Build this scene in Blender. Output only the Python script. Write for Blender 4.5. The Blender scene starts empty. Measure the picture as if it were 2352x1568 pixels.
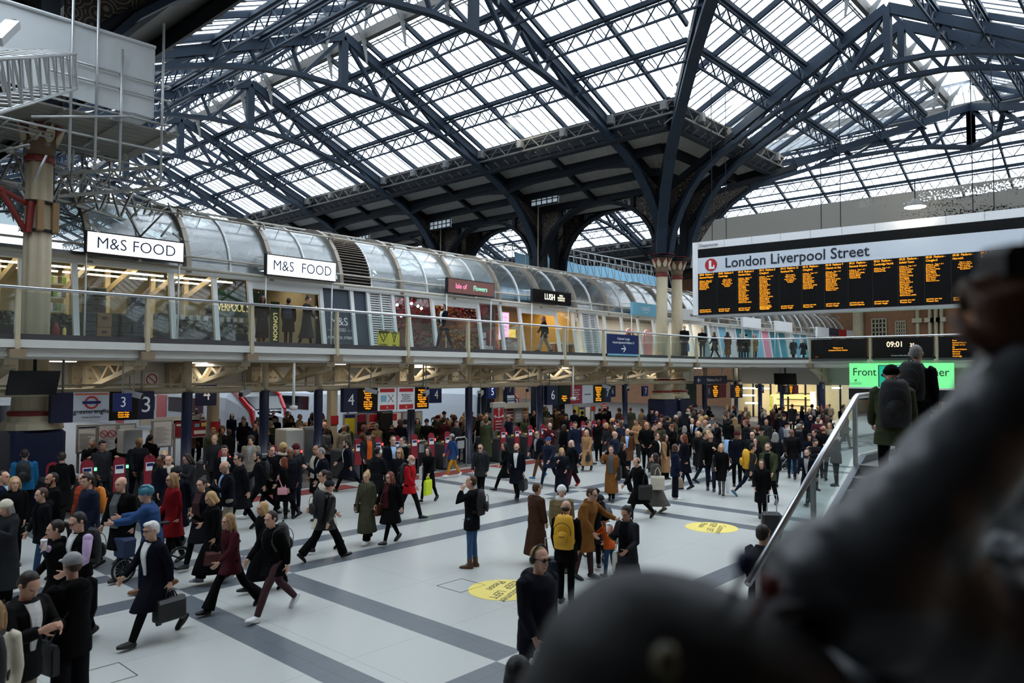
import bpy, bmesh, math, random
from math import sin, cos, tan, pi, radians, sqrt, atan2, hypot
from mathutils import Vector, Matrix
random.seed(7)
SC = bpy.context.scene
COL = SC.collection
# ------------------------------------------------------------------ camera, sky, exposure
F_PX, YAW, PITCH, ROLL, CAM_Z = 1720.0, 42.3, 2.26, 0.2, 3.75
_y, _p, _r = radians(YAW), radians(PITCH), radians(ROLL)
FWD = Vector((cos(_y)*cos(_p), sin(_y)*cos(_p), sin(_p)))
_R0 = Vector((sin(_y), -cos(_y), 0)); _U0 = _R0.cross(FWD)
RGT = cos(_r)*_R0 + sin(_r)*_U0
UPV = -sin(_r)*_R0 + cos(_r)*_U0
CAM = Vector((0, 0, CAM_Z))
cam_d = bpy.data.cameras.new('camera'); cam = bpy.data.objects.new('camera', cam_d); COL.objects.link(cam)
cam.matrix_world = Matrix(((RGT.x, UPV.x, -FWD.x, CAM.x), (RGT.y, UPV.y, -FWD.y, CAM.y), (RGT.z, UPV.z, -FWD.z, CAM.z), (0, 0, 0, 1)))
cam_d.sensor_width = 36.0; cam_d.lens = F_PX/2352*36.0
cam_d.clip_start = 0.05; cam_d.clip_end = 400
cam_d.dof.use_dof = True; cam_d.dof.focus_distance = 20.0; cam_d.dof.aperture_fstop = 1.8
SC.camera = cam
w = bpy.data.worlds.new('overcast_sky'); SC.world = w; w.use_nodes = True
bg = w.node_tree.nodes['Background']
bg.inputs['Color'].default_value = (0.86, 0.94, 1.0, 1); bg.inputs['Strength'].default_value = 5.0
SC.view_settings.view_transform = 'Standard'; SC.view_settings.look = 'None'
SC.view_settings.gamma = 1.0; SC.view_settings.use_curve_mapping = False
SC.view_settings.exposure = 0.12

def ray(x, y): return FWD + RGT*((x-1176)/F_PX) - UPV*((y-784)/F_PX)
def at(x, y, X=None, Y=None, Z=None):
    """the point of the place seen at photo pixel (x, y) on the plane X=, Y= or Z="""
    r = ray(x, y)
    k = X/r.x if X is not None else Y/r.y if Y is not None else (Z-CAM_Z)/r.z
    return CAM + r*k
def xat(px, Y, Z=CAM_Z):
    v = at(px, 850, Y=Y); return v.x

# ------------------------------------------------------------------ materials
def rgb(r, g, b):                      # 0..255 display values to linear
    f = lambda c: (c/255/12.92 if c/255 <= .04045 else ((c/255+.055)/1.055)**2.4)
    return (f(r), f(g), f(b))
_M = {}
def mat(name, col, rough=.6, metal=0., var=.12, scale=6., bump=0., spec=.5, emit=0., bscale=None):
    if name in _M: return _M[name]
    m = bpy.data.materials.new(name); m.use_nodes = True; _M[name] = m
    nt = m.node_tree; N = nt.nodes; L = nt.links; b = N['Principled BSDF']
    b.inputs['Roughness'].default_value = rough; b.inputs['Metallic'].default_value = metal
    b.inputs['Specular IOR Level'].default_value = spec
    tc = N.new('ShaderNodeTexCoord'); no = N.new('ShaderNodeTexNoise'); no.inputs['Scale'].default_value = scale
    no.inputs['Detail'].default_value = 3
    L.new(tc.outputs['Object'], no.inputs['Vector'])
    mx = N.new('ShaderNodeMix'); mx.data_type = 'RGBA'
    lo = [c*(1-var) for c in col]; hi = [min(1, c*(1+var)) for c in col]
    mx.inputs['A'].default_value = (*lo, 1); mx.inputs['B'].default_value = (*hi, 1)
    L.new(no.outputs['Fac'], mx.inputs['Factor']); L.new(mx.outputs['Result'], b.inputs['Base Color'])
    if bump:
        n2 = no
        if bscale:
            n2 = N.new('ShaderNodeTexNoise'); n2.inputs['Scale'].default_value = bscale; L.new(tc.outputs['Object'], n2.inputs['Vector'])
        bp = N.new('ShaderNodeBump'); bp.inputs['Strength'].default_value = bump; bp.inputs['Distance'].default_value = .02
        L.new(n2.outputs['Fac'], bp.inputs['Height']); L.new(bp.outputs['Normal'], b.inputs['Normal'])
    if emit:
        L.new(mx.outputs['Result'], b.inputs['Emission Color']); b.inputs['Emission Strength'].default_value = emit
    return m
def glass(name, tint=(.9, .95, .95), gloss=.1, haze=0., hazecol=(.6, .65, .65), pane=None, grough=.02):
    """thin glazing: see-through, with a little mirror and a little dirt or pale haze; pane = size of one pane"""
    if name in _M: return _M[name]
    m = bpy.data.materials.new(name); m.use_nodes = True; _M[name] = m
    nt = m.node_tree; N = nt.nodes; L = nt.links; N.remove(N['Principled BSDF']); out = N['Material Output']
    tr = N.new('ShaderNodeBsdfTransparent'); tr.inputs['Color'].default_value = (*tint, 1)
    gl = N.new('ShaderNodeBsdfGlossy'); gl.inputs['Roughness'].default_value = grough
    lw = N.new('ShaderNodeLayerWeight'); lw.inputs['Blend'].default_value = .25
    mr = N.new('ShaderNodeMapRange'); mr.inputs['To Min'].default_value = gloss*.45; mr.inputs['To Max'].default_value = min(.9, gloss*3)
    L.new(lw.outputs['Facing'], mr.inputs['Value'])
    mx = N.new('ShaderNodeMixShader'); L.new(mr.outputs['Result'], mx.inputs['Fac'])
    L.new(tr.outputs[0], mx.inputs[1]); L.new(gl.outputs[0], mx.inputs[2]); last = mx
    if haze:
        df = N.new('ShaderNodeBsdfDiffuse'); df.inputs['Color'].default_value = (*hazecol, 1)
        m2 = N.new('ShaderNodeMixShader'); m2.inputs['Fac'].default_value = haze
        L.new(last.outputs[0], m2.inputs[1]); L.new(df.outputs[0], m2.inputs[2]); last = m2
    if pane:
        tc = N.new('ShaderNodeTexCoord'); sn = N.new('ShaderNodeVectorMath'); sn.operation = 'SNAP'
        sn.inputs[1].default_value = pane; L.new(tc.outputs['Object'], sn.inputs[0])
        wn = N.new('ShaderNodeTexWhiteNoise'); L.new(sn.outputs[0], wn.inputs['Vector'])
        no = N.new('ShaderNodeTexNoise'); no.inputs['Scale'].default_value = .35; L.new(tc.outputs['Object'], no.inputs['Vector'])
        ad = N.new('ShaderNodeMath'); ad.operation = 'MULTIPLY'; L.new(wn.outputs['Value'], ad.inputs[0]); L.new(no.outputs['Fac'], ad.inputs[1])
        cr = N.new('ShaderNodeValToRGB'); e = cr.color_ramp.elements
        e[0].position = 0; e[0].color = (*tint, 1)
        e[1].position = .62; e[1].color = (tint[0]*.42, tint[1]*.44, tint[2]*.46, 1)
        x = e.new(.3); x.color = (tint[0]*.9, tint[1]*.92, tint[2]*.94, 1)
        L.new(ad.outputs[0], cr.inputs['Fac']); L.new(cr.outputs['Color'], tr.inputs['Color'])
    L.new(last.outputs[0], out.inputs['Surface'])
    return m
def led(name, col, strength): return mat(name, col, rough=.5, var=.05, scale=3, emit=strength)

# ------------------------------------------------------------------ mesh building
class MB:
    def __init__(s): s.v = []; s.f = []; s.mi = []; s.m = 0
    def add(s, vs, fs):
        o = len(s.v); s.v.extend([tuple(p) for p in vs]); s.f.extend([tuple(i+o for i in f) for f in fs]); s.mi.extend([s.m]*len(fs)); return s
    def box(s, x0, x1, y0, y1, z0, z1):
        return s.add([(x, y, z) for z in (z0, z1) for y in (y0, y1) for x in (x0, x1)],
                     [(0, 2, 3, 1), (4, 5, 7, 6), (0, 1, 5, 4), (2, 6, 7, 3), (0, 4, 6, 2), (1, 3, 7, 5)])
    def beam(s, p0, p1, w, h, up=(0, 0, 1)):
        p0, p1 = Vector(p0), Vector(p1); d = (p1-p0)
        if d.length < 1e-6: return s
        d.normalize(); up = Vector(up)
        if abs(d.dot(up)) > .99: up = Vector((1, 0, 0)) if abs(d.x) < .9 else Vector((0, 1, 0))
        a = d.cross(up).normalized(); b = a.cross(d).normalized()
        vs = []
        for p in (p0, p1):
            for i, j in ((-1, -1), (1, -1), (1, 1), (-1, 1)): vs.append(p+a*(i*w/2)+b*(j*h/2))
        return s.add(vs, [(0, 1, 2, 3), (7, 6, 5, 4), (0, 4, 5, 1), (1, 5, 6, 2), (2, 6, 7, 3), (3, 7, 4, 0)])
    def poly(s, pts, w, h, up=(0, 0, 1)):
        for a, b in zip(pts, pts[1:]): s.beam(a, b, w, h, up)
        return s
    def tube(s, pts, r, n=8, closed=False):
        """round bar along points; r a number or one radius per point"""
        pts = [Vector(p) for p in pts]; k = len(pts)
        if k < 2: return s
        rs = r if isinstance(r, (list, tuple)) else [r]*k
        vs = []; pa = None
        for i, p in enumerate(pts):
            d = pts[min(i+1, k-1)]-pts[max(i-1, 0)]
            if closed: d = pts[(i+1) % k]-pts[i-1]
            d = d.normalized() if d.length > 1e-9 else Vector((0, 0, 1))
            if pa is None: pa = d.orthogonal().normalized()
            else:
                pa = pa-d*pa.dot(d); pa = pa.normalized() if pa.length > 1e-6 else d.orthogonal().normalized()
            b = d.cross(pa)
            for j in range(n):
                t = 2*pi*j/n; vs.append(p+pa*(cos(t)*rs[i])+b*(sin(t)*rs[i]))
        fs = []
        for i in range(k-1 if not closed else k):
            for j in range(n):
                a = i*n+j; a2 = i*n+(j+1) % n; c = ((i+1) % k)*n
                fs.append((a, a2, c+(j+1) % n, c+j))
        if not closed: fs.append(tuple(range(n-1, -1, -1))); fs.append(tuple((k-1)*n+j for j in range(n)))
        return s.add(vs, fs)
    def prism(s, pts, off):
        """closed polygon (3D points, any plane) pushed by the vector off"""
        n = len(pts); off = Vector(off); A = [Vector(p) for p in pts]
        return s.add(A+[p+off for p in A], [tuple(range(n-1, -1, -1)), tuple(range(n, 2*n))]+[(i, (i+1) % n, n+(i+1) % n, n+i) for i in range(n)])
    def strip(s, A, B, off):
        """plate between two point rows A and B, thickened by off"""
        n = len(A); off = Vector(off); A = [Vector(p) for p in A]; B = [Vector(p) for p in B]
        vs = A+B+[p+off for p in A]+[p+off for p in B]; fs = []
        for i in range(n-1):
            fs += [(i, i+1, n+i+1, n+i), (2*n+i, 3*n+i, 3*n+i+1, 2*n+i+1), (i, 2*n+i, 2*n+i+1, i+1), (n+i, n+i+1, 3*n+i+1, 3*n+i)]
        fs += [(0, n, 3*n, 2*n), (n-1, 3*n-1, 4*n-1, 2*n-1)]
        return s.add(vs, fs)
    def lathe(s, prof, c=(0, 0, 0), n=16, sq=0):
        vs = []; k = len(prof)
        for r, z in prof:
            for j in range(n):
                t = 2*pi*j/n; vs.append((c[0]+r*cos(t), c[1]+r*sin(t), c[2]+z))
        fs = [(i*n+j, i*n+(j+1) % n, (i+1)*n+(j+1) % n, (i+1)*n+j) for i in range(k-1) for j in range(n)]
        fs.append(tuple(range(n-1, -1, -1))); fs.append(tuple((k-1)*n+j for j in range(n)))
        return s.add(vs, fs)
    def rings(s, rows):
        """loft closed rings of points (lists of equal length), capped"""
        n = len(rows[0]); vs = [p for r in rows for p in r]; k = len(rows)
        fs = [(i*n+j, i*n+(j+1) % n, (i+1)*n+(j+1) % n, (i+1)*n+j) for i in range(k-1) for j in range(n)]
        fs.append(tuple(range(n-1, -1, -1))); fs.append(tuple((k-1)*n+j for j in range(n)))
        return s.add(vs, fs)
    def ball(s, c, r, n=12, k=8):
        rx, ry, rz = r if isinstance(r, (list, tuple)) else (r, r, r)
        vs = []; fs = []
        for i in range(1, k):
            a = pi*i/k
            for j in range(n):
                t = 2*pi*j/n; vs.append((c[0]+rx*sin(a)*cos(t), c[1]+ry*sin(a)*sin(t), c[2]+rz*cos(a)))
        vs.append((c[0], c[1], c[2]+rz)); vs.append((c[0], c[1], c[2]-rz)); T = len(vs)-2
        for i in range(k-2):
            for j in range(n): fs.append((i*n+j, (i+1)*n+j, (i+1)*n+(j+1) % n, i*n+(j+1) % n))
        for j in range(n): fs.append((T, j, (j+1) % n)); fs.append((T+1, (k-2)*n+(j+1) % n, (k-2)*n+j))
        return s.add(vs, fs)
    def rbox(s, cx, cy, cz, sx, sy, sz, r=.02):
        """box with chamfered upright edges"""
        hx, hy = sx/2, sy/2; r = min(r, hx*.9, hy*.9)
        ring = [(hx-r, -hy), (hx, -hy+r), (hx, hy-r), (hx-r, hy), (-hx+r, hy), (-hx, hy-r), (-hx, -hy+r), (-hx+r, -hy)]
        q = min(r, sz*.3)
        rows = []
        for z, k in ((-sz/2, r), (-sz/2+q, 0), (sz/2-q, 0), (sz/2, r)):
            rows.append([(cx+x*(1-k/hx*.9), cy+y*(1-k/hy*.9), cz+z) for x, y in ring])
        return s.rings(rows)
    def mesh(s, name, mats, smooth=False):
        me = bpy.data.meshes.new(name); me.from_pydata(s.v, [], s.f)
        for m in (mats if isinstance(mats, (list, tuple)) else [mats]): me.materials.append(m)
        if any(s.mi): me.polygons.foreach_set('material_index', s.mi)
        if smooth: me.polygons.foreach_set('use_smooth', [True]*len(s.f))
        me.validate(); me.update(); return me
    def build(s, name, mats, parent=None, smooth=False):
        return link(name, s.mesh(name, mats, smooth), parent)
def link(name, data, parent=None):
    o = bpy.data.objects.new(name, data); COL.objects.link(o)
    if parent is not None:
        o.parent = parent
        if parent.type == 'EMPTY': o.matrix_parent_inverse = Matrix.Translation(-parent.location)
    return o
def tag(o, label=None, cat=None, group=None, kind=None):
    if label: o['label'] = label
    if cat: o['category'] = cat
    if group: o['group'] = group
    if kind: o['kind'] = kind
    return o
def thing(name, loc, label, cat, group=None):
    o = bpy.data.objects.new(name, None); COL.objects.link(o); o.location = loc; o.empty_display_size = .3
    return tag(o, label, cat, group)
def struct(name, mb, m, smooth=False, label=None, cat=None):
    o = mb.build(name, m, None, smooth); return tag(o, label, cat, None, 'structure')
TEXTS = []
def text(body, org, xdir, size, m, parent, name='lettering', align='CENTER', off=.012, spacing=1., line=1., up=(0, 0, 1), extrude=.002, sx=1., bold=0.):
    """lettering standing on a face: org = anchor, xdir = reading direction"""
    c = bpy.data.curves.new(name, 'FONT'); c.body = body; c.size = size; c.align_x = align; c.align_y = 'CENTER'
    c.space_character = spacing; c.space_line = line; c.extrude = extrude; c.offset = bold; c.resolution_u = 3
    c.materials.append(m)
    o = link(name, c, parent)
    X = Vector(xdir).normalized(); U = Vector(up); Nn = X.cross(U).normalized(); U = Nn.cross(X)
    p = Vector(org)+Nn*off
    o.matrix_basis = Matrix(((X.x*sx, U.x, Nn.x, p.x), (X.y*sx, U.y, Nn.y, p.y), (X.z*sx, U.z, Nn.z, p.z), (0, 0, 0, 1)))
    TEXTS.append(o); return o

def bake_texts():
    """turn every lettering curve into a plain mesh object"""
    dg = bpy.context.evaluated_depsgraph_get(); dg.update()
    for o in TEXTS:
        me = bpy.data.meshes.new_from_object(o.evaluated_get(dg)); n = o.name
        q = bpy.data.objects.new('x', me); COL.objects.link(q); q.parent = o.parent
        q.matrix_parent_inverse = o.matrix_parent_inverse.copy(); q.matrix_basis = o.matrix_basis.copy()
        for k in ('label', 'category', 'group', 'kind'):
            if k in o: q[k] = o[k]
        bpy.data.objects.remove(o); q.name = n
# ------------------------------------------------------------------ shared materials
BLUEST = mat('dark_blue_iron', rgb(34, 46, 60), .6, .0, .15, 3, .1, .2)
BLACKST = mat('near_black_iron', rgb(27, 32, 39), .65, 0, .2, 3, 0, .2)
GREYST = mat('grey_weathered_metal', rgb(92, 92, 90), .6, .2, .3, 5, .2)
CREAM = mat('cream_paint', rgb(190, 176, 148), .5, 0, .1, 4)
CREAMD = mat('stone_cream', rgb(176, 166, 140), .6, 0, .15, 6, .1)
WHITEP = mat('white_paint', rgb(214, 214, 208), .45, 0, .05, 4)
OFFW = mat('soffit_white', rgb(206, 205, 198), .5, 0, .05, 2)
STEEL = mat('brushed_steel', rgb(200, 202, 205), .28, .9, .06, 20)
KICK = mat('dark_steel', rgb(96, 98, 102), .35, .7, .12, 6)
ALU = mat('aluminium_tube', rgb(178, 180, 180), .4, .6, .12, 9)
GALV = mat('galvanised_tube', rgb(134, 134, 128), .5, .4, .25, 7)
REDP = mat('oxide_red', rgb(128, 36, 32), .5)
NAVY = mat('navy_enamel', rgb(22, 30, 58), .35, 0, .06)
SIGNBLUE = mat('sign_blue', rgb(16, 36, 92), .4, 0, .05)
BLACKG = mat('black_screen', rgb(10, 11, 13), .25, 0, .1)
BLACKM = mat('matt_black', rgb(16, 16, 17), .6, 0, .2)
SIGNWHITE = mat('sign_white_face', rgb(232, 233, 235), .5, 0, .03)
AMBER = led('amber_led', (1., .36, .015), 1.5)
WARM = led('warm_strip', (1., .78, .42), 5.)
WHITEGLOW = led('white_lightbox', (1., 1., 1.), 1.1)
LAMPW = led('lamp_white', (1., .97, .88), 9.)
LETTERW = mat('white_letters', rgb(236, 238, 240), .5, 0, .02)
LETTERD = mat('dark_letters', rgb(26, 32, 48), .5, 0, .02)
LETTERR = mat('red_letters', rgb(180, 30, 36), .5, 0, .02)
RAILG = glass('balustrade_glass', (.86, .92, .92), .09, .03, (.5, .55, .56))
SHOPG = glass('shop_glass', (.9, .93, .93), .07, .02)
TUBEG = glass('barrel_glass', (.6, .68, .7), .34, .22, (.62, .7, .72), None, .22)  # haze puts the whitish sky reflection into the glass colour
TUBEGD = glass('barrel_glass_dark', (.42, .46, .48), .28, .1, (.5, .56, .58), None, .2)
ROOFG = glass('roof_glass', (.95, .97, 1.), .06, .12, (.75, .8, .84), (.63, .63, 3.), .3)

# ------------------------------------------------------------------ floor: pale terrazzo with dark bands that swap where they cross
TILE = mat('pale_terrazzo', rgb(186, 188, 184), .3, 0, .05, 30)
BAND = mat('grey_terrazzo', rgb(96, 102, 109), .35, 0, .14, 26)
def add_joints(m, size):
    nt = m.node_tree; N = nt.nodes; L = nt.links; b = N['Principled BSDF']
    src = b.inputs['Base Color'].links[0].from_socket
    tc = N.new('ShaderNodeTexCoord'); bt = N.new('ShaderNodeTexBrick'); bt.offset = 0
    bt.inputs['Scale'].default_value = 1; bt.inputs['Brick Width'].default_value = size[0]; bt.inputs['Row Height'].default_value = size[1]
    bt.inputs['Mortar Size'].default_value = .008; bt.inputs['Mortar Smooth'].default_value = .3
    bt.inputs['Color1'].default_value = bt.inputs['Color2'].default_value = (1, 1, 1, 1); bt.inputs['Mortar'].default_value = (.72, .72, .7, 1)
    L.new(tc.outputs['Object'], bt.inputs['Vector'])
    mx = N.new('ShaderNodeMix'); mx.data_type = 'RGBA'; mx.blend_type = 'MULTIPLY'; mx.inputs['Factor'].default_value = 1
    L.new(src, mx.inputs['A']); L.new(bt.outputs['Color'], mx.inputs['B']); L.new(mx.outputs['Result'], b.inputs['Base Color'])
add_joints(TILE, (2.97, 2.05)); add_joints(BAND, (.5, .5))
XS = [(-6.5, -6), (-4.7, -4.2), (5.25, 5.76), (7.15, 7.66), (17.12, 17.62), (18.9, 19.4), (29., 29.5), (30.8, 31.3), (40.8, 41.3), (42.6, 43.1)]
YS = [(-3.55, -3.05), (-1.75, -1.25), (4.45, 4.95), (6.25, 6.76), (12.44, 12.95), (14.27, 14.77)]
def cuts(S, a, b):
    c = sorted({a, b} | {v for s in S for v in s if a < v < b}); return c
cx, cy = cuts(XS, -8, 76), cuts(YS, -14, 21)
mb = MB(); ins = lambda S, v: any(a < v < b for a, b in S)
for i in range(len(cx)-1):
    for j in range(len(cy)-1):
        dark = ins(XS, (cx[i]+cx[i+1])/2) != ins(YS, (cy[j]+cy[j+1])/2)
        mb.m = 1 if dark else 0
        mb.add([(cx[i], cy[j], 0), (cx[i+1], cy[j], 0), (cx[i+1], cy[j+1], 0), (cx[i], cy[j+1], 0)], [(0, 1, 2, 3)])
struct('floor', mb, [TILE, BAND])
PLAT = mat('platform_asphalt', rgb(96, 94, 92), .7, 0, .2, 8)
mb = MB(); mb.add([(-8, 21, 0), (76, 21, 0), (76, 110, 0), (-8, 110, 0)], [(0, 1, 2, 3)]); struct('floor_platforms', mb, PLAT)
MATRED = mat('red_entrance_mat', rgb(120, 44, 40), .9, 0, .45, 5)
for x0, x1 in ((9.2, 14.6), (15.2, 20.6), (21.3, 27.)):
    o = MB().box(x0, x1, 19.9, 20.7, .0, .012).build('floor_mat', MATRED)
    tag(o, 'worn red floor graphic in front of the ticket gates ' + ('below the platform four sign' if 15 < x0 < 20 else 'left of the platform four sign' if x0 < 15 else 'by the red direction totem'), 'floor mat', 'red floor graphics by the gates')
# yellow round floor stickers and the square cover frame
STICK = mat('yellow_vinyl', rgb(236, 214, 110), .5, 0, .05)
INK = mat('black_print', rgb(60, 56, 40), .6, 0, .05)
for (px, py, lab) in ((1158, 1354, 'round yellow floor sticker half hidden by the man in sunglasses'), (1634, 1211, 'round yellow floor sticker on the open floor right of the woman with the coffee')):
    p = at(px, py, Z=0); t = thing('floor_sticker', (p.x, p.y, 0), lab, 'floor sticker', 'yellow floor stickers')
    MB().lathe([(.62, .001), (.62, .004)], (p.x, p.y, 0), 40).build('disc', STICK, t)
    for k, (s, dy) in enumerate((('Customer', .3), ('KEEP  LEFT', 0), ('Please', -.3))):
        c = bpy.data.curves.new('print', 'FONT'); c.body = s; c.size = .23; c.align_x = 'CENTER'; c.align_y = 'CENTER'; c.materials.append(INK)
        o = link('print', c, t); TEXTS.append(o); o.matrix_basis = Matrix.Translation((p.x-.25*dy, p.y-dy*.9, .006)) @ Matrix.Rotation(radians(180+20), 4, 'Z')
for (px, py, lab) in ((1059, 1344, 'thin square floor cover frame set in the pale floor left of the yellow sticker'), (235, 1552, 'thin square floor cover frame by the feet of the man in the grey cap')):
    p = at(px, py, Z=0); q = .30; t = MB()
    for a, b in (((-q, -q), (q, -q)), ((q, -q), (q, q)), ((q, q), (-q, q)), ((-q, q), (-q, -q))):
        t.beam((p.x+a[0], p.y+a[1], .002), (p.x+b[0], p.y+b[1], .002), .012, .004)
    tag(t.build('floor_cover', GREYST), lab, 'floor cover', 'floor covers')

# ------------------------------------------------------------------ outer walls of the hall
BRICK = mat('orange_brick', rgb(136, 98, 70), .8, 0, .25, 3)
DARKW = mat('dark_wall', rgb(58, 56, 54), .8, 0, .2, 2)
MIDW = mat('grey_wall', rgb(120, 118, 114), .8, 0, .15, 2)
mb = MB().box(-8.3, -8, -14, 110, 0, 17.5); struct('wall_west', mb, DARKW)
mb = MB().box(-8, 76, -14.3, -14, 0, 15); struct('wall_south', mb, BRICK)
mb = MB().box(76, 76.3, -14, 110, 0, 14.6); struct('wall_east', mb, BRICK)
mb = MB().box(-8, 76, 110, 110.3, 0, 5); struct('wall_north', mb, MIDW)

# ------------------------------------------------------------------ roof
ZR, SL, SL2, X1, X2, YC, HALF, HT = 20.95, .42, .5, 22.2, 55.4, 10.3, 16.2, 12.2
KV = SL/SL2                                     # transept distance for the same height
zr = lambda u: ZR-SL*abs(u)
GB = mat('glazing_bar_grey', rgb(70, 76, 84), .5, .2, .15, 4)
LANT = mat('lantern_gutter', rgb(92, 90, 86), .6, .3, .25, 4)
FILI = mat('filigree_iron', rgb(104, 106, 106), .6, 0, .2, 6)
UG = 9.6
UN = [2.42, 4.67, 7.0]
class Slope:
    """one glazed roof slope: u runs down from the ridge, s along it. P maps (u, s, lift) to the place."""
    def __init__(s, P, lo, hi, name): s.P = P; s.lo = lo; s.hi = hi; s.name = name   # lo, hi: functions of u giving the run
def bars_for(sl, u0, u1, step):
    smin, smax = min(sl.lo(u0), sl.lo(u1)), max(sl.hi(u0), sl.hi(u1))
    k = math.ceil(smin/step); out = []
    while k*step <= smax:
        v = k*step; us = [u0+(u1-u0)*i/40 for i in range(41) if sl.lo(u0+(u1-u0)*i/40)-1e-4 <= v <= sl.hi(u0+(u1-u0)*i/40)+1e-4]
        if len(us) > 1: out.append((v, us[0], us[-1]))
        k += 1
    return out
def lattice(m, A, B, depth, step, r0=.05, r1=.03):
    """lattice girder from A to B (top chord line), hanging depth below"""
    A, B = Vector(A), Vector(B); n = max(2, int((B-A).length/step)); D = Vector((0, 0, -depth))
    m.beam(A, B, r0*1.6, r0*1.6); m.beam(A+D, B+D, r0*1.6, r0*1.6)
    for i in range(n):
        p, q, c = A.lerp(B, i/n), A.lerp(B, (i+1)/n), A.lerp(B, (i+.5)/n)
        m.beam(p, c+D, r1*1.4, r1); m.beam(c+D, q, r1*1.4, r1)
def build_slope(sl, where, fine=True):
    P = sl.P
    g = MB()
    for a, b in ((1.35, 10.15),):
        n = 6
        for i in range(n):
            ua, ub = a+(b-a)*i/n, a+(b-a)*(i+1)/n
            if sl.hi(ua) > sl.lo(ua) or sl.hi(ub) > sl.lo(ub):
                g.add([P(ua, sl.lo(ua), .62), P(ub, sl.lo(ub), .62), P(ub, sl.hi(ub), .62), P(ua, sl.hi(ua), .62)], [(0, 1, 2, 3)])
    roof = struct('ceiling_'+sl.name, g, ROOFG)
    gb = MB()
    for v, a, b in bars_for(sl, 1.35, 10.15, .633): gb.beam(P(a, v, .60), P(b, v, .60), .024, .06)
    gb.build('glazing_bars', GB, roof)
    for v, a, b in bars_for(sl, 1.2, 10.2, 3.1667):
        MB().beam(P(a, v, .45), P(b, v, .45), .13, .24).build('rafter', BLUEST, roof)
        if fine and a < 1.5:
            k = MB(); q0, q1, q2 = P(1.25, v, .9), P(1.25, v, -.55), P(.35, v, 1.05)
            nrm = Vector(P(1.25, v+.05, 0))-Vector(P(1.25, v, 0))
            k.strip([P(1.2, v, .9), P(1.22, v, .3), P(1.27, v, -.6)], [P(.2, v, 1.1), P(.85, v, .5), P(1.2, v, -.6)], nrm)
            k.build('ornate_bracket', FILI, roof)
    for u in UN:
        a, b = sl.lo(u), sl.hi(u)
        if b-a < .5: continue
        t = thing('lattice_purlin', P(u, (a+b)/2, 0), {2.42: 'highest', 4.67: 'middle', 7.0: 'lowest'}[u]+' lattice purlin under '+where, 'purlin', 'roof purlins')
        MB().beam(P(u, a, .36), P(u, b, .36), .2, .2).build('top_bar', BLUEST, t)
        lt = MB(); lattice(lt, P(u, a, .12), P(u, b, .12), .68, 1.05, .056, .042); lt.build('lattice', BLUEST, t)
    # lantern edge: long gutter box with slats
    a, b = sl.lo(1.2), sl.hi(1.2)
    if b-a > 1:
        t = thing('lantern_gutter', P(1.2, (a+b)/2, .8), 'grey lantern gutter along the top of '+where, 'gutter', 'roof gutters')
        m = MB(); m.strip([P(1.1, a, .62), P(1.1, b, .62)], [P(1.1, a, 1.15), P(1.1, b, 1.15)], Vector(P(1.3, a, 0))-Vector(P(1.1, a, 0))); m.build('gutter_box', LANT, t)
        m = MB()
        for d in (.35, .5): m.beam(P(1.35, a, d), P(1.35, b, d), .05, .05)
        m.build('pipe', GREYST, t)
    # low gutter walkway
    a, b = sl.lo(9.9), sl.hi(9.9)
    if b-a > 1:
        t = thing('gutter_walkway', P(9.9, (a+b)/2, 0), 'dark lattice gutter girder at the foot of '+where, 'gutter girder', 'gutter girders')
        m = MB(); m.strip([P(10.15, a, .62), P(10.15, b, .62)], [P(10.25, a, -.55), P(10.25, b, -.55)], Vector(P(10.27, a, 0))-Vector(P(10.15, a, 0))); m.build('gutter_plate', BLACKST, t)
        m = MB(); lattice(m, P(9.85, a, .25), P(9.85, b, .25), .62, 1.3, .06, .045); m.build('lattice', GREYST, t)
        m = MB()
        for d in (.34, .06, -.2): m.beam(P(10.0, a, d), P(10.0, b, d), .03, .03)
        n = int((b-a)/.8)
        for i in range(n+1):
            v = a+(b-a)*i/n; m.beam(P(9.9, v, -.58), P(10.45, v, -.58), .06, .06)
        m.build('rail', GREYST, t)
        m = MB(); m.strip([P(10.3, a, -.2), P(10.3, b, -.2)], [P(10.3, a, -.75), P(10.3, b, -.75)], Vector(P(10.5, a, 0))-Vector(P(10.3, a, 0))); m.build('beam', BLACKST, t)
        for v, _, _ in bars_for(sl, 9.8, 9.9, 3.1667):
            q = Vector(P(9.78, v, .05)); MB().box(q.x-.16, q.x+.16, q.y-.16, q.y+.16, q.z-.25, q.z+.2).build('bracket', FILI, t)
    # boarded lower roof with ribs
    a, b = sl.lo, sl.hi; ue = HALF
    g = MB(); n = 4
    for i in range(n):
        ua, ub = 10.3+(ue-10.3)*i/n, 10.3+(ue-10.3)*(i+1)/n
        if b(ub)-a(ub) < .05 and b(ua)-a(ua) < .05: continue
        g.add([P(ua, a(ua), .05), P(ub, a(ub), .05), P(ub, max(a(ub), b(ub)), .05), P(ua, b(ua), .05)], [(0, 1, 2, 3)])
        g.add([P(ua, a(ua), .25), P(ua, b(ua), .25), P(ub, max(a(ub), b(ub)), .25), P(ub, a(ub), .25)], [(0, 1, 2, 3)])
    so = struct('ceiling_boarding_'+sl.name, g, SOFFIT)
    for u, dd in ((12.3, .55), (14.0, .45), (15.4, .4)):
        if b(u)-a(u) > .3: MB().beam(P(u, a(u), -.12), P(u, b(u), -.12), .22, dd).build('rib', BLACKST, so)
    return roof
SOFFIT = mat('corrugated_soffit', rgb(140, 138, 132), .6, .1, .1, 3)
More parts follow.
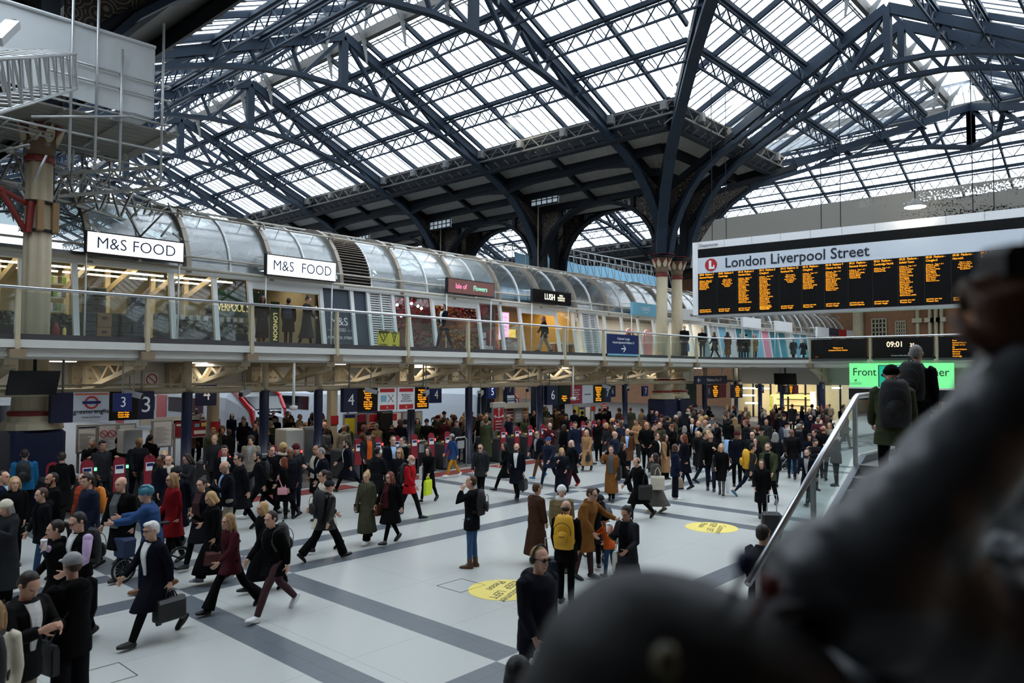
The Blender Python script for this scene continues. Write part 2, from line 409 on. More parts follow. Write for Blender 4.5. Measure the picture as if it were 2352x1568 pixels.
def corrugate(m, s):
    nt = m.node_tree; N = nt.nodes; L = nt.links; b = N['Principled BSDF']
    tc = N.new('ShaderNodeTexCoord'); wv = N.new('ShaderNodeTexWave'); wv.bands_direction = 'Y'; wv.inputs['Scale'].default_value = s
    bp = N.new('ShaderNodeBump'); bp.inputs['Strength'].default_value = .6; bp.inputs['Distance'].default_value = .04
    L.new(tc.outputs['Object'], wv.inputs['Vector']); L.new(wv.outputs['Fac'], bp.inputs['Height']); L.new(bp.outputs['Normal'], b.inputs['Normal'])
corrugate(SOFFIT, 3.2)
YN = 98.0
nave = lambda X0, sgn: (lambda u, y, dz=0: Vector((X0+sgn*u, y, zr(u)+dz)))
def tran(u, x, dz=0): return Vector((x, YC+u*KV, zr(u)+dz))
def tranS(u, x, dz=0): return Vector((x, YC-u*KV, zr(u)+dz))
val = lambda u: YC+u*KV
NE = Slope(nave(X1, 1), val, lambda u: YN, 'nave_east')
NW = Slope(nave(X1, -1), val, lambda u: YN, 'nave_west')
TN = Slope(tran, lambda u: X1+u, lambda u: X2-u, 'transept_north')
TS = Slope(tranS, lambda u: X1+u, lambda u: X2-u, 'transept_south')
FW = Slope(nave(X2, -1), val, lambda u: YN, 'far_nave_west')
FE = Slope(nave(X2, 1), lambda u: -14, lambda u: YN, 'far_nave_east')
FS = Slope(nave(X2, -1), lambda u: -14, lambda u: 2*YC-val(u), 'far_nave_south')
NS = Slope(nave(X1, 1), lambda u: -14, lambda u: 2*YC-val(u), 'nave_south')
NWS = Slope(nave(X1, -1), lambda u: -14, lambda u: val(u), 'nave_south_west')
for s, wh in ((NE, 'the big glass slope over the arcade'), (NW, 'the nave slope behind the white scaffold'), (TN, 'the cross roof right of the valley beam'), (TS, 'the cross roof at the top right corner'),
              (FW, 'the second nave seen through the arches'), (FE, 'the gridded white slope far right'), (FS, 'the second nave near the right edge'), (NS, 'the near nave over the stairs'), (NWS, 'the near nave left of the camera')):
    build_slope(s, wh, s in (NE, NW, TN))
def lantern_top(X0, y0, y1, nm):
    g = MB()
    for s in (-1, 1): g.add([(X0+s*1.15, y0, zr(1.15)+1.15), (X0+s*1.15, y1, zr(1.15)+1.15), (X0, y1, ZR+1.75), (X0, y0, ZR+1.75)], [(0, 1, 2, 3)])
    r = struct('ceiling_lantern_'+nm, g, ROOFG)
    b = MB(); n = int((y1-y0)/.633)
    for i in range(n+1):
        y = y0+(y1-y0)*i/n
        for s in (-1, 1): b.beam((X0+s*1.15, y, zr(1.15)+1.12), (X0, y, ZR+1.72), .035, .07)
    b.beam((X0, y0, ZR+1.7), (X0, y1, ZR+1.7), .12, .16); b.build('glazing_bars', GB, r)
lantern_top(X1, YC, YN, 'nave'); lantern_top(X2, -14, YN, 'far_nave'); lantern_top(X1, -14, YC, 'nave_south')
g = MB()
for s in (-1, 1): g.add([(X1, YC+s*1.0, zr(1.15)+1.15), (X2, YC+s*1.0, zr(1.15)+1.15), (X2, YC, ZR+1.75), (X1, YC, ZR+1.75)], [(0, 1, 2, 3)])
struct('ceiling_lantern_transept', g, ROOFG)
# boarded aisle ceilings and the end gables
ze = zr(HALF)
mb = MB(); mb.box(-8, X1-HALF+.1, 21.5, YN, ze+.05, ze+.3); mb.box(-8, X1-HALF+.1, -14, 7, ze+.05, ze+.3); struct('ceiling_aisle', mb, DARKW)
mb = MB(); mb.add([(-8, 7, ze+.1), (X1-HALF+.1, 7, ze+.1), (X1-HALF+.1, 21.5, ze+.1), (-8, 21.5, ze+.1)], [(0, 1, 2, 3)]); o = struct('ceiling_aisle_glass', mb, ROOFG)  # unseen glazing added to let more sky light reach the scaffold
m = MB()
for i in range(23): m.beam((-8, 7+.633*i, ze+.05), (X1-HALF, 7+.633*i, ze+.05), .04, .08)
m.build('glazing_bars', GB, o)
mb = MB(); mb.box(X2+HALF-.1, 76.3, -14, YN, ze+.05, ze+.3); struct('ceiling_far_aisle', mb, DARKW)
mb = MB(); mb.box(X1+HALF-.1, X2-HALF+.1, YC+HT-.05, YN, ze-.05, ze+.2); struct('ceiling_valley', mb, SOFFIT)
GABG = glass('gable_glass', (.8, .86, .9), .05, .2, (.7, .75, .8))
for nm, y, X0 in (('window_1', -14.05, X1), ('window_2', -14.05, X2)):
    mb = MB(); mb.add([(X0-HALF, y, 14), (X0+HALF, y, 14), (X0, y, ZR+1.8)], [(0, 1, 2)]); struct(nm, mb, DARKW)

# ------------------------------------------------------------------ roof trusses
OR = mat('ornament_brown', rgb(84, 72, 58), .7, 0, .4, 5)
def lacework(m, sc, a=(.02, .016, .013), b=(.16, .13, .1)):
    nt = m.node_tree; N = nt.nodes; L = nt.links; p = N['Principled BSDF']
    tc = N.new('ShaderNodeTexCoord'); vo = N.new('ShaderNodeTexVoronoi'); vo.feature = 'DISTANCE_TO_EDGE'; vo.inputs['Scale'].default_value = sc
    wv = N.new('ShaderNodeTexVoronoi'); wv.inputs['Scale'].default_value = sc*1.6
    sn = N.new('ShaderNodeMath'); sn.operation = 'SINE'; mu = N.new('ShaderNodeMath'); mu.operation = 'MULTIPLY'; mu.inputs[1].default_value = 26
    L.new(tc.outputs['Object'], vo.inputs['Vector']); L.new(tc.outputs['Object'], wv.inputs['Vector'])
    L.new(wv.outputs['Distance'], mu.inputs[0]); L.new(mu.outputs[0], sn.inputs[0])
    cr = N.new('ShaderNodeValToRGB'); cr.color_ramp.elements[0].position = .45; cr.color_ramp.elements[1].position = .6
    cr.color_ramp.elements[0].color = (*a, 1); cr.color_ramp.elements[1].color = (*b, 1)
    L.new(sn.outputs[0], cr.inputs['Fac']); L.new(cr.outputs['Color'], p.inputs['Base Color'])
lacework(OR, 1.5)
LACE = mat('pale_lace_iron', rgb(150, 145, 135), .7); lacework(LACE, 1.7, (.03, .03, .03), (.5, .5, .47))
CH = [(0, 18.3), (2.42, 18.2), (4.67, 17.85), (7., 17.3), (9.3, 16.45), (10.2, 16.1)]        # bottom chord heights
LEG = [(10.2, 16.1), (11.6, 15.55), (12.8, 14.85), (13.8, 13.95), (14.6, 12.9), (15.2, 11.8), (15.6, 10.45)]
def truss(label, P, dirn, W=.34, sides=(1, -1), group='roof trusses', legs=True, apex=True):
    """P(u, z): place of a point u from the apex; dirn: unit vector across the truss"""
    D = Vector(dirn)
    t = thing('roof_truss', P(0, ZR), label, 'roof truss', group)
    for s in sides:
        Q = lambda u, z: P(s*u, z)
        m = MB(); m.beam(Q(0, ZR), Q(10.3, zr(10.3)), W, .46, up=(0, 0, 1)); m.build('top_chord', BLUEST, t)
        m = MB(); m.poly([Q(u, z) for u, z in CH], W, .2); m.build('bottom_chord', BLUEST, t)
        for (ua, za), (ub, zb) in (((0, ZR), (2.42, 18.2)), ((2.42, 18.2), (3.1, zr(3.1))), ((2.42, zr(2.42)), (4.67, 17.85)), ((4.67, 17.85), (5.25, zr(5.25))),
                                   ((4.67, zr(4.67)), (7, 17.3)), ((7, 17.3), (7.5, zr(7.5))), ((7, zr(7)), (9.3, 16.45))):
            MB().beam(Q(ua, za), Q(ub, zb), W*.6, .17 if ub-ua > 1 else .1).build('web_bar', BLUEST, t)
        if legs:
            up = [Q(u, zr(u)-.15) for u, _ in LEG]; lo = [Q(u, z) for u, z in LEG]
            m = MB(); m.strip(up[:3], lo[:3], D*.14); m.build('leg_plate', BLUEST, t)
            m = MB(); m.strip(up[2:], lo[2:], D*.08); m.build('ornate_spandrel', OR, t)
            m = MB(); m.poly(lo, .55, .2); m.build('leg_flange', BLUEST, t)
            m = MB(); m.poly([p+Vector((0, 0, .0)) for p in up], .4, .32); m.build('leg_rib', BLACKST, t)
            m = MB(); m.beam(Q(16.0, 10.4), Q(16.0, zr(16.1)), .45, .45); m.build('column_shaft', BLACKST, t)
            m = MB(); m.beam(Q(12.9, 14.9), Q(15.9, 12.2), .3, .25); m.build('brace', BLACKST, t)
    if apex: MB().beam(P(0, ZR), P(0, 18.2), W*.9, .42).build('apex_post', BLUEST, t)
    return t
for i, y in enumerate((22.5, 32, 41.5, 51, 60.5, 70, 79.5)):
    w_ = ('nearest nave truss, rising out at the top of the photo', 'second nave truss, peaking above the white scaffold', 'third nave truss, peaking lower behind the second', 'fourth nave truss back along the glass slope', 'fifth nave truss back along the glass slope', 'sixth nave truss seen through the scaffold tubes', 'farthest nave truss seen through the scaffold tubes')[i]
    truss('dark blue iron '+w_, lambda u, z, y=y: Vector((X1+u, y, z)), (0, 1, 0))
for i, y in enumerate((32, 41.5, 51, 60.5)):
    truss('dark iron truss of the second nave, '+('nearest one seen through the right arch', 'second one behind the right arch', 'third one deep behind the arches', 'deepest one behind the arches')[i], lambda u, z, y=y: Vector((X2+u, y, z)), (0, 1, 0), sides=(1, -1))
for i, y in enumerate((1., -8.5)):
    truss('dark iron truss of the second nave near the right edge, '+('behind the departure board wires', 'farthest right of them')[i], lambda u, z, y=y: Vector((X2+u, y, z)), (0, 1, 0))
for i, x in enumerate((37.6, 39.9)):
    truss('dark blue cross roof truss above the departure board, '+('nearer of the twin pair', 'farther of the twin pair'), lambda u, z, x=x: Vector((x, YC+u*HT/HALF, z)), (1, 0, 0), legs=True) if False else truss('dark blue cross roof truss above the departure board, '+('nearer of the twin pair' if i == 0 else 'farther of the twin pair'), lambda u, z, x=x: Vector((x, YC+u*HT/HALF, z)), (1, 0, 0))
def valley(label, cx_, sx, sy=1, legs=True):
    d = Vector((sx*HALF, sy*HT, 0)); n = Vector((-d.y, d.x, 0)).normalized()
    truss(label, lambda u, z: Vector((cx_+sx*u*.93, YC+sy*u*HT/HALF, z)), n, .5, (1,), legs=legs)
valley('thick dark valley beam dropping from the top of the photo to the paired columns', X1, 1)
valley('dark valley truss right of the twin trusses, running down to the paired columns', X2, -1)
valley('dark valley truss on the far side of the cross roof, upper right corner', X2, -1, -1, False)
valley('dark valley beam of the near crossing above the camera', X1, 1, -1, False)
# arcade arches along both sides of the nave
def arcade(x, yj, label):
    a, b = yj; c = (a+b)/2; r = (b-a)/2-.35; t = thing('arcade_arch', (x, c, 14), label, 'arch', 'arcade arches')
    N_ = 14; lo = []; up = []
    for i in range(N_+1):
        th = pi*i/N_; yy = c-r*cos(th); lo.append((x, yy, 10.4+3.85*sin(th)**.9 if 0 < i < N_ else 10.4))
        up.append((x, yy, 15.3-.9*abs(cos(th))**2*0+(-.55 if abs(cos(th)) > .55 else 0)))
    MB().poly([(x, y, z-.05) for _, y, z in lo], .5, .22).build('arch_rib', BLACKST, t)
    m = MB(); m.strip(lo[4:11], up[4:11], (.06, 0, 0)); m.build('lace_crown', LACE, t)
    for q, w2 in ((slice(0, 5), 0), (slice(10, 15), 1)):
        m = MB(); m.strip(lo[q], up[q], (.06, 0, 0)); m.build('ornate_spandrel', OR, t)
    MB().poly([(x, y, z) for _, y, z in up], .4, .3).build('top_beam', BLACKST, t)
    for i in (4, 10): MB().beam(lo[i], up[i], .4, .25, (0, 1, 0)).build('post', BLACKST, t)
YA = (22.5, 32, 41.5, 51, 60.5)
for i in range(4):
    nm = ('between the paired cream columns and the next pier', 'second along behind the glass barrel', 'third along behind the glass barrel', 'fourth along and smallest')[i]
    arcade(37.7, (YA[i], YA[i+1]), 'ornate dark iron arch '+nm+', front face'); arcade(39.9, (YA[i], YA[i+1]), 'ornate dark iron arch '+nm+', back face')
arcade(6.1, (22.5, 32), 'ornate dark iron arch behind the scaffolded cream column')
# cross beam ribs of the boarded roof between the trusses
for i in range(4):
    y = (YA[i]+YA[i+1])/2
    t = thing('roof_rib', (X1+13, y, 15), 'dark rib running down the boarded roof above the '+('first', 'second', 'third', 'fourth')[i]+' arch', 'roof rib', 'boarded roof ribs')
    MB().beam((X1+10.4, y, zr(10.4)-.05), (X1+15.6, y, zr(15.6)-.05), .22, .4).build('rib_beam', BLACKST, t)
    # haunched curved tie between trusses
    for u in (12.3,):
        P0 = []; P1 = []
        for k in range(13):
            yy = YA[i]+9.5*k/12; e = abs(k-6)/6; P0.append((X1+u, yy, zr(u)-.2)); P1.append((X1+u, yy, zr(u)-.55-.75*max(0, e-.45)**1.5))
        m = MB(); m.strip(P0, P1, (.12, 0, 0)); m.build('haunched_tie', BLACKST, t)
TUBEL = led('fluorescent_white', (.9, .97, 1.), 7.)
for px, py, nm in ((1085, 436, 'right'), (887, 473, 'middle'), (712, 509, 'left')):
    p = at(px, py, X=36.6); t = thing('strip_light', p, 'bright fluorescent tube on a dark roof rib, '+nm+'most of the three' if nm != 'middle' else 'short bright fluorescent tube on a dark boarded roof rib, between the other two', 'strip light', 'roof strip lights')
    MB().beam(p+Vector((0, -.75, 0)), p+Vector((0, .75, 0)), .07, .05).build('tube', TUBEL, t); MB().beam(p+Vector((0, -.9, .1)), p+Vector((0, .9, .1)), .16, .1).build('housing', BLACKST, t)
# pendant lamps by the gutters
for px, py, X, Y, lab in ((1187, 275, 31.2, None, 'pendant lamp under the big glass slope, nearest of its row'), (742, 393, 31.2, None, 'pendant lamp under the big glass slope, halfway back'), (455, 472, 31.2, None, 'pendant lamp under the big glass slope, far back by the glass barrel'),
                     (1682, 215, None, 17.6, 'bright pendant lamp right of the thick valley beam'), (1824, 303, None, 17.6, 'bright pendant lamp beside the twin trusses'), (1976, 324, None, 15.5, 'bright pendant lamp in front of the gridded far slope'), (2102, 475, 33.4, None, 'bright lamp in front of the grey mesh above the departure board')):
    p = at(px, py, X=X, Y=Y); t = thing('pendant_lamp', p, lab, 'pendant lamp', 'pendant lamps')
    MB().lathe([(.02, .34), (.1, .3), (.28, .12), (.42, .02), (.42, 0)], p, 20).build('lamp_shade', GREYST, t, True)
    MB().lathe([(.40, -.02), (.40, .0)], p, 20).build('lens', LAMPW, t); MB().tube([p+Vector((0, 0, .3)), p+Vector((0, 0, 1.1))], .02, 6).build('rod', BLACKST, t)
    l = bpy.data.lights.new('lamp_light', 'SPOT'); l.energy = 260; l.color = (1, .88, .62); l.spot_size = 2.9; l.shadow_soft_size = .3
    lo = link('lamp_light', l, t); lo.location = p+Vector((0, 0, -.1))
# ------------------------------------------------------------------ the upper gallery: deck, fascia, balustrade, brackets
ZF = 4.6; YE = 20.8; XE = 44.0
def arc(cx, cy, r, a0, a1, n): return [(cx+r*cos(radians(a0+(a1-a0)*i/n)), cy+r*sin(radians(a0+(a1-a0)*i/n))) for i in range(n+1)]
EDGE = [(-8, YE)]+arc(39.5, YE-4.5, 4.5, 90, 0, 12)+[(XE, -6)]
def off_edge(d): return [(-8, YE+d)]+arc(39.5, YE-4.5, 4.5+d, 90, 0, 12)+[(XE+d, -6)]
DECK = mat('gallery_paving', rgb(150, 148, 142), .6, 0, .1, 5)
IN0 = off_edge(0)
deck = [(x, y, 4.42) for x, y in IN0]+[(XE+4.2, -6, 4.42), (XE+4.2, 24.2, 4.42), (76, 24.2, 4.42), (76, 31, 4.42), (-8, 31, 4.42)]
mb = MB().prism(deck, (0, 0, .18)); struct('floor_gallery', mb, DECK)
def band(d0, d1, z0, z1):
    m = MB(); A = off_edge(d0); B = off_edge(d1); n = len(A)
    vs = [(x, y, z0) for x, y in A]+[(x, y, z1) for x, y in A]+[(x, y, z0) for x, y in B]+[(x, y, z1) for x, y in B]; fs = []
    for i in range(n-1):
        for a, b in ((0, n), (n, 3*n), (3*n, 2*n), (2*n, 0)): fs.append((a+i, a+i+1, b+i+1, b+i))
    m.add(vs, fs); return m
struct('trim_1', band(-.03, .02, 4.47, 4.61), KICK); struct('trim_2', band(-.12, .1, 4.27, 4.465), WHITEP); struct('trim_3', band(.02, .16, 4.06, 4.26), WHITEP)
mb = MB().prism([(x, y, 4.0) for x, y in off_edge(.1)]+[(XE+4.2, -6, 4.0), (XE+4.2, 26.4, 4.0), (76, 26.4, 4.0), (76, 27, 4.), (-8, 27, 4.0)], (0, 0, .06)); struct('ceiling_soffit', mb, OFFW)
# panelled white wall behind the brackets, and the ceiling beyond it
mb = MB().box(-8, XE+4, 26.2, 26.4, 2.98, 4.0); so = struct('wall_soffit', mb, OFFW)
m = MB()
for i in range(38): m.box(-7.4+i*1.33, -7.385+i*1.33, 26.18, 26.2, 2.98, 4.0)
m.build('panel_joint', GREYST, so)
mb = MB().box(XE+2.6, XE+2.8, -6, 22, 2.98, 4.0); struct('wall_soffit_end', mb, OFFW)
mb = MB().box(-8, 76, 26.4, 31, 2.95, 3.05); struct('ceiling_under_shops', mb, DARKW)
# posts every three metres
POST_X = [2.25+3*i for i in range(13)]
pts = [(x, YE, 0) for x in POST_X if x < 39]+[(42.9, 19.6, 45)]+[(XE, 16.5-3.3*i, 90) for i in range(6)]
ordn = ['first', 'second', 'third', 'fourth', 'fifth', 'sixth', 'seventh', 'eighth', 'ninth', 'tenth', 'eleventh', 'twelfth', 'thirteenth', 'fourteenth', 'fifteenth', 'sixteenth', 'seventeenth', 'eighteenth', 'nineteenth', 'twentieth', 'twenty-first', 'twenty-second']
for i, (x, y, a) in enumerate(pts):
    R = Matrix.Translation((x, y, 0)) @ Matrix.Rotation(-radians(a), 4, 'Z')
    tf = lambda m: m
    t = thing('balustrade_post', (x, y, ZF), 'cream gallery balustrade post, '+ordn[i]+' from the left' if i else 'cream gallery balustrade post beyond the left photo edge', 'post', 'balustrade posts')
    m = MB(); m.strip([(-.05, -.16, 4.2), (-.05, -.15, 4.6), (-.05, -.12, 5.68)], [(-.05, .05, 4.2), (-.05, .03, 4.6), (-.05, -.02, 5.68)], (.1, 0, 0)); m.v = [tuple(R @ Vector(p)) for p in m.v]; m.build('upright', CREAM, t)
    m = MB().box(-.17, .17, -.2, .2, 4.02, 4.24); m.v = [tuple(R @ Vector(p)) for p in m.v]; m.build('shoe', mat('cream_dirty', rgb(140, 122, 98), .6, 0, .25, 8), t)
rl = off_edge(-.1)
t = thing('handrail', (20, YE, 5.7), 'long polished steel handrail along the gallery edge', 'handrail')
m = MB(); m.tube([(x, y, 5.71) for x, y in rl], .045, 10); m.build('rail', STEEL, t, True)
# glass panels between posts
for i in range(len(pts)-1):
    (xa, ya, _), (xb, yb, _) = pts[i], pts[i+1]
    seg = [(xa, ya), (xb, yb)]
    if i >= 12 and i < 14:
        E_ = [p for p in EDGE]; seg = [(xa, ya)]+[p for p in EDGE if (xa+.05 < p[0] and p[0] < xb+.001 and yb+.05 < p[1] < ya-.01)]+[(xb, yb)]
    m = MB(); m.strip([(x, y, 4.62) for x, y in seg], [(x, y, 5.62) for x, y in seg], (.01, .01, 0))
    o = m.build('glass_panel', RAILG); tag(o, 'clear glass balustrade panel, '+ordn[i]+' from the left along the gallery', 'glass panel', 'balustrade glass')
# cantilever brackets under the deck
def bracket(base, d, label):
    """base = tip point under the post, d = inward direction"""
    b = Vector(base); d = Vector(d); P = lambda s, z: b+d*s+Vector((0, 0, z)); n = Vector((-d.y, d.x, 0))
    t = thing('gallery_bracket', P(2.5, 3.6), label, 'bracket', 'gallery brackets')
    MB().beam(P(.15, 3.93), P(5.2, 3.93), .3, .13).build('top_flange', CREAM, t)
    MB().poly([P(.3, 3.84), P(1.4, 3.62), P(4.1, 3.13)], .3, .13).build('bottom_flange', CREAM, t)
    for s in (3.9, 5.1):
        m = MB(); m.beam(P(s, 3.05), P(s, 3.93), .36, .3, d); m.build('stiffener', CREAM, t)
        m = MB()
        for z in (3.25, 3.5, 3.75):
            for q in (-.1, .1): m.ball(P(s-.17, z)+n*q, .035, 6, 4)
        m.build('bolt', CREAMD, t)
    for (a, za), (c, zc) in (((3.75, 3.9), (2.95, 3.4)), ((2.95, 3.4), (2.3, 3.9)), ((2.3, 3.9), (1.75, 3.6)), ((1.75, 3.6), (1.5, 3.9)), ((5.0, 3.15), (4.05, 3.85))):
        MB().beam(P(a, za), P(c, zc), .14, .1).build('web_bar', CREAM, t)
    m = MB(); m.strip([P(.2, 3.9), P(1.3, 3.9)], [P(.2, 3.84), P(1.3, 3.65)], n*.04); m.build('tip_plate', CREAM, t)
for i, x in enumerate(POST_X[1:]):
    bracket((x-.05, YE, 0), (0, 1, 0), 'cream riveted cantilever bracket under the gallery, '+ordn[i]+' from the left')
for i in range(3):
    y = 16.5-3.3*i
    t = thing('wall_bracket', (XE+1, y, 3.6), 'short cream bracket under the end gallery, '+('left', 'middle', 'right')[i]+' of the three' , 'bracket', 'end gallery brackets')
    m = MB(); m.strip([(XE+.2, y-.1, 4.0), (XE+1.2, y-.1, 3.7), (XE+2.4, y-.1, 3.1)], [(XE+2.5, y-.1, 4.0), (XE+2.5, y-.1, 3.7), (XE+2.5, y-.1, 3.0)], (0, .2, 0)); m.build('plate', CREAM, t)
    MB().poly([(XE+.2, y, 3.98), (XE+1.2, y, 3.7), (XE+2.4, y, 3.1)], .4, .1).build('flange', CREAM, t)
    MB().box(XE+2.2, XE+2.6, y-.3, y+.3, 2.95, 3.15).build('shoe', CREAM, t)
SOFL = led('soffit_lamp', (1., .95, .86), 6.)
for i in range(9):
    x = 6.7+4.5*i; t = thing('soffit_light', (x, 23.3, 3.97), 'flat white light panel on the gallery soffit, '+ordn[i]+' from the left', 'soffit light', 'soffit lights')
    MB().box(x-.6, x+.6, 23.1, 23.5, 3.96, 4.0).build('lens', SOFL, t); MB().box(x-.65, x+.65, 23.05, 23.55, 3.98, 4.0).build('rim', WHITEP, t)
    L = bpy.data.lights.new('soffit_light', 'AREA'); L.size = 1.2; L.energy = 34; L.color = (1, .93, .82); lo = link('soffit_light', L, t); lo.location = (x, 23.3, 3.94)
t = thing('screen_beam', (20, 22, 3.15), 'long cream tube beam carried by the blue columns under the gallery', 'beam')
MB().tube([(-8, 22, 3.15), (43.5, 22, 3.15)], .1, 10).build('tube', CREAM, t, True)
MB().beam((-8, 22.02, 3.33), (36, 22.02, 3.33), .05, .06).build('cable_tray', CREAMD, t)

# ------------------------------------------------------------------ glass barrel shop row
SHX0, SHX1 = -4.0, 74.0
YB, YT, ZE = 24.15, 24.55, 7.05                 # foot and head of the sloping shopfront
BC, BR = (27.0, 6.95), 2.45                      # barrel centre (y, z), radius
bp_ = lambda a, r=BR: (BC[0]-r*cos(radians(a)), BC[1]+r*sin(radians(a)))
FRAMEW = mat('shopfront_white', rgb(226, 228, 228), .4, 0, .04)
RIB = mat('barrel_rib', rgb(150, 140, 128), .45, .3, .15, 4)
PIPE = mat('cream_pipe', rgb(196, 188, 174), .4, 0, .08)
shop = thing('shop_row', ((SHX0+SHX1)/2, 27, ZF), 'long row of shops under a glass barrel roof on the gallery', 'shop building')
AR = [0, 12, 24, 36, 48, 60, 72, 84, 96, 110, 125, 140]
ribx = [SHX0+1.5*i for i in range(int((SHX1-SHX0)/1.5)+1)]
for i in range(len(ribx)-1):
    x0, x1 = ribx[i]+.03, ribx[i+1]-.03
    m = MB(); n = len(AR)
    m.add([(x, *bp_(a)) for x in (x0, x1) for a in AR], [(k, k+1, n+k+1, n+k) for k in range(n-1)])
    lv = 16.6 < (x0+x1)/2 < 18.4
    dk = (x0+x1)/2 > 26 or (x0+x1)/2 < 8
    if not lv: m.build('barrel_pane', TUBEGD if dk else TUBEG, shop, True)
    else:
        q = MB()
        for k in range(34):
            y, z = bp_(3+k*3.2); y2, z2 = bp_(3+k*3.2+1.6, BR+.05); q.beam(((x0), (y+y2)/2, (z+z2)/2), (x1, (y+y2)/2, (z+z2)/2), .12, .03)
        q.build('louvre', RIB, shop)
        MB().add(m.v, m.f).build('louvre_backing', BLACKM, shop)
for i, x in enumerate(ribx):
    thick = i % 2 == 0
    m = MB(); m.poly([(x, *bp_(a, BR+(.06 if thick else .02))) for a in AR], .2 if thick else .07, .16 if thick else .07, (1, 0, 0))
    m.build('barrel_rib', RIB if thick else FRAMEW, shop)
    if thick:
        y, z = bp_(52, BR+.2); MB().tube([(x, *bp_(50, BR+.1)), (x, *bp_(53, BR+.35)), (x, *bp_(47, BR+.42)), (x, *bp_(44, BR+.34))], .04, 6).build('hook', RIB, shop)
for a, r, h in ((88, .04, .12), (50, .035, .26), (12, .035, .14), (2, .04, .3)):
    y, z = bp_(a, BR+h); MB().tube([(SHX0, y, z), (SHX1, y, z)], r, 8).build('pipe', PIPE, shop, True)
    if a in (88, 50):
        m = MB()
        for x in ribx[::1]: m.tube([(x+.75, *bp_(a, BR)), (x+.75, y, z)], .015, 5)
        m.build('pipe_stand', PIPE, shop)
m = MB().box(SHX0, SHX1, YT-.12, YT+.1, 6.9, 7.12); m.build('eaves_beam', FRAMEW, shop)
m = MB().tube([(SHX0, YT-.28, 7.06), (SHX1, YT-.28, 7.06)], .06, 8); m.build('eaves_pipe', PIPE, shop, True)
lean = lambda z: YB+(YT-YB)*(z-ZF)/(ZE-ZF)
def sx(px): return xat(px, 24.35)
MULL = [-35, 45, 168, 392, 492, 574, 738, 809, 847, 904, 938, 996, 1101, 1152, 1197, 1280, 1319, 1338, 1375, 1392, 1432, 1470, 1505, 1545, 1590, 1632, 1652, 1672, 1692, 1712, 1732, 1752, 1770, 1790, 1808, 1825, 1842, 1858, 1872, 1886, 1900, 1912]
for k, px in enumerate(MULL):
    x = sx(px); MB().beam((x, YB, ZF), (x, YT, ZE), .13, .16, (1, 0, 0)).build('mullion', FRAMEW, shop)
NAVYP = mat('shop_navy_panel', rgb(40, 54, 70), .4, 0, .06)
TEAL = mat('hoarding_teal', rgb(70, 150, 165), .5); PINK = mat('hoarding_pink', rgb(220, 140, 160), .5); PALE = mat('hoarding_pale', rgb(206, 210, 208), .5); LBLUE = mat('hoarding_blue', rgb(120, 178, 200), .5)
OPEN = {574, 996, 1197}; NAV = {738, 809}; LOUV = {847, 1338, 1632}
HOARD = {1652: LBLUE, 1672: PALE, 1692: TEAL, 1712: TEAL, 1732: LBLUE, 1752: PINK, 1770: TEAL, 1790: TEAL, 1808: PALE, 1825: LBLUE, 1842: TEAL, 1858: PALE, 1872: LBLUE, 1886: PALE, 1900: PALE}
for a, b in zip(MULL, MULL[1:]):
    x0, x1 = sx(a)+.07, sx(b)-.07
    if a in OPEN:
        MB().box(x0, x1, YT-.1, YT+.06, 6.62, 6.9).build('door_header', FRAMEW, shop); continue
    A = [(x0, lean(ZF)+.04, ZF+.05), (x1, lean(ZF)+.04, ZF+.05), (x1, lean(6.9)+.04, 6.9), (x0, lean(6.9)+.04, 6.9)]
    if a in LOUV:
        q = MB()
        for h in ((x0, (x0+x1)/2-.05), ((x0+x1)/2+.05, x1)):
            for k in range(24):
                z = ZF+.1+k*.095; q.beam((h[0], lean(z), z), (h[1], lean(z), z), .03, .055)
        q.beam(((x0+x1)/2, lean(ZF), ZF), ((x0+x1)/2, lean(6.9), 6.9), .12, .08, (1, 0, 0))
        q.build('louvre', FRAMEW, shop); MB().prism([(p[0], p[1]+.08, p[2]) for p in A], (0, .02, 0)).build('louvre_backing', BLACKM, shop)
    else:
        mt = NAVYP if a in NAV else HOARD.get(a, SHOPG)
        if mt is SHOPG: MB().add(A, [(0, 1, 2, 3)]).build('shop_window', mt, shop)
        else: MB().prism(A, (0, .04, 0)).build('front_panel', mt, shop)
XR = Vector((1, 0, 0)); LN = Vector((0, YT-YB, ZE-ZF)).normalized()
xa, xb = sx(738), sx(809); xm = (xa+xb)/2
for s, z, sz, sp in (('WELCOME TO', 6.08, .15, 1.05), ('M&S', 5.62, .44, 1.), ('— FOOD —', 5.3, .19, 1.1), ('LIVERPOOL STREET', 5.0, .15, 1.)):
    text(s, (xm+.05, lean(z)+.03, z), XR, sz, LETTERW, shop, up=LN, off=.02, spacing=sp)
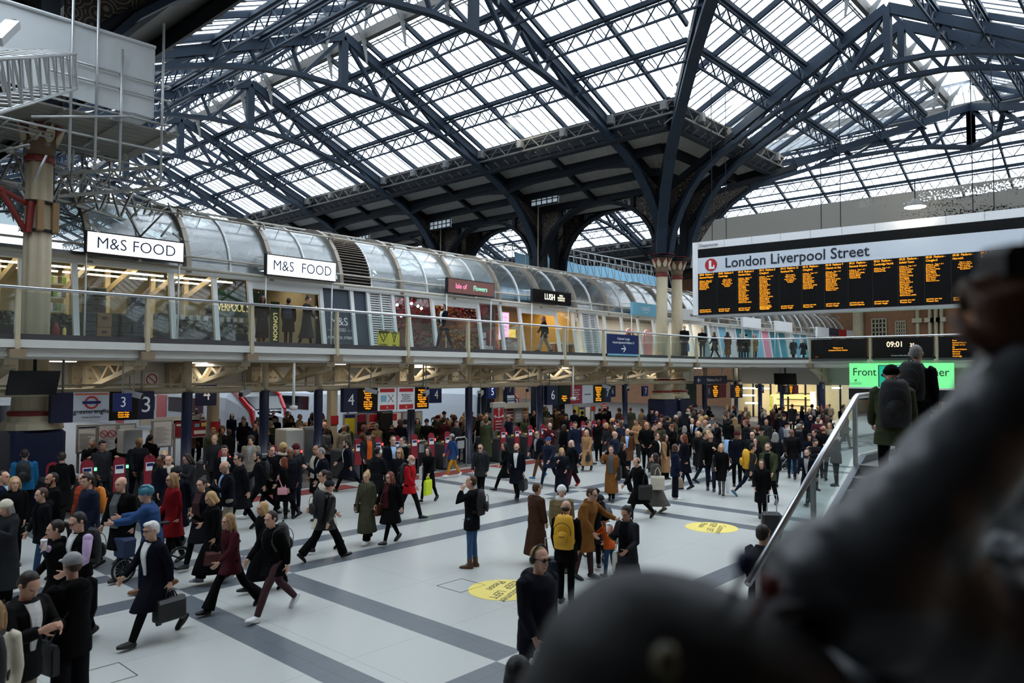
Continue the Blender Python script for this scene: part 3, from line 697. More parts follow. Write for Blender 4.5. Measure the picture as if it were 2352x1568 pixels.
# inside: floor lights, ceilings, back walls
CEIL = mat('shop_ceiling_dark', rgb(70, 68, 64), .7, 0, .2)
MB().box(SHX0, SHX1, 24.7, 30.6, 7.2, 7.3).build('ceiling_panel', CEIL, shop)
secs = [(-60, 738, rgb(150, 142, 120)), (738, 904, rgb(60, 60, 60)), (904, 1152, rgb(120, 92, 84)), (1152, 1338, rgb(170, 140, 80)), (1338, 1632, rgb(214, 208, 196)), (1632, 1912, rgb(120, 150, 155))]
for k, (a, b, c) in enumerate(secs):
    x0, x1 = sx(a), sx(b); mt = mat('shop_back_wall_%s' % 'abcdef'[k], c, .7)
    MB().box(x0+.05, x1-.05, 29.0, 29.1, ZF, 7.2).build('back_wall', mt, shop); MB().box(x1-.04, x1+.04, 24.8, 29, ZF, 7.2).build('party_wall', mt, shop)
    L = bpy.data.lights.new('shop_light', 'AREA'); L.shape = 'RECTANGLE'; L.size = x1-x0-.6; L.size_y = 1.6; L.energy = 26*(x1-x0)*(.45, .1, .6, 1.1, 1.3, .8)[k]; L.color = ((1, .82, .52), (1, 1, 1), (1, .85, .75), (1, .74, .36), (1, .95, .85), (.9, .97, 1))[k]
    lo = link('shop_light', L, shop); lo.location = ((x0+x1)/2, 26.4, 7.12)
x0, x1 = sx(-60), sx(560)
for y in (25.3, 26.6):
    k = x0
    while k < x1-1:
        MB().beam((k, y, 6.86), (min(k+2.6, x1), y, 6.86), .09, .05).build('strip_lamp', WARM, shop); k += 2.75
for x in [sx(p) for p in (60, 230, 330, 440, 520)]:
    MB().beam((x, 27.6, ZF), (x, 27.6, 7.2), .16, .16).build('inner_post', CREAM, shop); MB().beam((x, 25, 7.1), (x, 27.6, 6.4), .14, .2).build('inner_rafter', CREAM, shop)
# ---- goods and fittings inside the shops
def put(px, py, Y): return at(px, py, Y=Y)
CRATE = mat('crate_grey', rgb(66, 76, 84), .6); CRATEG = mat('crate_green', rgb(40, 58, 52), .6); CARD = mat('cardboard', rgb(150, 118, 84), .8); TILLM = mat('till_beige', rgb(170, 160, 140), .5)
def crate(x, y, z, sx_, sz, m, label, cat='crate', grp='shop crates'):
    t = thing('crate' if cat == 'crate' else 'carton', (x, y, z), label, cat, grp)
    b = MB(); b.rbox(x, y, z+sz/2, sx_, .4, sz-.01, .02); b.build('body', m, t)
    b = MB(); b.box(x-.07, x+.07, y-.215, y-.2, z+sz*.6, z+sz*.75); b.build('hand_hole', BLACKM, t)
def stack(px, n, Y, w_, sz, m, where, cat='crate', grp='shop crates'):
    x = xat(px, Y)
    for i in range(n):
        crate(x, Y, ZF+i*sz, w_, sz, m, where+', '+('lowest of its stack' if i == 0 else 'topmost of its stack' if i == n-1 else ordn[i]+' from the bottom'), cat, grp)
stack(205, 3, 24.95, .55, .3, CRATE, 'grey crate behind the glass left of the cardboard cartons')
stack(232, 2, 24.9, .42, .44, CARD, 'brown cardboard carton behind the shop glass', 'carton', 'cardboard cartons')
stack(255, 3, 24.95, .5, .3, CRATEG, 'dark green crate just right of the cardboard cartons')
stack(280, 3, 24.95, .5, .3, CRATEG, 'dark green crate left of the tall crate stack')
stack(313, 5, 24.95, .55, .3, CRATE, 'grey crate in the tall stack beside the gallery post')
stack(212, 6, 26.2, .6, .3, CRATE, 'dark grey crate in the rear stack under the strip lamps')
stack(372, 4, 24.95, .5, .25, CRATEG, 'green tray crate right of the second gallery post')
LEAFM = mat('leaf_green', rgb(52, 78, 52), .7, 0, .4, 9); LEAFD = mat('leaf_dark', rgb(36, 52, 42), .7, 0, .4, 9); BLOSS = mat('pale_blossom', rgb(150, 160, 140), .7, 0, .3, 9)
REDF = mat('red_petals', rgb(170, 26, 40), .6, 0, .35, 9); PINKF = mat('pink_petals', rgb(214, 120, 140), .6, 0, .3, 9); YELF = mat('yellow_petals', rgb(214, 170, 50), .6, 0, .3, 9)
def clump(name, x0, x1, y0, y1, z0, z1, n, r, ms, label, cat='plants', seed=1, parent=None):
    R = random.Random(seed); m = MB()
    for i in range(n):
        c = (R.uniform(x0, x1), R.uniform(y0, y1), R.uniform(z0, z1)); m.m = R.randrange(len(ms)); q = r*R.uniform(.6, 1.3)
        a = R.uniform(0, 6.28); d = Vector((cos(a), sin(a), R.uniform(-.4, .8)))*q
        s = d.orthogonal().normalized()*q*.55; c = Vector(c)
        m.add([c-d, c+s, c+d, c-s], [(0, 1, 2, 3)]); s2 = d.cross(s).normalized()*q*.55; m.add([c-d, c+s2, c+d, c-s2], [(0, 1, 2, 3)])
    o = m.build(name, ms, parent); 
    if parent is None: tag(o, label, cat, None, 'stuff')
    return o
for a, b, nm, k in ((400, 490, 'left of the tall mullion', 1), (495, 570, 'beside the shop doorway', 2), (106, 164, 'behind the big cream column', 3), (-20, 35, 'at the left photo edge', 4)):
    x0, x1 = xat(a, 25), xat(b, 25)
    t = thing('plant_bench', ((x0+x1)/2, 25, ZF), 'dark bench of potted greenery inside the window '+nm, 'plant bench', 'plant benches')
    MB().box(x0, x1, 24.7, 25.3, ZF, ZF+.42).build('bench', BLACKM, t)
    o = clump('foliage', x0, x1, 24.7, 25.3, ZF+.42, ZF+.8, 420, .07, [LEAFM, LEAFD, BLOSS], '', seed=k, parent=t); o['kind'] = 'stuff'
    if k < 3:
        for j in range(5):
            x = x0+(x1-x0)*(j+.5)/5; q = MB().box(x-.07, x+.07, 25.32, 25.33, ZF+.86, ZF+1.02); q.build('price_card', SIGNWHITE, t); MB().box(x-.005, x+.005, 25.33, 25.34, ZF+.4, ZF+.9).build('card_stick', BLACKM, t)
        MB().box(x0, x1, 25.9, 26.3, ZF, ZF+1.0).build('till_counter', CRATE, t)
        for j in range(2):
            x = x0+(x1-x0)*(j+.5)/2; MB().box(x-.2, x+.2, 25.95, 26.05, ZF+1.05, ZF+1.4).build('till_screen', TILLM if j else BLACKG, t)
GREENB = mat('green_board', rgb(30, 74, 52), .5); GOLD = led('gold_letters', (1., .72, .25), .8)
p = put(540, 706, 25.6); t = thing('wall_sign', p, 'dark green hanging board with gold lettering inside the food shop', 'sign')
MB().box(p.x-.85, p.x+1.2, 25.55, 25.6, p.z-.35, p.z+.6).build('board', GREENB, t); text('LIVERPOOL ST', (p.x-.1, 25.55, p.z-.02), XR, .42, GOLD, t, spacing=.9, sx=.62)
p = put(630, 735, 25.8); t = thing('door_sign', (p.x, 25.8, ZF), 'tall dark green panel with vertical gold lettering in the shop doorway', 'sign')
MB().box(p.x-.18, p.x+.18, 25.75, 25.8, ZF, 6.35).build('board', GREENB, t); text('LONDON', (p.x, 25.75, 5.4), (0, 0, -1), .24, GOLD, t, up=(1, 0, 0), off=.02)
p = put(690, 690, 27.6); t = thing('menu_light', p, 'small glowing white and yellow panel on the brown wall inside the shop doorway', 'light panel')
MB().box(p.x-.4, p.x+.5, 27.5, 27.56, p.z-.05, p.z+.28).build('white_panel', WHITEGLOW, t); MB().box(p.x-.4, p.x+.1, 27.5, 27.56, p.z-.3, p.z-.12).build('yellow_panel', GOLD, t)
p = put(450, 720, 26.6)
t = thing('produce_shelf', (xat(125, 26), 26, ZF), 'lit shelf of green and white packets behind the big cream column', 'shelf')
x0, x1 = xat(104, 26), xat(142, 26)
for k in range(4):
    z = ZF+.5+k*.42; MB().box(x0, x1, 25.8, 26.2, z, z+.04).build('shelf_board', WHITEP, t)
    for j in range(8):
        x = x0+(x1-x0)*(j+.5)/8; MB().rbox(x, 25.9, z+.16, .1, .1, .22, .02).build('packet', mat('packet_%s' % 'gwy'[(j//2+k) % 3], (rgb(140, 190, 90), rgb(220, 222, 214), rgb(90, 80, 66))[(j//2+k) % 3], .5), t)
p = put(135, 773, 24.0); t = thing('floor_lantern', (p.x, 24.0, ZF), 'small red and yellow extinguisher pair by the foot of the shopfront', 'extinguisher')
MB().lathe([(.09, 0), (.1, .3), (.06, .42), (.03, .5)], (p.x-.08, 24.0, ZF), 10).build('red_can', REDP, t, True); MB().lathe([(.05, 0), (.05, .3), (.02, .36)], (p.x+.14, 24.0, ZF), 8).build('yellow_can', STICK, t, True)
# flower shop
R = random.Random(5)
for k, (a, b, z0, z1, ms, nm) in enumerate(((908, 936, 5.5, 6.9, [LEAFM, REDF, PINKF], 'in the narrow window beside the white louvre'), (942, 992, 5.9, 6.9, [REDF, LEAFD, REDF], 'hung high in the wide flower window'), (942, 992, 4.6, 5.5, [PINKF, LEAFD, REDF, BLOSS], 'banked low in the wide flower window'),
                                      (1000, 1032, 5.2, 6.9, [REDF, LEAFM, YELF], 'beside the flower shop doorway'), (1036, 1098, 4.7, 5.6, [LEAFM, REDF, YELF, BLOSS], 'on the floor racks of the flower shop'), (1036, 1100, 6.3, 6.95, [LEAFD, REDF], 'trailing from the flower shop ceiling'), (1104, 1128, 6.2, 6.9, [LEAFD, REDF], 'over the red heart in the window'))):
    clump('flower_display', xat(a, 25.6), xat(b, 25.6), 25.0, 26.2, z0, z1, 460, .075, ms, 'mass of flowers and leaves '+nm, 'flowers', 20+k)
for k in range(5):
    px, py = ((912, 700), (921, 725), (945, 697), (960, 703), (968, 708))[k]; p = put(px, py, 24.9); t = thing('string_bulb', p, 'round glowing bulb hanging in the flower shop window, '+ordn[k]+' from the left', 'bulb', 'window bulbs')
    MB().ball(p, .06, 10, 6).build('bulb', LAMPW, t, True); MB().tube([p, p+Vector((0, 0, .3))], .008, 5).build('flex', BLACKM, t)
p = put(1112, 712, 25.0); t = thing('paper_heart', p, 'big red heart hanging in the flower shop window', 'heart')
hp = [(p.x+.27*(16*sin(a)**3)/16, 25.0, p.z+.27*(13*cos(a)-5*cos(2*a)-2*cos(3*a)-cos(4*a))/15) for a in [2*pi*i/36 for i in range(36)]]; MB().prism(hp, (0, .08, 0)).build('heart', REDF, t); MB().tube([(p.x, 25.04, p.z+.2), (p.x, 25.04, 6.9)], .006, 5).build('string', BLACKM, t)
for k, (px, py, s) in enumerate(((1108, 770, 'L'), (1108, 788, 'O'), (1114, 800, 'V'), (1124, 801, 'E'))):
    p = put(px, py, 24.95); t = thing('letter_block', p, 'white cube with a red letter '+s+' in the flower window', 'letter block', 'letter blocks')
    MB().rbox(p.x, p.y, p.z, .26, .26, .26, .02).build('cube', SIGNWHITE, t); text(s, (p.x, p.y-.13, p.z), XR, .22, LETTERR, t)
BAL = mat('red_balloon', rgb(200, 40, 48), .25, 0, .05)
for k, (px, py, r) in enumerate(((1131, 756, .17), (1124, 766, .13), (1132, 772, .15), (1126, 780, .14), (1135, 786, .15), (1128, 792, .14), (1138, 797, .16), (1130, 803, .14), (1142, 806, .13))):
    p = put(px, py, 25.0+.06*(k % 3)); o = MB().ball(p, (r, r, r*1.1), 14, 9).build('balloon', BAL, None, True)
    tag(o, 'round red balloon, topmost of the balloon column' if k == 0 else 'small red balloon in the balloon column of the flower window', 'balloon', 'red balloons')
# soap shop
WOODS = mat('shop_wood', rgb(120, 84, 56), .6, 0, .2, 5); PINKG = led('pink_lightbox', (1., .5, .78), 1.2); YELG = led('yellow_poster', (1., .66, .08), .9); ORG = led('orange_shelf_glow', (1., .5, .12), 1.6)
x0, x1 = xat(1158, 25), xat(1194, 25); t = thing('shop_counter', ((x0+x1)/2, 25, ZF), 'brown wooden counter below the yellow poster in the soap shop', 'counter'); MB().box(x0, x1, 24.8, 25.3, ZF, ZF+.75).build('body', WOODS, t); MB().box(x0-.03, x1+.03, 24.75, 25.35, ZF+.75, ZF+.8).build('worktop', mat('pale_wood', rgb(170, 132, 90), .5), t)
p = put(1177, 778, 25.3); o = MB().box(p.x-.32, p.x+.3, 25.36, 25.4, ZF+.8, ZF+1.25).build('poster', YELG); tag(o, 'glowing yellow poster standing on the wooden counter', 'poster')
p = put(1158, 745, 25.1); t = thing('pink_panel', p, 'tall pink lit panel with white writing in the soap shop window', 'light panel'); MB().box(p.x-.35, p.x+.35, 25.1, 25.15, p.z-.75, p.z+.6).build('panel', PINKG, t)
for i, s in enumerate(('JOIN', 'THE', 'REAL', 'FUN')): text(s, (p.x, 25.1, p.z+.35-.22*i), XR, .17, LETTERW, t)
x0, x1 = xat(1283, 27), xat(1316, 27); t = thing('bottle_shelf', ((x0+x1)/2, 27, ZF), 'glowing orange shelves of bottles in the soap shop', 'shelf')
for k in range(3):
    z = ZF+.95+k*.4; MB().box(x0, x1, 26.9, 27.2, z, z+.05).build('shelf_board', WOODS, t); MB().box(x0, x1, 27.2, 27.24, z+.05, z+.38).build('back_glow', ORG, t)
for k in range(3):
    for j in range(9):
        x = x0+(x1-x0)*(j+.5)/9; z = ZF+1.0+k*.4
        o = MB().lathe([(.045, 0), (.05, .14), (.02, .2), (.02, .25)], (x, 27.02, z), 8).build('bottle', mat('bottle_%s' % 'aoc'[(j+k) % 3], (rgb(60, 40, 24), rgb(200, 110, 40), rgb(230, 220, 200))[(j+k) % 3], .3), None, True)
        tag(o, 'small bottle on the glowing orange soap shop shelves', 'bottle', 'bottles on the orange shelves')
x0, x1 = xat(1268, 25.2), xat(1318, 25.2); t = thing('wash_counter', ((x0+x1)/2, 25, ZF), 'low counter with a pale top behind the walking woman in the soap shop', 'counter'); MB().box(x0, x1, 25.0, 25.5, ZF, ZF+.6).build('body', WOODS, t); MB().box(x0-.03, x1+.03, 24.95, 25.55, ZF+.6, ZF+.68).build('worktop', WHITEP, t)
# cake shop arches
PARCH = mat('pink_arch', rgb(222, 150, 156), .5)
for k, px in enumerate((1447, 1488)):
    p = put(px, 775, 26); t = thing('arch_panel', (p.x, 26, ZF), 'pink arched display niche in the cake shop, '+('left of the two', 'right one, by the cream columns')[k], 'display niche', 'pink arches')
    o = [(p.x-.55, 26, ZF), *[(p.x-.55*cos(a), 26, ZF+1.3+.55*sin(a)) for a in [pi*i/16 for i in range(17)]], (p.x+.55, 26, ZF)]; MB().prism(o, (0, .06, 0)).build('panel', PARCH, t)
    o = [(p.x-.38, 25.97, ZF+.9), *[(p.x-.38*cos(a), 25.97, ZF+1.3+.38*sin(a)) for a in [pi*i/12 for i in range(13)]], (p.x+.38, 25.97, ZF+.9)]; MB().prism(o, (0, .03, 0)).build('niche', mat('niche_brown', rgb(120, 70, 44), .6) if k == 0 else mat('niche_pale', rgb(226, 180, 180), .6), t)
p = put(1474, 800, 24.0); o = MB().rbox(p.x+2.2, 23.9, ZF+.5, .45, .45, 1.0, .05).build('yellow_bin', mat('bin_yellow', rgb(222, 160, 40), .5)); tag(o, 'yellow stand behind the paired cream columns on the gallery', 'stand')

# ------------------------------------------------------------------ shop signs on leaning poles
THIN = mat('thin_blue_letters', rgb(40, 62, 96), .5)
def shop_sign(tl, bl, tr, label, face, body, writers, edge=BLACKM, Y=23.95):
    a, b, c = at(*tl, Y=Y), at(*bl, Y=Y), at(*tr, Y=Y); x0, x1, z1, z0 = a.x, c.x, (a.z+c.z)/2, b.z
    t = thing('shop_sign', ((x0+x1)/2, Y, z0), label, 'sign', 'gallery shop signs')
    MB().box(x0, x1, Y, Y+.16, z0, z1).build('sign_box', edge, t); MB().box(x0+.04, x1-.04, Y-.015, Y, z0+.04, z1-.04).build('face', face, t)
    for x in (x0+.05, x1-.12):
        MB().tube([(x, Y+.1, z0), (x+.02, YB-.05, ZF+.02)], .028, 8).build('pole', FRAMEW, t, True); MB().tube([(x, Y+.1, z1-.1), (x, YT+.1, z1-.05)], .025, 6).build('arm', FRAMEW, t)
    w_ = x1-x0; h = z1-z0
    for s, u, v, sz, m, sxx in writers: text(s, (x0+w_*u, Y-.015, z0+h*v), XR, sz*h, m, t, off=.006, sx=sxx, bold=-.002 if m is THIN else .004 if sz > .3 else 0)
    return t
shop_sign((198, 527), (196, 580), (424, 557), 'glowing white food shop sign nearest the big cream column', WHITEGLOW, None, [('M&S', .245, .48, .72, THIN, .96), ('FOOD', .675, .48, .72, THIN, .96)])
shop_sign((612, 582), (609, 631), (773, 602), 'glowing white food shop sign above the shop doorway', WHITEGLOW, None, [('M&S', .23, .48, .68, THIN, .88), ('FOOD', .7, .48, .68, THIN, .88)])
FADE = mat('rose_brown_panel', rgb(140, 92, 86), .5); PINKL = led('pink_letters', (1., .25, .45), .8); MINT = led('mint_letters', (.35, .85, .6), .6); CRL = led('cream_letters', (1., .92, .7), 1.4)
shop_sign((1028, 637), (1024, 672), (1136, 650), 'rose brown flower shop sign with pink and mint lettering', FADE, None, [('Isle of', .27, .5, .46, PINKL, .9), ('Flowers', .68, .48, .46, MINT, .9)])
shop_sign((1224, 662), (1222, 694), (1312, 673), 'black soap shop sign with cream lettering', BLACKG, None, [('LUSH', .42, .5, .6, CRL, .85), ('FRESH\nHANDMADE\nCOSMETICS', .72, .52, .17, CRL, .9)])
shop_sign((1453, 694), (1449, 722), (1511, 699), 'pale blue cake shop sign left of the paired cream columns', mat('sky_blue_panel', rgb(120, 186, 214), .5), None, [("LOLA'S", .5, .55, .4, LETTERW, .9), ('CUPCAKES', .5, .25, .12, LETTERW, .9)], mat('sky_blue_edge', rgb(130, 190, 214), .5))
shop_sign((1567, 709), (1564, 733), (1618, 714), 'white clothes shop sign partly behind the departure board', mat('pale_panel', rgb(206, 206, 204), .5), None, [('superdry', .5, .5, .42, LETTERD, .9)], FRAMEW)
for i, (l, tp, bt, r) in enumerate(((1706, 728, 751, 1748), (1782, 737, 760, 1820), (1877, 750, 773, 1904))):
    shop_sign((l, tp), (l-1, bt), (r, tp+3), 'blank white shop sign below the departure board, '+('left', 'middle', 'right')[i]+' of the three', SIGNWHITE, None, [], FRAMEW)
a, b = at(1907, 753, Y=23.95), at(1962, 775, Y=23.95); t = thing('shop_sign', ((a.x+b.x)/2, 23.95, b.z), 'navy, red and white shop sign at the far end of the glass barrel', 'sign', 'gallery shop signs'); w3 = (b.x-a.x)/3
for i, m in enumerate((NAVY, LETTERR, SIGNWHITE)): MB().box(a.x+w3*i, a.x+w3*(i+1), 23.95, 24.1, b.z, a.z).build('panel', m, t)
MB().tube([(a.x+.2, 24.05, b.z), (a.x+.2, YB, ZF)], .03, 6).build('pole', FRAMEW, t)
# blue notice on the balustrade
a, b = at(1391, 766, Y=20.72), at(1463, 818, Y=20.72); t = thing('lounge_sign', ((a.x+b.x)/2, 20.7, b.z), 'blue customer lounge sign fixed to the gallery balustrade', 'sign')
MB().box(a.x, b.x, 20.62, 20.66, b.z, a.z).build('panel', SIGNBLUE, t); MB().box(a.x, b.x, 20.6, 20.625, b.z, b.z+.09).build('stripe', LBLUE, t)
xm = (a.x+b.x)/2; h = a.z-b.z
for s, v, sz in (('Customer Lounge', .8, .17), ('located adjacent to Platform 10', .62, .17), ('→', .33, .4)): 
    if s != '→': text(s, (xm, 20.62, b.z+h*v), XR, sz, LETTERW, t, sx=.86)
m = MB(); z = b.z+h*.33; m.beam((xm-.2, 20.61, z), (xm+.18, 20.61, z), .01, .05); m.beam((xm+.18, 20.61, z), (xm, 20.61, z+.16), .01, .05); m.beam((xm+.18, 20.61, z), (xm, 20.61, z-.16), .01, .05); m.build('arrow', LETTERW, t)
# yellow caution barrier
YELB = mat('caution_yellow', rgb(206, 196, 50), .5); p = put(868, 797, 22.6); q = put(892, 797, 22.6); r_ = put(905, 797, 23.1)
t = thing('caution_barrier', (p.x, 22.6, ZF), 'folding yellow caution barrier with black stripes in front of the white louvre', 'barrier')
z1 = put(880, 760, 22.6).z
for (A, B), k in ((((p.x, 22.6), (q.x, 22.6)), 0), (((q.x, 22.6), (r_.x+.35, 23.2)), 1)):
    d = Vector((B[0]-A[0], B[1]-A[1], 0)); L_ = d.length; d.normalize(); n = Vector((d.y, -d.x, 0)); o = Vector((A[0], A[1], ZF+.02))
    MB().prism([o, o+d*L_, o+d*L_+Vector((0, 0, z1-ZF)), o+Vector((0, 0, z1-ZF))], n*-.03).build('panel', YELB, t)
    m = MB(); c = o+d*L_/2+Vector((0, 0, .42))+n*.005
    tri = [c+d*.2+Vector((0, 0, .14)), c-d*.2+Vector((0, 0, .14)), c-Vector((0, 0, .2))]
    for i in range(3): m.beam(tri[i], tri[(i+1) % 3], .02, .03, n)
    for i in range(6): 
        e = o+d*(L_*(i+.15)/6)+Vector((0, 0, z1-ZF-.09))+n*.004; m.prism([e, e+d*.06, e+d*.1+Vector((0, 0, .08)), e+d*.04+Vector((0, 0, .08))], n*.004)
    m.beam(c+Vector((0, 0, .1)), c+d*.06+Vector((0, 0, -.02)), .02, .03, n); m.build('printed_mark', BLACKM, t)
    for s, v in (('CAUTION', .62), ('CLEANING', .1)): text(s, o+d*L_/2+Vector((0, 0, v)), d, .12, BLACKM, t, off=.006, sx=.7)
# ------------------------------------------------------------------ big cream columns
REDBAND = mat('column_red', rgb(120, 34, 32), .5)
def lobed(m, cx_, cy_, prof, lobes=12, amp=.06, n=72):
    m.rings([[(cx_+r*(1+amp*cos(lobes*2*pi*j/n))*cos(2*pi*j/n), cy_+r*(1+amp*cos(lobes*2*pi*j/n))*sin(2*pi*j/n), z) for j in range(n)] for r, z in prof])
def column(x, y, label, lobes, capital=True):
    t = thing('iron_column', (x, y, 0), label, 'column', 'big cream columns')
    m = MB(); lobed(m, x, y, [(.33, 3.4), (.32, 6), (.3, 9.3)], lobes, .07 if lobes < 12 else .03); m.build('shaft', CREAM, t, True)
    MB().rbox(x, y, 1.1, 1.25, 1.25, 2.2, .08).build('base_casing', NAVY, t)
    m = MB(); m.lathe([(.72, 2.2), (.7, 2.36), (.6, 2.42), (.56, 2.6), (.5, 2.66), (.47, 3.3), (.40, 3.36)], (x, y, 0), 16); m.build('pedestal', CREAMD, t)
    m = MB(); m.lathe([(.57, 2.55), (.58, 2.58), (.58, 2.66), (.52, 2.68)], (x, y, 0), 16); m.lathe([(.475, 3.22), (.49, 3.24), (.49, 3.32), (.44, 3.34)], (x, y, 0), 16); m.build('red_ring', REDBAND, t)
    m = MB(); m.lathe([(.34, 9.2), (.36, 9.24), (.36, 9.34), (.33, 9.36)], (x, y, 0), 20); m.build('necking', REDBAND, t)
    if capital:
        m = MB(); m.lathe([(.31, 9.34), (.36, 9.6), (.36, 9.75), (.5, 10.15), (.56, 10.25)], (x, y, 0), 20); m.build('bell', mat('capital_brown', rgb(112, 90, 70), .7, 0, .2), t, True)
        m = MB(); m.rbox(x, y, 10.33, 1.3, 1.3, .2, .3); m.build('abacus', BLACKST, t); MB().rbox(x, y, 10.44, 1.36, 1.36, .05, .3).build('red_edge', REDBAND, t)
        for k in range(8):
            a = 2*pi*k/8+.2; L = []; 
            for i in range(7):
                u = i/6; r = .38+.22*u**1.6; z = 9.72+.5*u; L.append((r, z, .13*sin(pi*min(1, u*1.0+.12))))
            e = Vector((-sin(a), cos(a), 0)); d = Vector((cos(a), sin(a), 0)); o = Vector((x, y, 0))
            m = MB(); m.strip([o+d*r+e*w_+Vector((0, 0, z)) for r, z, w_ in L], [o+d*r-e*w_+Vector((0, 0, z)) for r, z, w_ in L], d*.04); m.build('leaf', CREAM, t)
            b = a+pi/8; d = Vector((cos(b), sin(b), 0)); e = Vector((-sin(b), cos(b), 0))
            m = MB(); m.strip([o+d*.42+Vector((0, 0, 9.85)), o+d*.55+e*.08+Vector((0, 0, 10.2))], [o+d*.42+Vector((0, 0, 9.84)), o+d*.55-e*.08+Vector((0, 0, 10.2))], d*.03); m.build('red_dart', REDBAND, t)
    return t
column(6.1, 22.5, 'tall cream lobed iron column under the white scaffold at the left', 8)
column(37.5, 22.5, 'tall fluted cream column with leaf capital, left one of the pair by the departure board', 16)
column(39.2, 22.5, 'tall fluted cream column with leaf capital, right one of the pair by the departure board', 16)
for k, (x, y, nm) in enumerate(((38.2, 32, 'behind the soap shop'), (38.2, 41.5, 'behind the flower shop'), (38.2, 51, 'farther back behind the flower shop'))):
    t = thing('arcade_pier', (x, y, 0), 'dark iron arcade pier rising '+nm, 'column', 'arcade piers')
    for q in (-.55, 1.7):
        MB().beam((x+q, y, 0), (x+q, y, 10.2), .6, .6).build('shaft', BLACKST, t); MB().rbox(x+q, y, 10.3, 1.3, 1.3, .25, .3).build('capital', BLACKST, t)
    MB().tube([(x-.9, y-.35, 9), (x-.9, y-.35, 15)], .04, 6).build('rain_pipe', CREAMD, t)
# clamp bands and red stays on the left column
t = thing('clamp_collar', (6.1, 22.5, 8.0), 'red steel clamp and timber packers strapped round the left column', 'clamp')
m = MB()
for z in (8.1, 7.35): m.lathe([(.37, z), (.39, z+.02), (.39, z+.05), (.37, z+.07)], (6.1, 22.5, 0), 16)
m.build('strap', BLACKM, t)
for a in (-100, -40): 
    q = Vector((6.1+.42*cos(radians(a)), 22.5+.42*sin(radians(a)), 7.75)); MB().rbox(q.x, q.y, q.z, .16, .16, .8, .02).build('packer', mat('timber_packer', rgb(150, 120, 82), .7), t)
m = MB(); m.tube([(5.75, 22.3, 8.05), (4.6, 21.6, 8.4)], .07, 8); m.tube([(5.75, 22.3, 7.35), (5.1, 21.9, 8.2)], .07, 8); m.tube([(5.8, 22.2, 7.3), (5.85, 22.2, 8.1)], .09, 8); m.build('red_stay', REDP, t)

# ------------------------------------------------------------------ white sheeted scaffold at the left
SHEET = mat('white_scaffold_sheet', rgb(196, 200, 202), .6, 0, .06, 1.5, .5, bscale=1.2)
t = thing('scaffold', (6, 21.5, 10), 'white sheeted tube scaffold hung round the head of the left column', 'scaffold')
m = MB(); n = 14; R = random.Random(3)
A = []; B = []
for i in range(n+1):
    x = 1.5+(8.2-1.5)*i/n; A.append((x, 20.52+R.uniform(-.02, .02), 10.5+R.uniform(-.02, .02))); B.append((x, 20.5+R.uniform(-.02, .02), 12.4+.08*sin(i*2.1)*.3))
m.strip(A, B, (0, .02, 0)); m.build('sheet', SHEET, t)
m = MB(); m.strip([(8.2, 20.5, 10.5), (8.22, 21.4, 10.5), (8.2, 23.2, 10.5)], [(8.2, 20.5, 12.4), (8.22, 21.4, 12.35), (8.2, 23.2, 12.3)], (-.02, 0, 0)); m.build('side_sheet', SHEET, t)
MB().tube([(1.5, 20.48, 12.4), (8.2, 20.48, 12.42)], .05, 8).build('sheet_roll', SHEET, t)
for k, x in enumerate((6.15, 6.73, 7.32, 8.36)):
    zt = (14.6, 14.4, 12.05, 13.1)[k]; MB().tube([(x, 20.36, (8.7, 8.8, 8.9, 8.75)[k]), (x, 20.36, zt)], .035, 8).build('standard', ALU, t, True)
    m = MB()
    for z in (11.4, 11.02, 10.35, 9.6): m.ball((x, 20.4, z), .055, 7, 5)
    m.build('coupler', GALV, t)
for z in (11.42, 11.03, 10.36, 9.62): MB().tube([(5.6 if z > 11 else 2.0, 20.42, z), (8.6, 20.42, z)], .03, 8).build('ledger', ALU, t, True)
MB().tube([(5.3, 20.3, 9.75), (7.6, 20.3, 10.35)], .03, 8).build('brace', ALU, t, True)
m = MB()
for i in range(11): m.box(2, 8.9, 20.5+.36*i, 20.83+.36*i, 10.18, 10.23)
m.build('board_deck', mat('scaffold_boards', rgb(120, 118, 112), .7, 0, .2, 5), t)
m = MB()
for x in (3.4, 4.7, 6.0, 7.3, 8.5): m.tube([(x, 20.3, 10.12), (x, 24.6, 10.12)], .03, 6)
m.build('transom', GALV, t)
R = random.Random(11)
for i in range(34):
    x, y = R.uniform(3.4, 8.7), R.uniform(20.5, 24.5); z = R.uniform(8.8, 10.0)
    k = i % 3; d = Vector((R.uniform(1, 2.8), 0, R.uniform(-.1, .1))) if k == 0 else Vector((R.uniform(-.8, .8), R.uniform(-1.5, 1.5), R.uniform(-.9, .9))) if k == 1 else Vector((0, R.uniform(1, 2.6), 0))
    q = Vector((x, y, z)); e = q+d; e.x = min(e.x, 8.9); MB().tube([q, e], .028, 6).build('brace', GALV if i % 2 else ALU, t, True)
for i in range(8):
    x = 3.2+.75*i; MB().tube([(x, 24.3, 8.8), (x, 24.3, 11)], .03, 6).build('standard', GALV, t, True)
m = MB(); R = random.Random(4)
for i in range(26):
    x, y, z = R.uniform(4.5, 8.2), R.uniform(21, 24.2), R.uniform(8.9, 9.9); m.ball((x, y, z), R.uniform(.05, .11), 6, 4)
m.build('coupler', GALV, t)
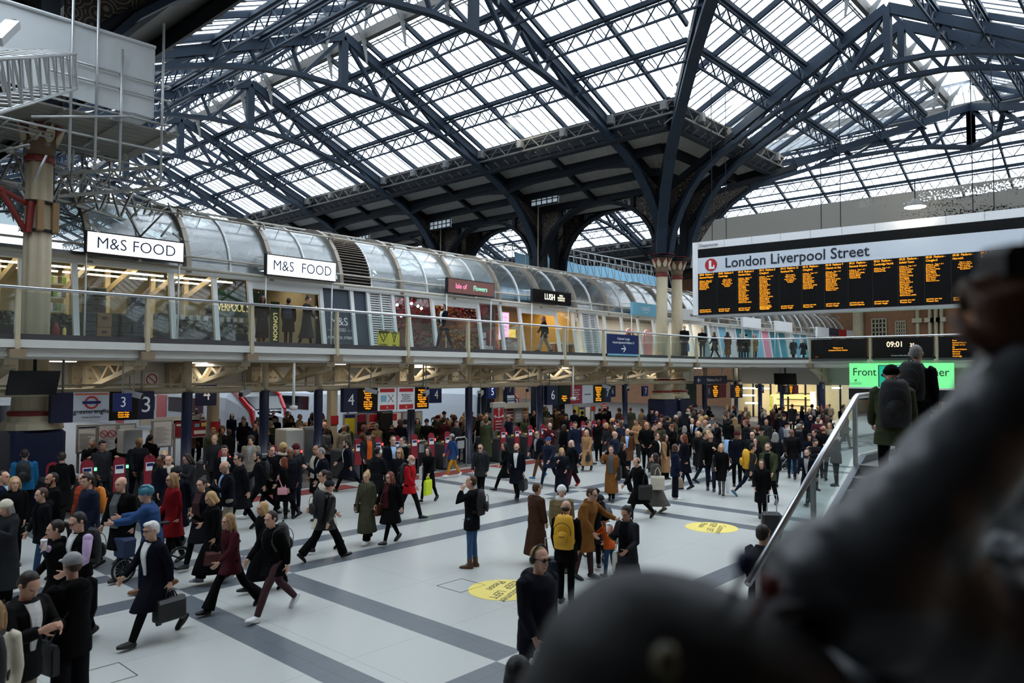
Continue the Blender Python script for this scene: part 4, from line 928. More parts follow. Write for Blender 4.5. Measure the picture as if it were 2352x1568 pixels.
# second, lower tube lattice reaching back
t = thing('tube_lattice', (9, 23.5, 8.6), 'dense grey lattice of scaffold tubes right of the left column head', 'scaffold', 'tube lattices')
m = MB(); lattice(m, (5.0, 23.0, 9.6), (12.4, 26.8, 9.3), .9, .8, .05, .045); m.build('lattice_girder', GALV, t)
m = MB(); lattice(m, (6.4, 22.0, 8.9), (8.9, 21.4, 9.5), .6, .6, .05, .045); m.build('lattice_girder', GALV, t)
R = random.Random(21)
for i in range(26):
    q = Vector((R.uniform(6.2, 10.6), R.uniform(23, 26), R.uniform(7.9, 9.4))); d = Vector((R.uniform(-1, 1), R.uniform(-1.4, 1.4), R.uniform(-.8, .8))); MB().tube([q, q+d], .03, 6).build('tube', GALV, t, True)
# aluminium box beam at the far left
t = thing('box_truss', (4.5, 18.5, 10.5), 'shiny aluminium box truss poking in at the upper left', 'truss')
E0, E1 = Vector((5.62, 19.3, 10.72)), CAM+ray(-150, 205)*9.5; d = (E1-E0).normalized(); s_ = d.cross(Vector((0, 0, 1))).normalized(); u_ = s_.cross(d).normalized()
cor = [(a, b) for a in (-.3, .3) for b in (-.38, .38)]
for a, b in cor: MB().tube([E0+s_*a+u_*b, E1+s_*a+u_*b], .035, 8).build('chord', ALU, t, True)
m = MB(); n = 11
for i in range(n+1):
    p = E0.lerp(E1, i/n); q = E0.lerp(E1, min(1, (i+.5)/n))
    for a in (-.3, .3): m.tube([p+s_*a+u_*-.38, p+s_*a+u_*.38], .02, 6); m.tube([p+s_*a+u_*-.38, q+s_*a+u_*.38], .02, 6)
    for b in (-.38, .38): m.tube([p+s_*-.3+u_*b, q+s_*.3+u_*b], .02, 6)
m.build('lacing', ALU, t)
t = thing('spot_light', (3.9, 17.5, 10.6), 'grey tube floodlight fixed above the aluminium truss at the upper left corner', 'floodlight'); p = at(30, 55, Y=18.2); q = at(-12, 95, Y=17.2)
MB().beam(q, p, .26, .16).build('housing', ALU, t); MB().tube([p, p+(p-q)*.1], .07, 10).build('cap', BLACKM, t)

# ------------------------------------------------------------------ blue sheeted lattice bridges behind the arches
SKYB = mat('pale_blue_sheet', rgb(140, 196, 226), .6, 0, .08, 1.2, .4, bscale=1.)
for k, (y, x0, x1, zt, nm) in enumerate(((36., 41, 62, 13.3, 'between the dark pier and paired columns'), (47, 44.4, 60, 12.9, 'seen through the second arch'))):
    t = thing('lattice_bridge', ((x0+x1)/2, y, 11), 'white tube lattice bridge with pale blue sheeting '+nm, 'scaffold', 'lattice bridges')
    for yy in (y, y+2.2):
        for z in (zt, zt-1.9): MB().tube([(x0, yy, z), (x1, yy, z)], .05, 8).build('chord', ALU, t, True)
        m = MB(); n = int((x1-x0)/.95)
        for i in range(n):
            xx = x0+(x1-x0)*i/n; m.tube([(xx, yy, zt), (xx, yy, zt-1.9)], .03, 6); m.tube([(xx, yy, zt), (xx+.9, yy, zt-1.9)], .03, 6)
        m.build('lacing', ALU, t)
    m = MB(); n = 22; A = []; B = []
    for i in range(n+1):
        xx = x0+(x1-x0)*i/n; A.append((xx, y+1.1, zt-.7-.25*sin(i*.9)*.4)); B.append((xx, y+.9, zt-2.3-.5*abs(sin(i*.42))))
    m.strip(B, A, (0, .03, 0)); m.build('sheet', SKYB, t)
    for i in range(16):
        xx = x0+(x1-x0)*i/15; MB().tube([(xx, y+1, zt-1.9), (xx, y+1, zt-5.2 if i % 5 else 0)], .035, 6).build('prop', GALV, t, True)
    for z in (zt-3.2, zt-4.3): MB().tube([(x0, y+1, z), (x1, y+1, z)], .03, 6).build('ledger', GALV, t, True)
    m = MB(); 
    for i in range(14):
        xx = x0+(x1-x0)*i/15; m.tube([(xx, y+1, zt-4.3), (xx+1.3, y+1, zt-3.2)], .025, 5)
    m.build('brace', GALV, t)
for k, (y, z, nm) in enumerate(((40, 14.3, 'second'), (49.5, 14.3, 'third'), (30.2, 14.6, 'first'))):
    t = thing('roof_light', (37.0, y, z), 'small glazed box light in the boarded roof above the '+nm+' arch', 'roof light', 'box roof lights')
    m = MB().box(36.2, 36.3, y-1.1, y+1.1, z-.3, z+.3); m.build('pane', led('roof_light_pane', (.8, .9, 1.), .12), t)  # faint pane glow stands in for daylight behind the glazing
    m = MB()
    for i in range(6): m.beam((36.18, y-1.1+.44*i, z-.3), (36.18, y-1.1+.44*i, z+.3), .05, .05)
    m.beam((36.18, y-1.1, z), (36.18, y+1.1, z), .05, .05); m.beam((36.18, y-1.1, z-.3), (36.18, y+1.1, z-.3), .08, .08); m.beam((36.18, y-1.1, z+.3), (36.18, y+1.1, z+.3), .08, .08); m.build('frame', BLACKST, t)

# ------------------------------------------------------------------ departure board
BA, BD = Vector((32.5, 17.8, 0)), Vector((1.2, -13.1, 0)).normalized(); BN = BD.cross(Vector((0, 0, 1)))     # BN points to the viewer
BZ0, BZ1 = 6.46, 9.98; BL = 15.6; BH = BZ1-BZ0
t = thing('departure_board', BA+BD*BL/2+Vector((0, 0, BZ0)), 'huge white framed station departure board with amber columns hanging from the roof', 'departure board')
def bpan(u0, u1, f0, f1, m, name, off=0., th=.04):
    """u metres along, f fraction from the top"""
    z0, z1 = BZ1-BH*f1, BZ1-BH*f0; p = [BA+BD*u0+Vector((0, 0, z0)), BA+BD*u1+Vector((0, 0, z0)), BA+BD*u1+Vector((0, 0, z1)), BA+BD*u0+Vector((0, 0, z1))]
    return MB().prism([q+BN*off for q in p], BN*-th).build(name, m, t)
bpan(0, BL, 0, 1, SIGNWHITE, 'case', -.02, .5); bpan(.28, BL, .1, 1.0, BLACKG, 'black_face', .0)
bpan(.28, BL, .222, .435, mat('board_band', rgb(206, 214, 224), .5, 0, .02), 'name_band', .02)
m = MB()
for i in range(12): m.add(MB().beam(BA+BD*(1.3*i+.3)+BN*.005+Vector((0, 0, BZ1-.34)), BA+BD*(1.3*i+.3)+BN*.005+Vector((0, 0, BZ1-.01)), .008, .01, BN).v, [(0, 1, 2, 3), (7, 6, 5, 4), (0, 4, 5, 1), (1, 5, 6, 2), (2, 6, 7, 3), (3, 7, 4, 0)])
m.build('panel_joint', GREYST, t)
bz = lambda f: BZ1-BH*f
text('Departures', BA+BD*.36+Vector((0, 0, bz(.055))), BD, .2, LETTERD, t, align='LEFT')
text('London Liverpool Street', BA+BD*1.62+Vector((0, 0, bz(.325))), BD, .66, LETTERD, t, align='LEFT', off=.03, sx=.95, bold=.009)
p = BA+BD*.95+Vector((0, 0, bz(.328)))+BN*.03
q = MB().prism([p+BD*(.3*cos(a))+Vector((0, 0, .3*sin(a))) for a in [2*pi*i/36 for i in range(36)]], BN*.01).build('red_roundel', LETTERR, t)
m = MB(); e = p+BN*.015; V = lambda a, b: e+BD*a+Vector((0, 0, b))
m.prism([V(-.1, -.2), V(.02, -.2), V(.02, .2), V(-.1, .2)], BN*.01); m.prism([V(.02, -.2), V(.17, -.2), V(.17, -.02), V(.12, -.02), V(.12, -.1), V(.02, -.1)], BN*.01); m.build('emblem', LETTERW, q)
cols = [('09:05  Platform 7', 'Stansted Airport', 6, 'Stansted Express'), ('09:05  Platform 4', 'Cambridge', -6, 'Greater Anglia'), ('09:10  Platform 3', 'Hertford East', 17, 'Greater Anglia'), ('09:13  Platform 2', 'Chingford', 22, 'Weaver line'),
        ('09:13  Platform 12', 'Southend Vic', -6, 'Greater Anglia'), ('09:15  Platform -', 'Chingford', 10, 'Weaver line'), ('09:18  Platform 9', 'Clacton on Sea', 12, 'Greater Anglia'), ('09:21  Platform -', 'Stansted Airport', 5, 'Stansted Express'),
        ('09:24  Platform -', 'Cambridge North', 2, 'Greater Anglia'), ('09:25  Platform -', 'Enfield Town', 18, 'Weaver line'), ('09:30  Platform -', 'Chingford', 10, 'Weaver line'), ('09:30  Platform -', 'Norwich', -5, 'Greater Anglia'), ('09:32  Platform -', 'Braintree', 12, 'Greater Anglia'), ('09:35  Platform -', 'Hertford East', 9, 'Greater Anglia')]
st = ['Bethnal Green (0909)', 'Hackney Downs', 'Clapton (0914)', 'Tottenham Hale', 'Edmonton Green', 'Ponders End', 'Brimsdown (0925)', 'Waltham Cross', 'Cheshunt (0931)', 'Broxbourne', 'Rye House (0938)', 'St Margarets', 'Ware (0944)', 'Harlow Town', 'Bishops Stortford', 'Seven Sisters', 'Silver Street', 'White Hart Lane', 'Bush Hill Park', 'Stoke Newington', 'Theobalds Grove', 'Turkey Street']
uX = [.36, 1.3, 2.26, 3.24, 4.2, 5.16, 6.12, 7.08, 8.04, 9.0, 9.96, 10.9, 11.85, 12.8]
for k, (a, b, n, c) in enumerate(cols):
    u = uX[k]; O = lambda f, du=0.: BA+BD*(u+du)+Vector((0, 0, bz(f)))
    text(a+'\n'+b, O(.475), BD, .125, AMBER, t, 'led_text', 'LEFT', off=.01, line=1.05, sx=.82)
    if n > 0: body = 'Calling at:   Page 1 of 1\n'+'\n'.join(st[(k*3+i) % 22] for i in range(n))
    else: body = '\n'.join(('This is a short', 'platform train of', 'four coaches', 'Please move down', 'the platform', 'to board', 'here')[:-n])
    h = len(body.split('\n'))*.066
    text(body, O(.53, 0 if n > 0 else .42)-Vector((0, 0, h/2)), BD, .072, AMBER, t, 'led_text', 'LEFT' if n > 0 else 'CENTER', off=.01, line=.92, sx=.95)
    text('services are not\n'+c, O(.945), BD, .1, AMBER, t, 'led_text', 'LEFT', off=.01, line=.9, sx=.85)
    m = MB(); m.beam(BA+BD*(u-.06)+BN*.004+Vector((0, 0, bz(.44))), BA+BD*(u-.06)+BN*.004+Vector((0, 0, bz(1.))), .012, .01, BN); m.build('column_joint', mat('charcoal', rgb(34, 34, 38), .5), t)
MB().prism([BA+BD*.3+BN*.1+Vector((0, 0, BZ0-.02)), BA+BD*BL+BN*.1+Vector((0, 0, BZ0-.02)), BA+BD*BL-BN*.5+Vector((0, 0, BZ0-.02)), BA+BD*.3-BN*.5+Vector((0, 0, BZ0-.02))], (0, 0, -.12)).build('bottom_tray', ALU, t)
for u in (.9, 1.6, 5.9, 6.7, 11.6, 12.3): MB().tube([BA+BD*u-BN*.25+Vector((0, 0, BZ1)), BA+BD*u-BN*.25+Vector((0, 0, 17.2))], .018, 6).build('hanger', BLACKST, t)
# grey netting behind the board
NET = bpy.data.materials.new('grey_netting'); NET.use_nodes = True
def _net():
    nt = NET.node_tree; N = nt.nodes; L = nt.links; b = N['Principled BSDF']; b.inputs['Base Color'].default_value = (*rgb(128, 125, 118), 1); b.inputs['Roughness'].default_value = .9
    tr = N.new('ShaderNodeBsdfTransparent'); mx = N.new('ShaderNodeMixShader'); tc = N.new('ShaderNodeTexCoord')
    a = N.new('ShaderNodeTexNoise'); a.inputs['Scale'].default_value = 1.1; a.inputs['Detail'].default_value = 2
    f = N.new('ShaderNodeTexNoise'); f.inputs['Scale'].default_value = 14
    mp = N.new('ShaderNodeMapping'); mp.inputs['Rotation'].default_value = (radians(-50), 0, 0); mp.inputs['Scale'].default_value = (1, .35, 1.6)
    L.new(tc.outputs['Object'], mp.inputs['Vector']); L.new(mp.outputs[0], a.inputs['Vector']); L.new(tc.outputs['Object'], f.inputs['Vector'])
    s = N.new('ShaderNodeSeparateXYZ'); L.new(tc.outputs['Object'], s.inputs[0]); g = N.new('ShaderNodeMapRange'); g.inputs['From Min'].default_value = 11.5; g.inputs['From Max'].default_value = 7.5; L.new(s.outputs['Y'], g.inputs['Value'])
    m1 = N.new('ShaderNodeMath'); m1.operation = 'MULTIPLY'; L.new(a.outputs['Fac'], m1.inputs[0]); L.new(f.outputs['Fac'], m1.inputs[1])
    c = N.new('ShaderNodeMath'); c.operation = 'GREATER_THAN'; c.inputs[1].default_value = .3; L.new(m1.outputs[0], c.inputs[0])
    m2 = N.new('ShaderNodeMath'); m2.operation = 'MULTIPLY'; L.new(c.outputs[0], m2.inputs[0]); L.new(g.outputs[0], m2.inputs[1])
    L.new(m2.outputs[0], mx.inputs['Fac']); L.new(b.outputs[0], mx.inputs[1]); L.new(tr.outputs[0], mx.inputs[2]); L.new(mx.outputs[0], N['Material Output'].inputs['Surface'])
_net()
m = MB(); A = [(35.2, 19.4, 9.2), (35.2, 18.2, 9.0), (35.2, 12, 9.0), (35.2, 3, 9.0)]; B = [(35.2, 19.3, 9.9), (35.2, 18.0, 11.55), (35.2, 12, 11.55), (35.2, 3, 11.5)]
m.strip(A, B, (.03, 0, 0)); o = m.build('netting_screen', NET); tag(o, 'wide grey mesh netting stretched behind the top of the departure board', 'netting')

# ------------------------------------------------------------------ end gallery screens and the green advert
YD = Vector((0, -1, 0))
def ypan(x, y0, y1, z0, z1, m, name, par, th=.06): return MB().box(x, x+th, min(y0, y1), max(y0, y1), z0, z1).build(name, m, par)
xs = XE-.25
for k, (a, b, lab) in enumerate(((1863, 1990, 'black amber text screen with a welcome message on the end gallery'), (2004, 2143, 'black clock screen reading 09:01 on the end gallery'), (2156, 2300, 'black arrivals screen on the end gallery, beside the stairs crowd'))):
    y0, y1 = at(a, 800, X=xs).y, at(b, 800, X=xs).y; z1, z0 = 5.62, 4.52
    t = thing('gallery_screen', (xs, (y0+y1)/2, z0), lab, 'screen', 'gallery screens'); ypan(xs, y0, y1, z0, z1, BLACKG, 'panel', t, .12)
    MB().box(xs-.02, xs+.14, y1-.0, y0+.0, z0-.12, z0).build('sill', KICK, t)
    c = Vector((xs, (y0+y1)/2, 0)); T = lambda s, du, z, sz, m=AMBER, al='CENTER', sx_=.9: text(s, (xs, c.y-du, z), YD, sz, m, t, 'led_text', al, off=.012, sx=sx_)
    if k == 0: T('Welcome to', 0, 5.12, .12); T('Liverpool Street Station', 0, 4.99, .12); T('• • •', -1.2, 4.62, .1)
    elif k == 1: 
        CLK = led('clock_led', (1., .74, .4), 2.2); T('09:01', -.35, 5.25, .42, CLK); T('35', .5, 5.2, .27, CLK); T('Connect to Free Station WiFi', 0, 4.66, .1, LETTERW)
    else:
        T('Arrivals', .1, 5.52, .11)
        for i, (s, u) in enumerate((('From', '  Time  Plat'), ('Stansted Airport', '08:58   5'), ('Clacton on Sea', '09:01   9'), ('Ely', '09:04   3'), ('Stansted Airport', '09:06   6'), ('Braintree', '09:07  11'), ('Norwich', '09:09  10'), ('Cambridge', '09:12   4'))):
            T(s, -.75, 5.4-.115*i, .105, al='LEFT'); T(u, .45, 5.4-.115*i, .105, al='LEFT')
xa_ = XE-.5; y0, y1 = at(1951, 860, X=xa_).y, at(2191, 860, X=xa_).y; z1, z0 = at(1951, 834, X=xa_).z, at(1951, 888, X=xa_).z; hh = z1-z0; ww = y0-y1
t = thing('advert_screen', (xa_, (y0+y1)/2, z0), 'bright green advert screen with black lettering under the end gallery', 'advert screen')
ypan(xa_, y0, y1, z0, z1, led('advert_green', rgb(122, 240, 150), .62), 'screen', t, .1); MB().box(xa_-.03, xa_+.2, y1, y0, z0-.09, z0).build('bottom_trim', SIGNWHITE, t); MB().box(xa_, xa_+.25, y1-.05, y0+.05, z0-.7, z0-.09).build('plinth', BLACKM, t)
MB().box(xa_+.1, XE+.12, y1+.3, y1+.5, z1-.3, z1-.05).build('bracket', BLACKM, t); MB().box(xa_+.1, XE+.12, y0-.5, y0-.3, z1-.3, z1-.05).build('bracket', BLACKM, t)
DK = mat('advert_dark', rgb(10, 24, 20), .5); TL1 = led('advert_teal', rgb(20, 176, 140), .55); TL2 = led('advert_mint', rgb(120, 226, 210), .6)
T = lambda s, f, g, sz, m=DK, al='CENTER', sx_=1.: text(s, (xa_, y0-ww*f, z0+hh*g), YD, sz, m, t, 'lettering', al, off=.014, sx=sx_)
T('Front', .155, .62, .78*hh*.6, sx_=.9); T('Runner', .8, .62, .78*hh*.6, sx_=.9); T('LLOYDS', .065, .14, .09*hh*1.4); T('for digital', .79, .34, .12*hh)
yc_, zc_ = y0-ww*.415, z0+hh*.5
MB().box(xa_-.012, xa_, yc_-.62, yc_+.62, z0+.01, z0+hh*.92).build('phone_frame', DK, t); MB().box(xa_-.016, xa_-.011, yc_-.57, yc_+.57, z0+.01, z0+hh*.89).build('phone_screen', TL1, t)
P = lambda u, v, x=-.02: (xa_+x, yc_-u, z0+hh*v)
MB().prism([P(-.57, .89), P(.57, .89), P(.57, .55), P(.1, .3), P(-.2, .89)], (-.004, 0, 0)).build('phone_shine', TL2, t)
horse = [(-.5, .5), (-.42, .56), (-.34, .58), (-.2, .5), (.1, .5), (.25, .6), (.3, .72), (.38, .76), (.48, .66), (.46, .62), (.38, .62), (.34, .46), (.28, .34), (.42, .2), (.36, .1), (.22, .24), (.1, .26), (-.1, .26), (-.2, .12), (-.34, .02), (-.3, .14), (-.22, .3), (-.3, .42), (-.4, .44)]
MB().prism([P(u, v, -.026) for u, v in horse], (-.005, 0, 0)).build('horse_emblem', DK, t)
MB().prism([(xa_-.01, y0-ww*.065-.14*u, z0+hh*(.2+.2*v)) for u, v in horse], (-.005, 0, 0)).build('small_horse_emblem', DK, t)
# two dark hanging monitors, platform sign and noodle banner
t = thing('hanging_monitor', at(82, 880, Y=21.3), 'large blank black monitor hanging in front of the left column base', 'monitor', 'black monitors')
a, b = at(24, 851, Y=21.2), at(140, 851, Y=21.2); z1, z0 = a.z, at(80, 907, Y=21.2).z
MB().prism([(a.x, 21.2, z1), (b.x, 21.2, z1), (b.x-.05, 21.35, z0), (a.x-.05, 21.35, z0)], (0, .08, 0)).build('screen', BLACKG, t); MB().tube([((a.x+b.x)/2, 21.3, z1), ((a.x+b.x)/2, 21.3, 4.05)], .04, 8).build('hanger', BLACKM, t)
t = thing('hanging_monitor', at(1802, 870, X=44.5), 'small blank black monitor hanging under the end gallery', 'monitor', 'black monitors')
a, b = at(1777, 857, X=44.5), at(1828, 884, X=44.5); MB().prism([(44.5, a.y, a.z), (44.5, b.y, a.z), (44.6, b.y, b.z), (44.6, a.y, b.z)], (.08, 0, 0)).build('screen', BLACKG, t); MB().tube([(44.6, (a.y+b.y)/2, a.z), (44.6, (a.y+b.y)/2, 4.05)], .04, 8).build('hanger', BLACKM, t)
a, b = at(1597, 863, Y=21.4), at(1670, 881, Y=21.4); t = thing('platform_sign', ((a.x+b.x)/2, 21.4, b.z), 'long navy sign reading Platforms 8 to 17 hanging beyond the cream columns', 'sign')
MB().box(a.x, b.x, 21.4, 21.5, b.z, a.z).build('panel', NAVY, t); text('← Platforms 8 to 17' if False else 'Platforms 8 to 17', ((a.x+b.x)/2+.3, 21.4, (a.z+b.z)/2), XR, .26, LETTERW, t)
m = MB(); z = (a.z+b.z)/2; m.beam((a.x+.25, 21.39, z), (a.x+.6, 21.39, z), .01, .04); m.beam((a.x+.25, 21.39, z), (a.x+.4, 21.39, z+.12), .01, .04); m.beam((a.x+.25, 21.39, z), (a.x+.4, 21.39, z-.12), .01, .04); m.build('arrow', LETTERW, t)
for x in (a.x+.4, b.x-.4): MB().tube([(x, 21.45, a.z), (x, 21.45, 4.0)], .025, 6).build('hanger', WHITEP, t)
a, b = at(1571, 881, Y=23), at(1600, 929, Y=23); t = thing('food_banner', ((a.x+b.x)/2, 23, b.z), 'dark green food banner right of the column pedestals', 'banner')
MB().box(a.x, b.x, 23, 23.06, b.z, a.z).build('panel', mat('banner_green', rgb(16, 60, 52), .5), t)
for i, s in enumerate(('10', 'sushi', 'hot bento', 'yakisoba', 'noodles')): text(s, (a.x+.08, 23, a.z-(a.z-b.z)*(.12+.2*i)), XR, .26, LETTERW if i != 2 else mat('banner_leaf', rgb(40, 130, 90), .5), t, align='LEFT', sx=.8)
MB().tube([((a.x+b.x)/2, 23.03, a.z), ((a.x+b.x)/2, 23.03, 4.0)], .03, 6).build('hanger', WHITEP, t)

# ------------------------------------------------------------------ blue posts along the gate line
for k, (px, Y, nm) in enumerate(((431, 22, 'left of the platform 4 number board'), (608, 22, 'in front of the white train nose'), (732, 22, 'left of the platform four sign'), (945, 22.6, 'behind the platform four sign'), (1077, 22, 'standing clear right of the four sign'), (1111, 26.5, 'just behind the clear standing one'), (1240, 22, 'left of the platform six sign'), (1435, 22, 'right of the platform six sign'), (1618, 22, 'beside the noodle banner'), (1690, 24, 'behind the nine sign'), (1745, 23, 'by the number eight plate'), (1795, 23, 'by the number nine plate'), (1885, 19, 'thick one with orange tape at the right'))):
    x = xat(px, Y); r = .15 if px < 1880 else .28
    t = thing('blue_post', (x, Y, 0), 'dark blue round steel post '+nm, 'post', 'blue gate line posts')
    MB().lathe([(r*1.5, 0), (r*1.5, .05), (r, .06), (r, 3.05), (r*1.25, 3.1)], (x, Y, 0), 16).build('shaft', NAVY, t, True); MB().lathe([(r*.8, 3.1), (r*.8, 4.0)], (x, Y, 0), 12).build('cream_head', CREAM, t, True)
for k, (px, nm) in enumerate(((491, 'with a red notice beside the number 4 board'), (764, 'with a red notice left of the four sign'), (1146, 'behind the red direction totem'))):
    x = xat(px, 25.5); t = thing('cream_post', (x, 25.5, 0), 'cream square steel post '+nm, 'post', 'cream posts'); MB().beam((x, 25.5, 0), (x, 25.5, 2.98), .3, .3).build('shaft', CREAM, t); MB().box(x-.17, x+.17, 25.3, 25.34, 1.6, 1.95).build('red_notice', LETTERR, t)
# ------------------------------------------------------------------ hanging platform signs
def hung(px0, px1, y0, y1, Y, label):
    a, b = at(px0, y0, Y=Y), at(px1, y1, Y=Y); z1 = a.z; z0 = at(px0, y1, Y=Y).z
    t = thing('platform_display', ((a.x+b.x)/2, Y, z0), label, 'platform sign', 'hanging platform signs')
    for x in (a.x+.3, b.x-.3): MB().tube([(x, Y+.12, z1), (x, Y+.12, 4.0)], .03, 6).build('hanger', GALV, t)
    return t, a.x, b.x, z0, z1
def cell(t, Y, x0, x1, z0, z1, m, name): return MB().box(x0, x1, Y, Y+.2, z0, z1).build(name, m, t)
GREYSIGN = mat('grey_sign_face', rgb(186, 190, 198), .5, 0, .03); MAROON = mat('maroon_panel', rgb(134, 24, 44), .5)
def leds(t, x0, x1, z0, z1, Y, n, seed):
    R = random.Random(seed); names = ['Hertford East', 'Calling at', 'Hackney Downs', 'Tottenham Hale', 'Ponders End', 'Cheshunt', 'Broxbourne', 'Ware', 'Harlow Town', 'Greater Anglia']
    h = (z1-z0)*.84/n
    text('\n'.join(names[(seed+i) % 10] for i in range(n)), ((x0+x1)/2, Y, (z0+z1)/2), XR, h*1.05, AMBER, t, 'led_text', off=.008, line=.95, sx=.8)
Y = 21.7; t, x0, x1, z0, z1 = hung(118, 353, 902, 972, Y, 'long hanging platform 3 sign with roundel and amber screen at the left'); W_ = x1-x0
cell(t, Y, x0, x0+W_*.2, z0, z1, NAVY, 'blue_panel'); cell(t, Y, x0+W_*.2, x0+W_*.54, z0, z1, GREYSIGN, 'grey_panel'); cell(t, Y, x0+W_*.54, x0+W_*.83, z0, z1, BLACKG, 'screen'); cell(t, Y, x0+W_*.83, x1, z0, z1, NAVY, 'number_panel')
c = (x0+W_*.37, Y-.01, z1-.27); ring = []
for i in range(28):
    a, b = 2*pi*i/28, 2*pi*(i+1)/28; ring.append(((c[0]+.15*cos(a), c[1], c[2]+.15*sin(a)), (c[0]+.15*cos(b), c[1], c[2]+.15*sin(b))))
m = MB(); [m.beam(a, b, .01, .045, (0, 1, 0)) for a, b in ring]
m2 = MB(); [m2.beam(a, b, .045, .01, (0, 1, 0)) for a, b in ring]; m2.build('roundel', LETTERR, t); MB().box(c[0]-.22, c[0]+.22, Y-.02, Y, c[2]-.035, c[2]+.035).build('roundel_bar', SIGNBLUE, t); MB().box(x0+W_*.21, x0+W_*.53, Y-.006, Y, z1-.07, z1-.03).build('orange_line', mat('orange_line', rgb(200, 90, 50), .5), t)
text('greateranglia', (x0+W_*.37, Y, z0+.27), XR, .17, LETTERD, t); text('London Overground services', (x0+W_*.37, Y, z1-.5), XR, .06, LETTERD, t); text('Tickets and Oyster', (x0+W_*.37, Y, z0+.12), XR, .06, LETTERD, t)
leds(t, x0+W_*.55, x0+W_*.82, z0, z1, Y, 11, 0); text('3', (x0+W_*.915, Y, (z0+z1)/2), XR, .62, LETTERW, t)
t, x0, x1, z0, z1 = hung(790, 990, 892, 947, Y, 'hanging platform 4 sign with two red topped notices and amber screens'); W_ = x1-x0
cell(t, Y, x0, x0+W_*.145, z0, z1, NAVY, 'number_panel'); cell(t, Y, x0+W_*.15, x0+W_*.36, z0, z1, BLACKG, 'screen'); cell(t, Y, x0+W_*.365, x0+W_*.575, z0, z1, SIGNWHITE, 'notice'); cell(t, Y, x0+W_*.59, x0+W_*.795, z0, z1, SIGNWHITE, 'notice'); cell(t, Y, x0+W_*.8, x0+W_*.97, z0, z1, BLACKG, 'screen')
text('4', (x0+W_*.075, Y, (z0+z1)/2), XR, .55, LETTERW, t); leds(t, x0+W_*.15, x0+W_*.36, z0, z1, Y, 9, 3); leds(t, x0+W_*.8, x0+W_*.97, z0, z1, Y, 8, 6)
for f in (.47, .692):
    xc = x0+W_*f; MB().box(xc-.33, xc+.33, Y-.01, Y, z1-.16, z1-.03).build('red_header', LETTERR, t); MB().box(xc-.33, xc+.33, Y-.01, Y, z0+.03, z0+.2).build('red_footer', LETTERR, t); text('✈' if False else 'x', (xc, Y, z0+.12), XR, .16, LETTERW, t)
xc = x0+W_*.47; MB().box(xc-.28, xc-.04, Y-.012, Y, z0+.32, z0+.55).build('blue_mark', LBLUE, t); m = MB(); m.beam((xc+.03, Y-.008, z0+.3), (xc+.29, Y-.008, z0+.57), .01, .02, (0, 1, 0)); m.beam((xc+.03, Y-.008, z0+.57), (xc+.29, Y-.008, z0+.3), .01, .02, (0, 1, 0)); m.build('cross_mark', LETTERD, t)
text('No Oyster or\nContactless\nPayments to\nStansted Airport', (x0+W_*.692, Y, z0+.44), XR, .08, LETTERD, t, line=.95)
t, x0, x1, z0, z1 = hung(1257, 1403, 886, 930, Y, 'hanging platform 6 sign with maroon and grey panels'); W_ = x1-x0
for f0, f1, m, nm in ((0, .16, NAVY, 'number_panel'), (.17, .33, BLACKG, 'screen'), (.34, .52, MAROON, 'maroon_panel'), (.525, .7, GREYSIGN, 'grey_panel'), (.705, .87, BLACKG, 'screen'), (.875, 1, NAVY, 'number_panel')): cell(t, Y, x0+W_*f0, x0+W_*f1, z0, z1, m, nm)
text('6', (x0+W_*.08, Y, (z0+z1)/2), XR, .6, LETTERW, t); text('7', (x0+W_*.94, Y, (z0+z1)/2), XR, .5, LETTERW, t); text('greateranglia', (x0+W_*.61, Y, (z0+z1)/2), XR, .1, LETTERD, t); text('Check doors\nclosing\n30 seconds\nbefore\ndeparture', (x0+W_*.43, Y, (z0+z1)/2), XR, .11, LETTERW, t)
leds(t, x0+W_*.17, x0+W_*.33, z0+.1, z0+.45, Y, 3, 5); leds(t, x0+W_*.705, x0+W_*.87, z0, z1, Y, 8, 2)
for k, (a, b, y0, y1, num, lab) in enumerate(((1622, 1668, 883, 915, '8', 'hanging platform 8 sign beyond the noodle banner'), (1684, 1706, 883, 914, '9', 'small hanging platform 9 sign'), (1802, 1834, 885, 906, '10', 'hanging platform 10 sign beside the small black monitor'))):
    yk = 21.9 if k < 2 else 18.4; t, x0, x1, z0, z1 = hung(a, b, y0, y1, yk, lab); W_ = x1-x0
    cell(t, yk, x0, x0+W_*.27, z0, z1, NAVY, 'number_panel'); cell(t, yk, x0+W_*.28, x0+W_*.62, z0, z1, BLACKG, 'screen'); cell(t, yk, x0+W_*.63, x1, z0, z1, MAROON if k != 1 else NAVY, 'end_panel'); text(num, (x0+W_*.13 if k != 1 else x0+W_*.82, yk, (z0+z1)/2), XR, .5, LETTERW, t, sx=.7); leds(t, x0+W_*.28, x0+W_*.62, z0, z1, yk, 6, k)
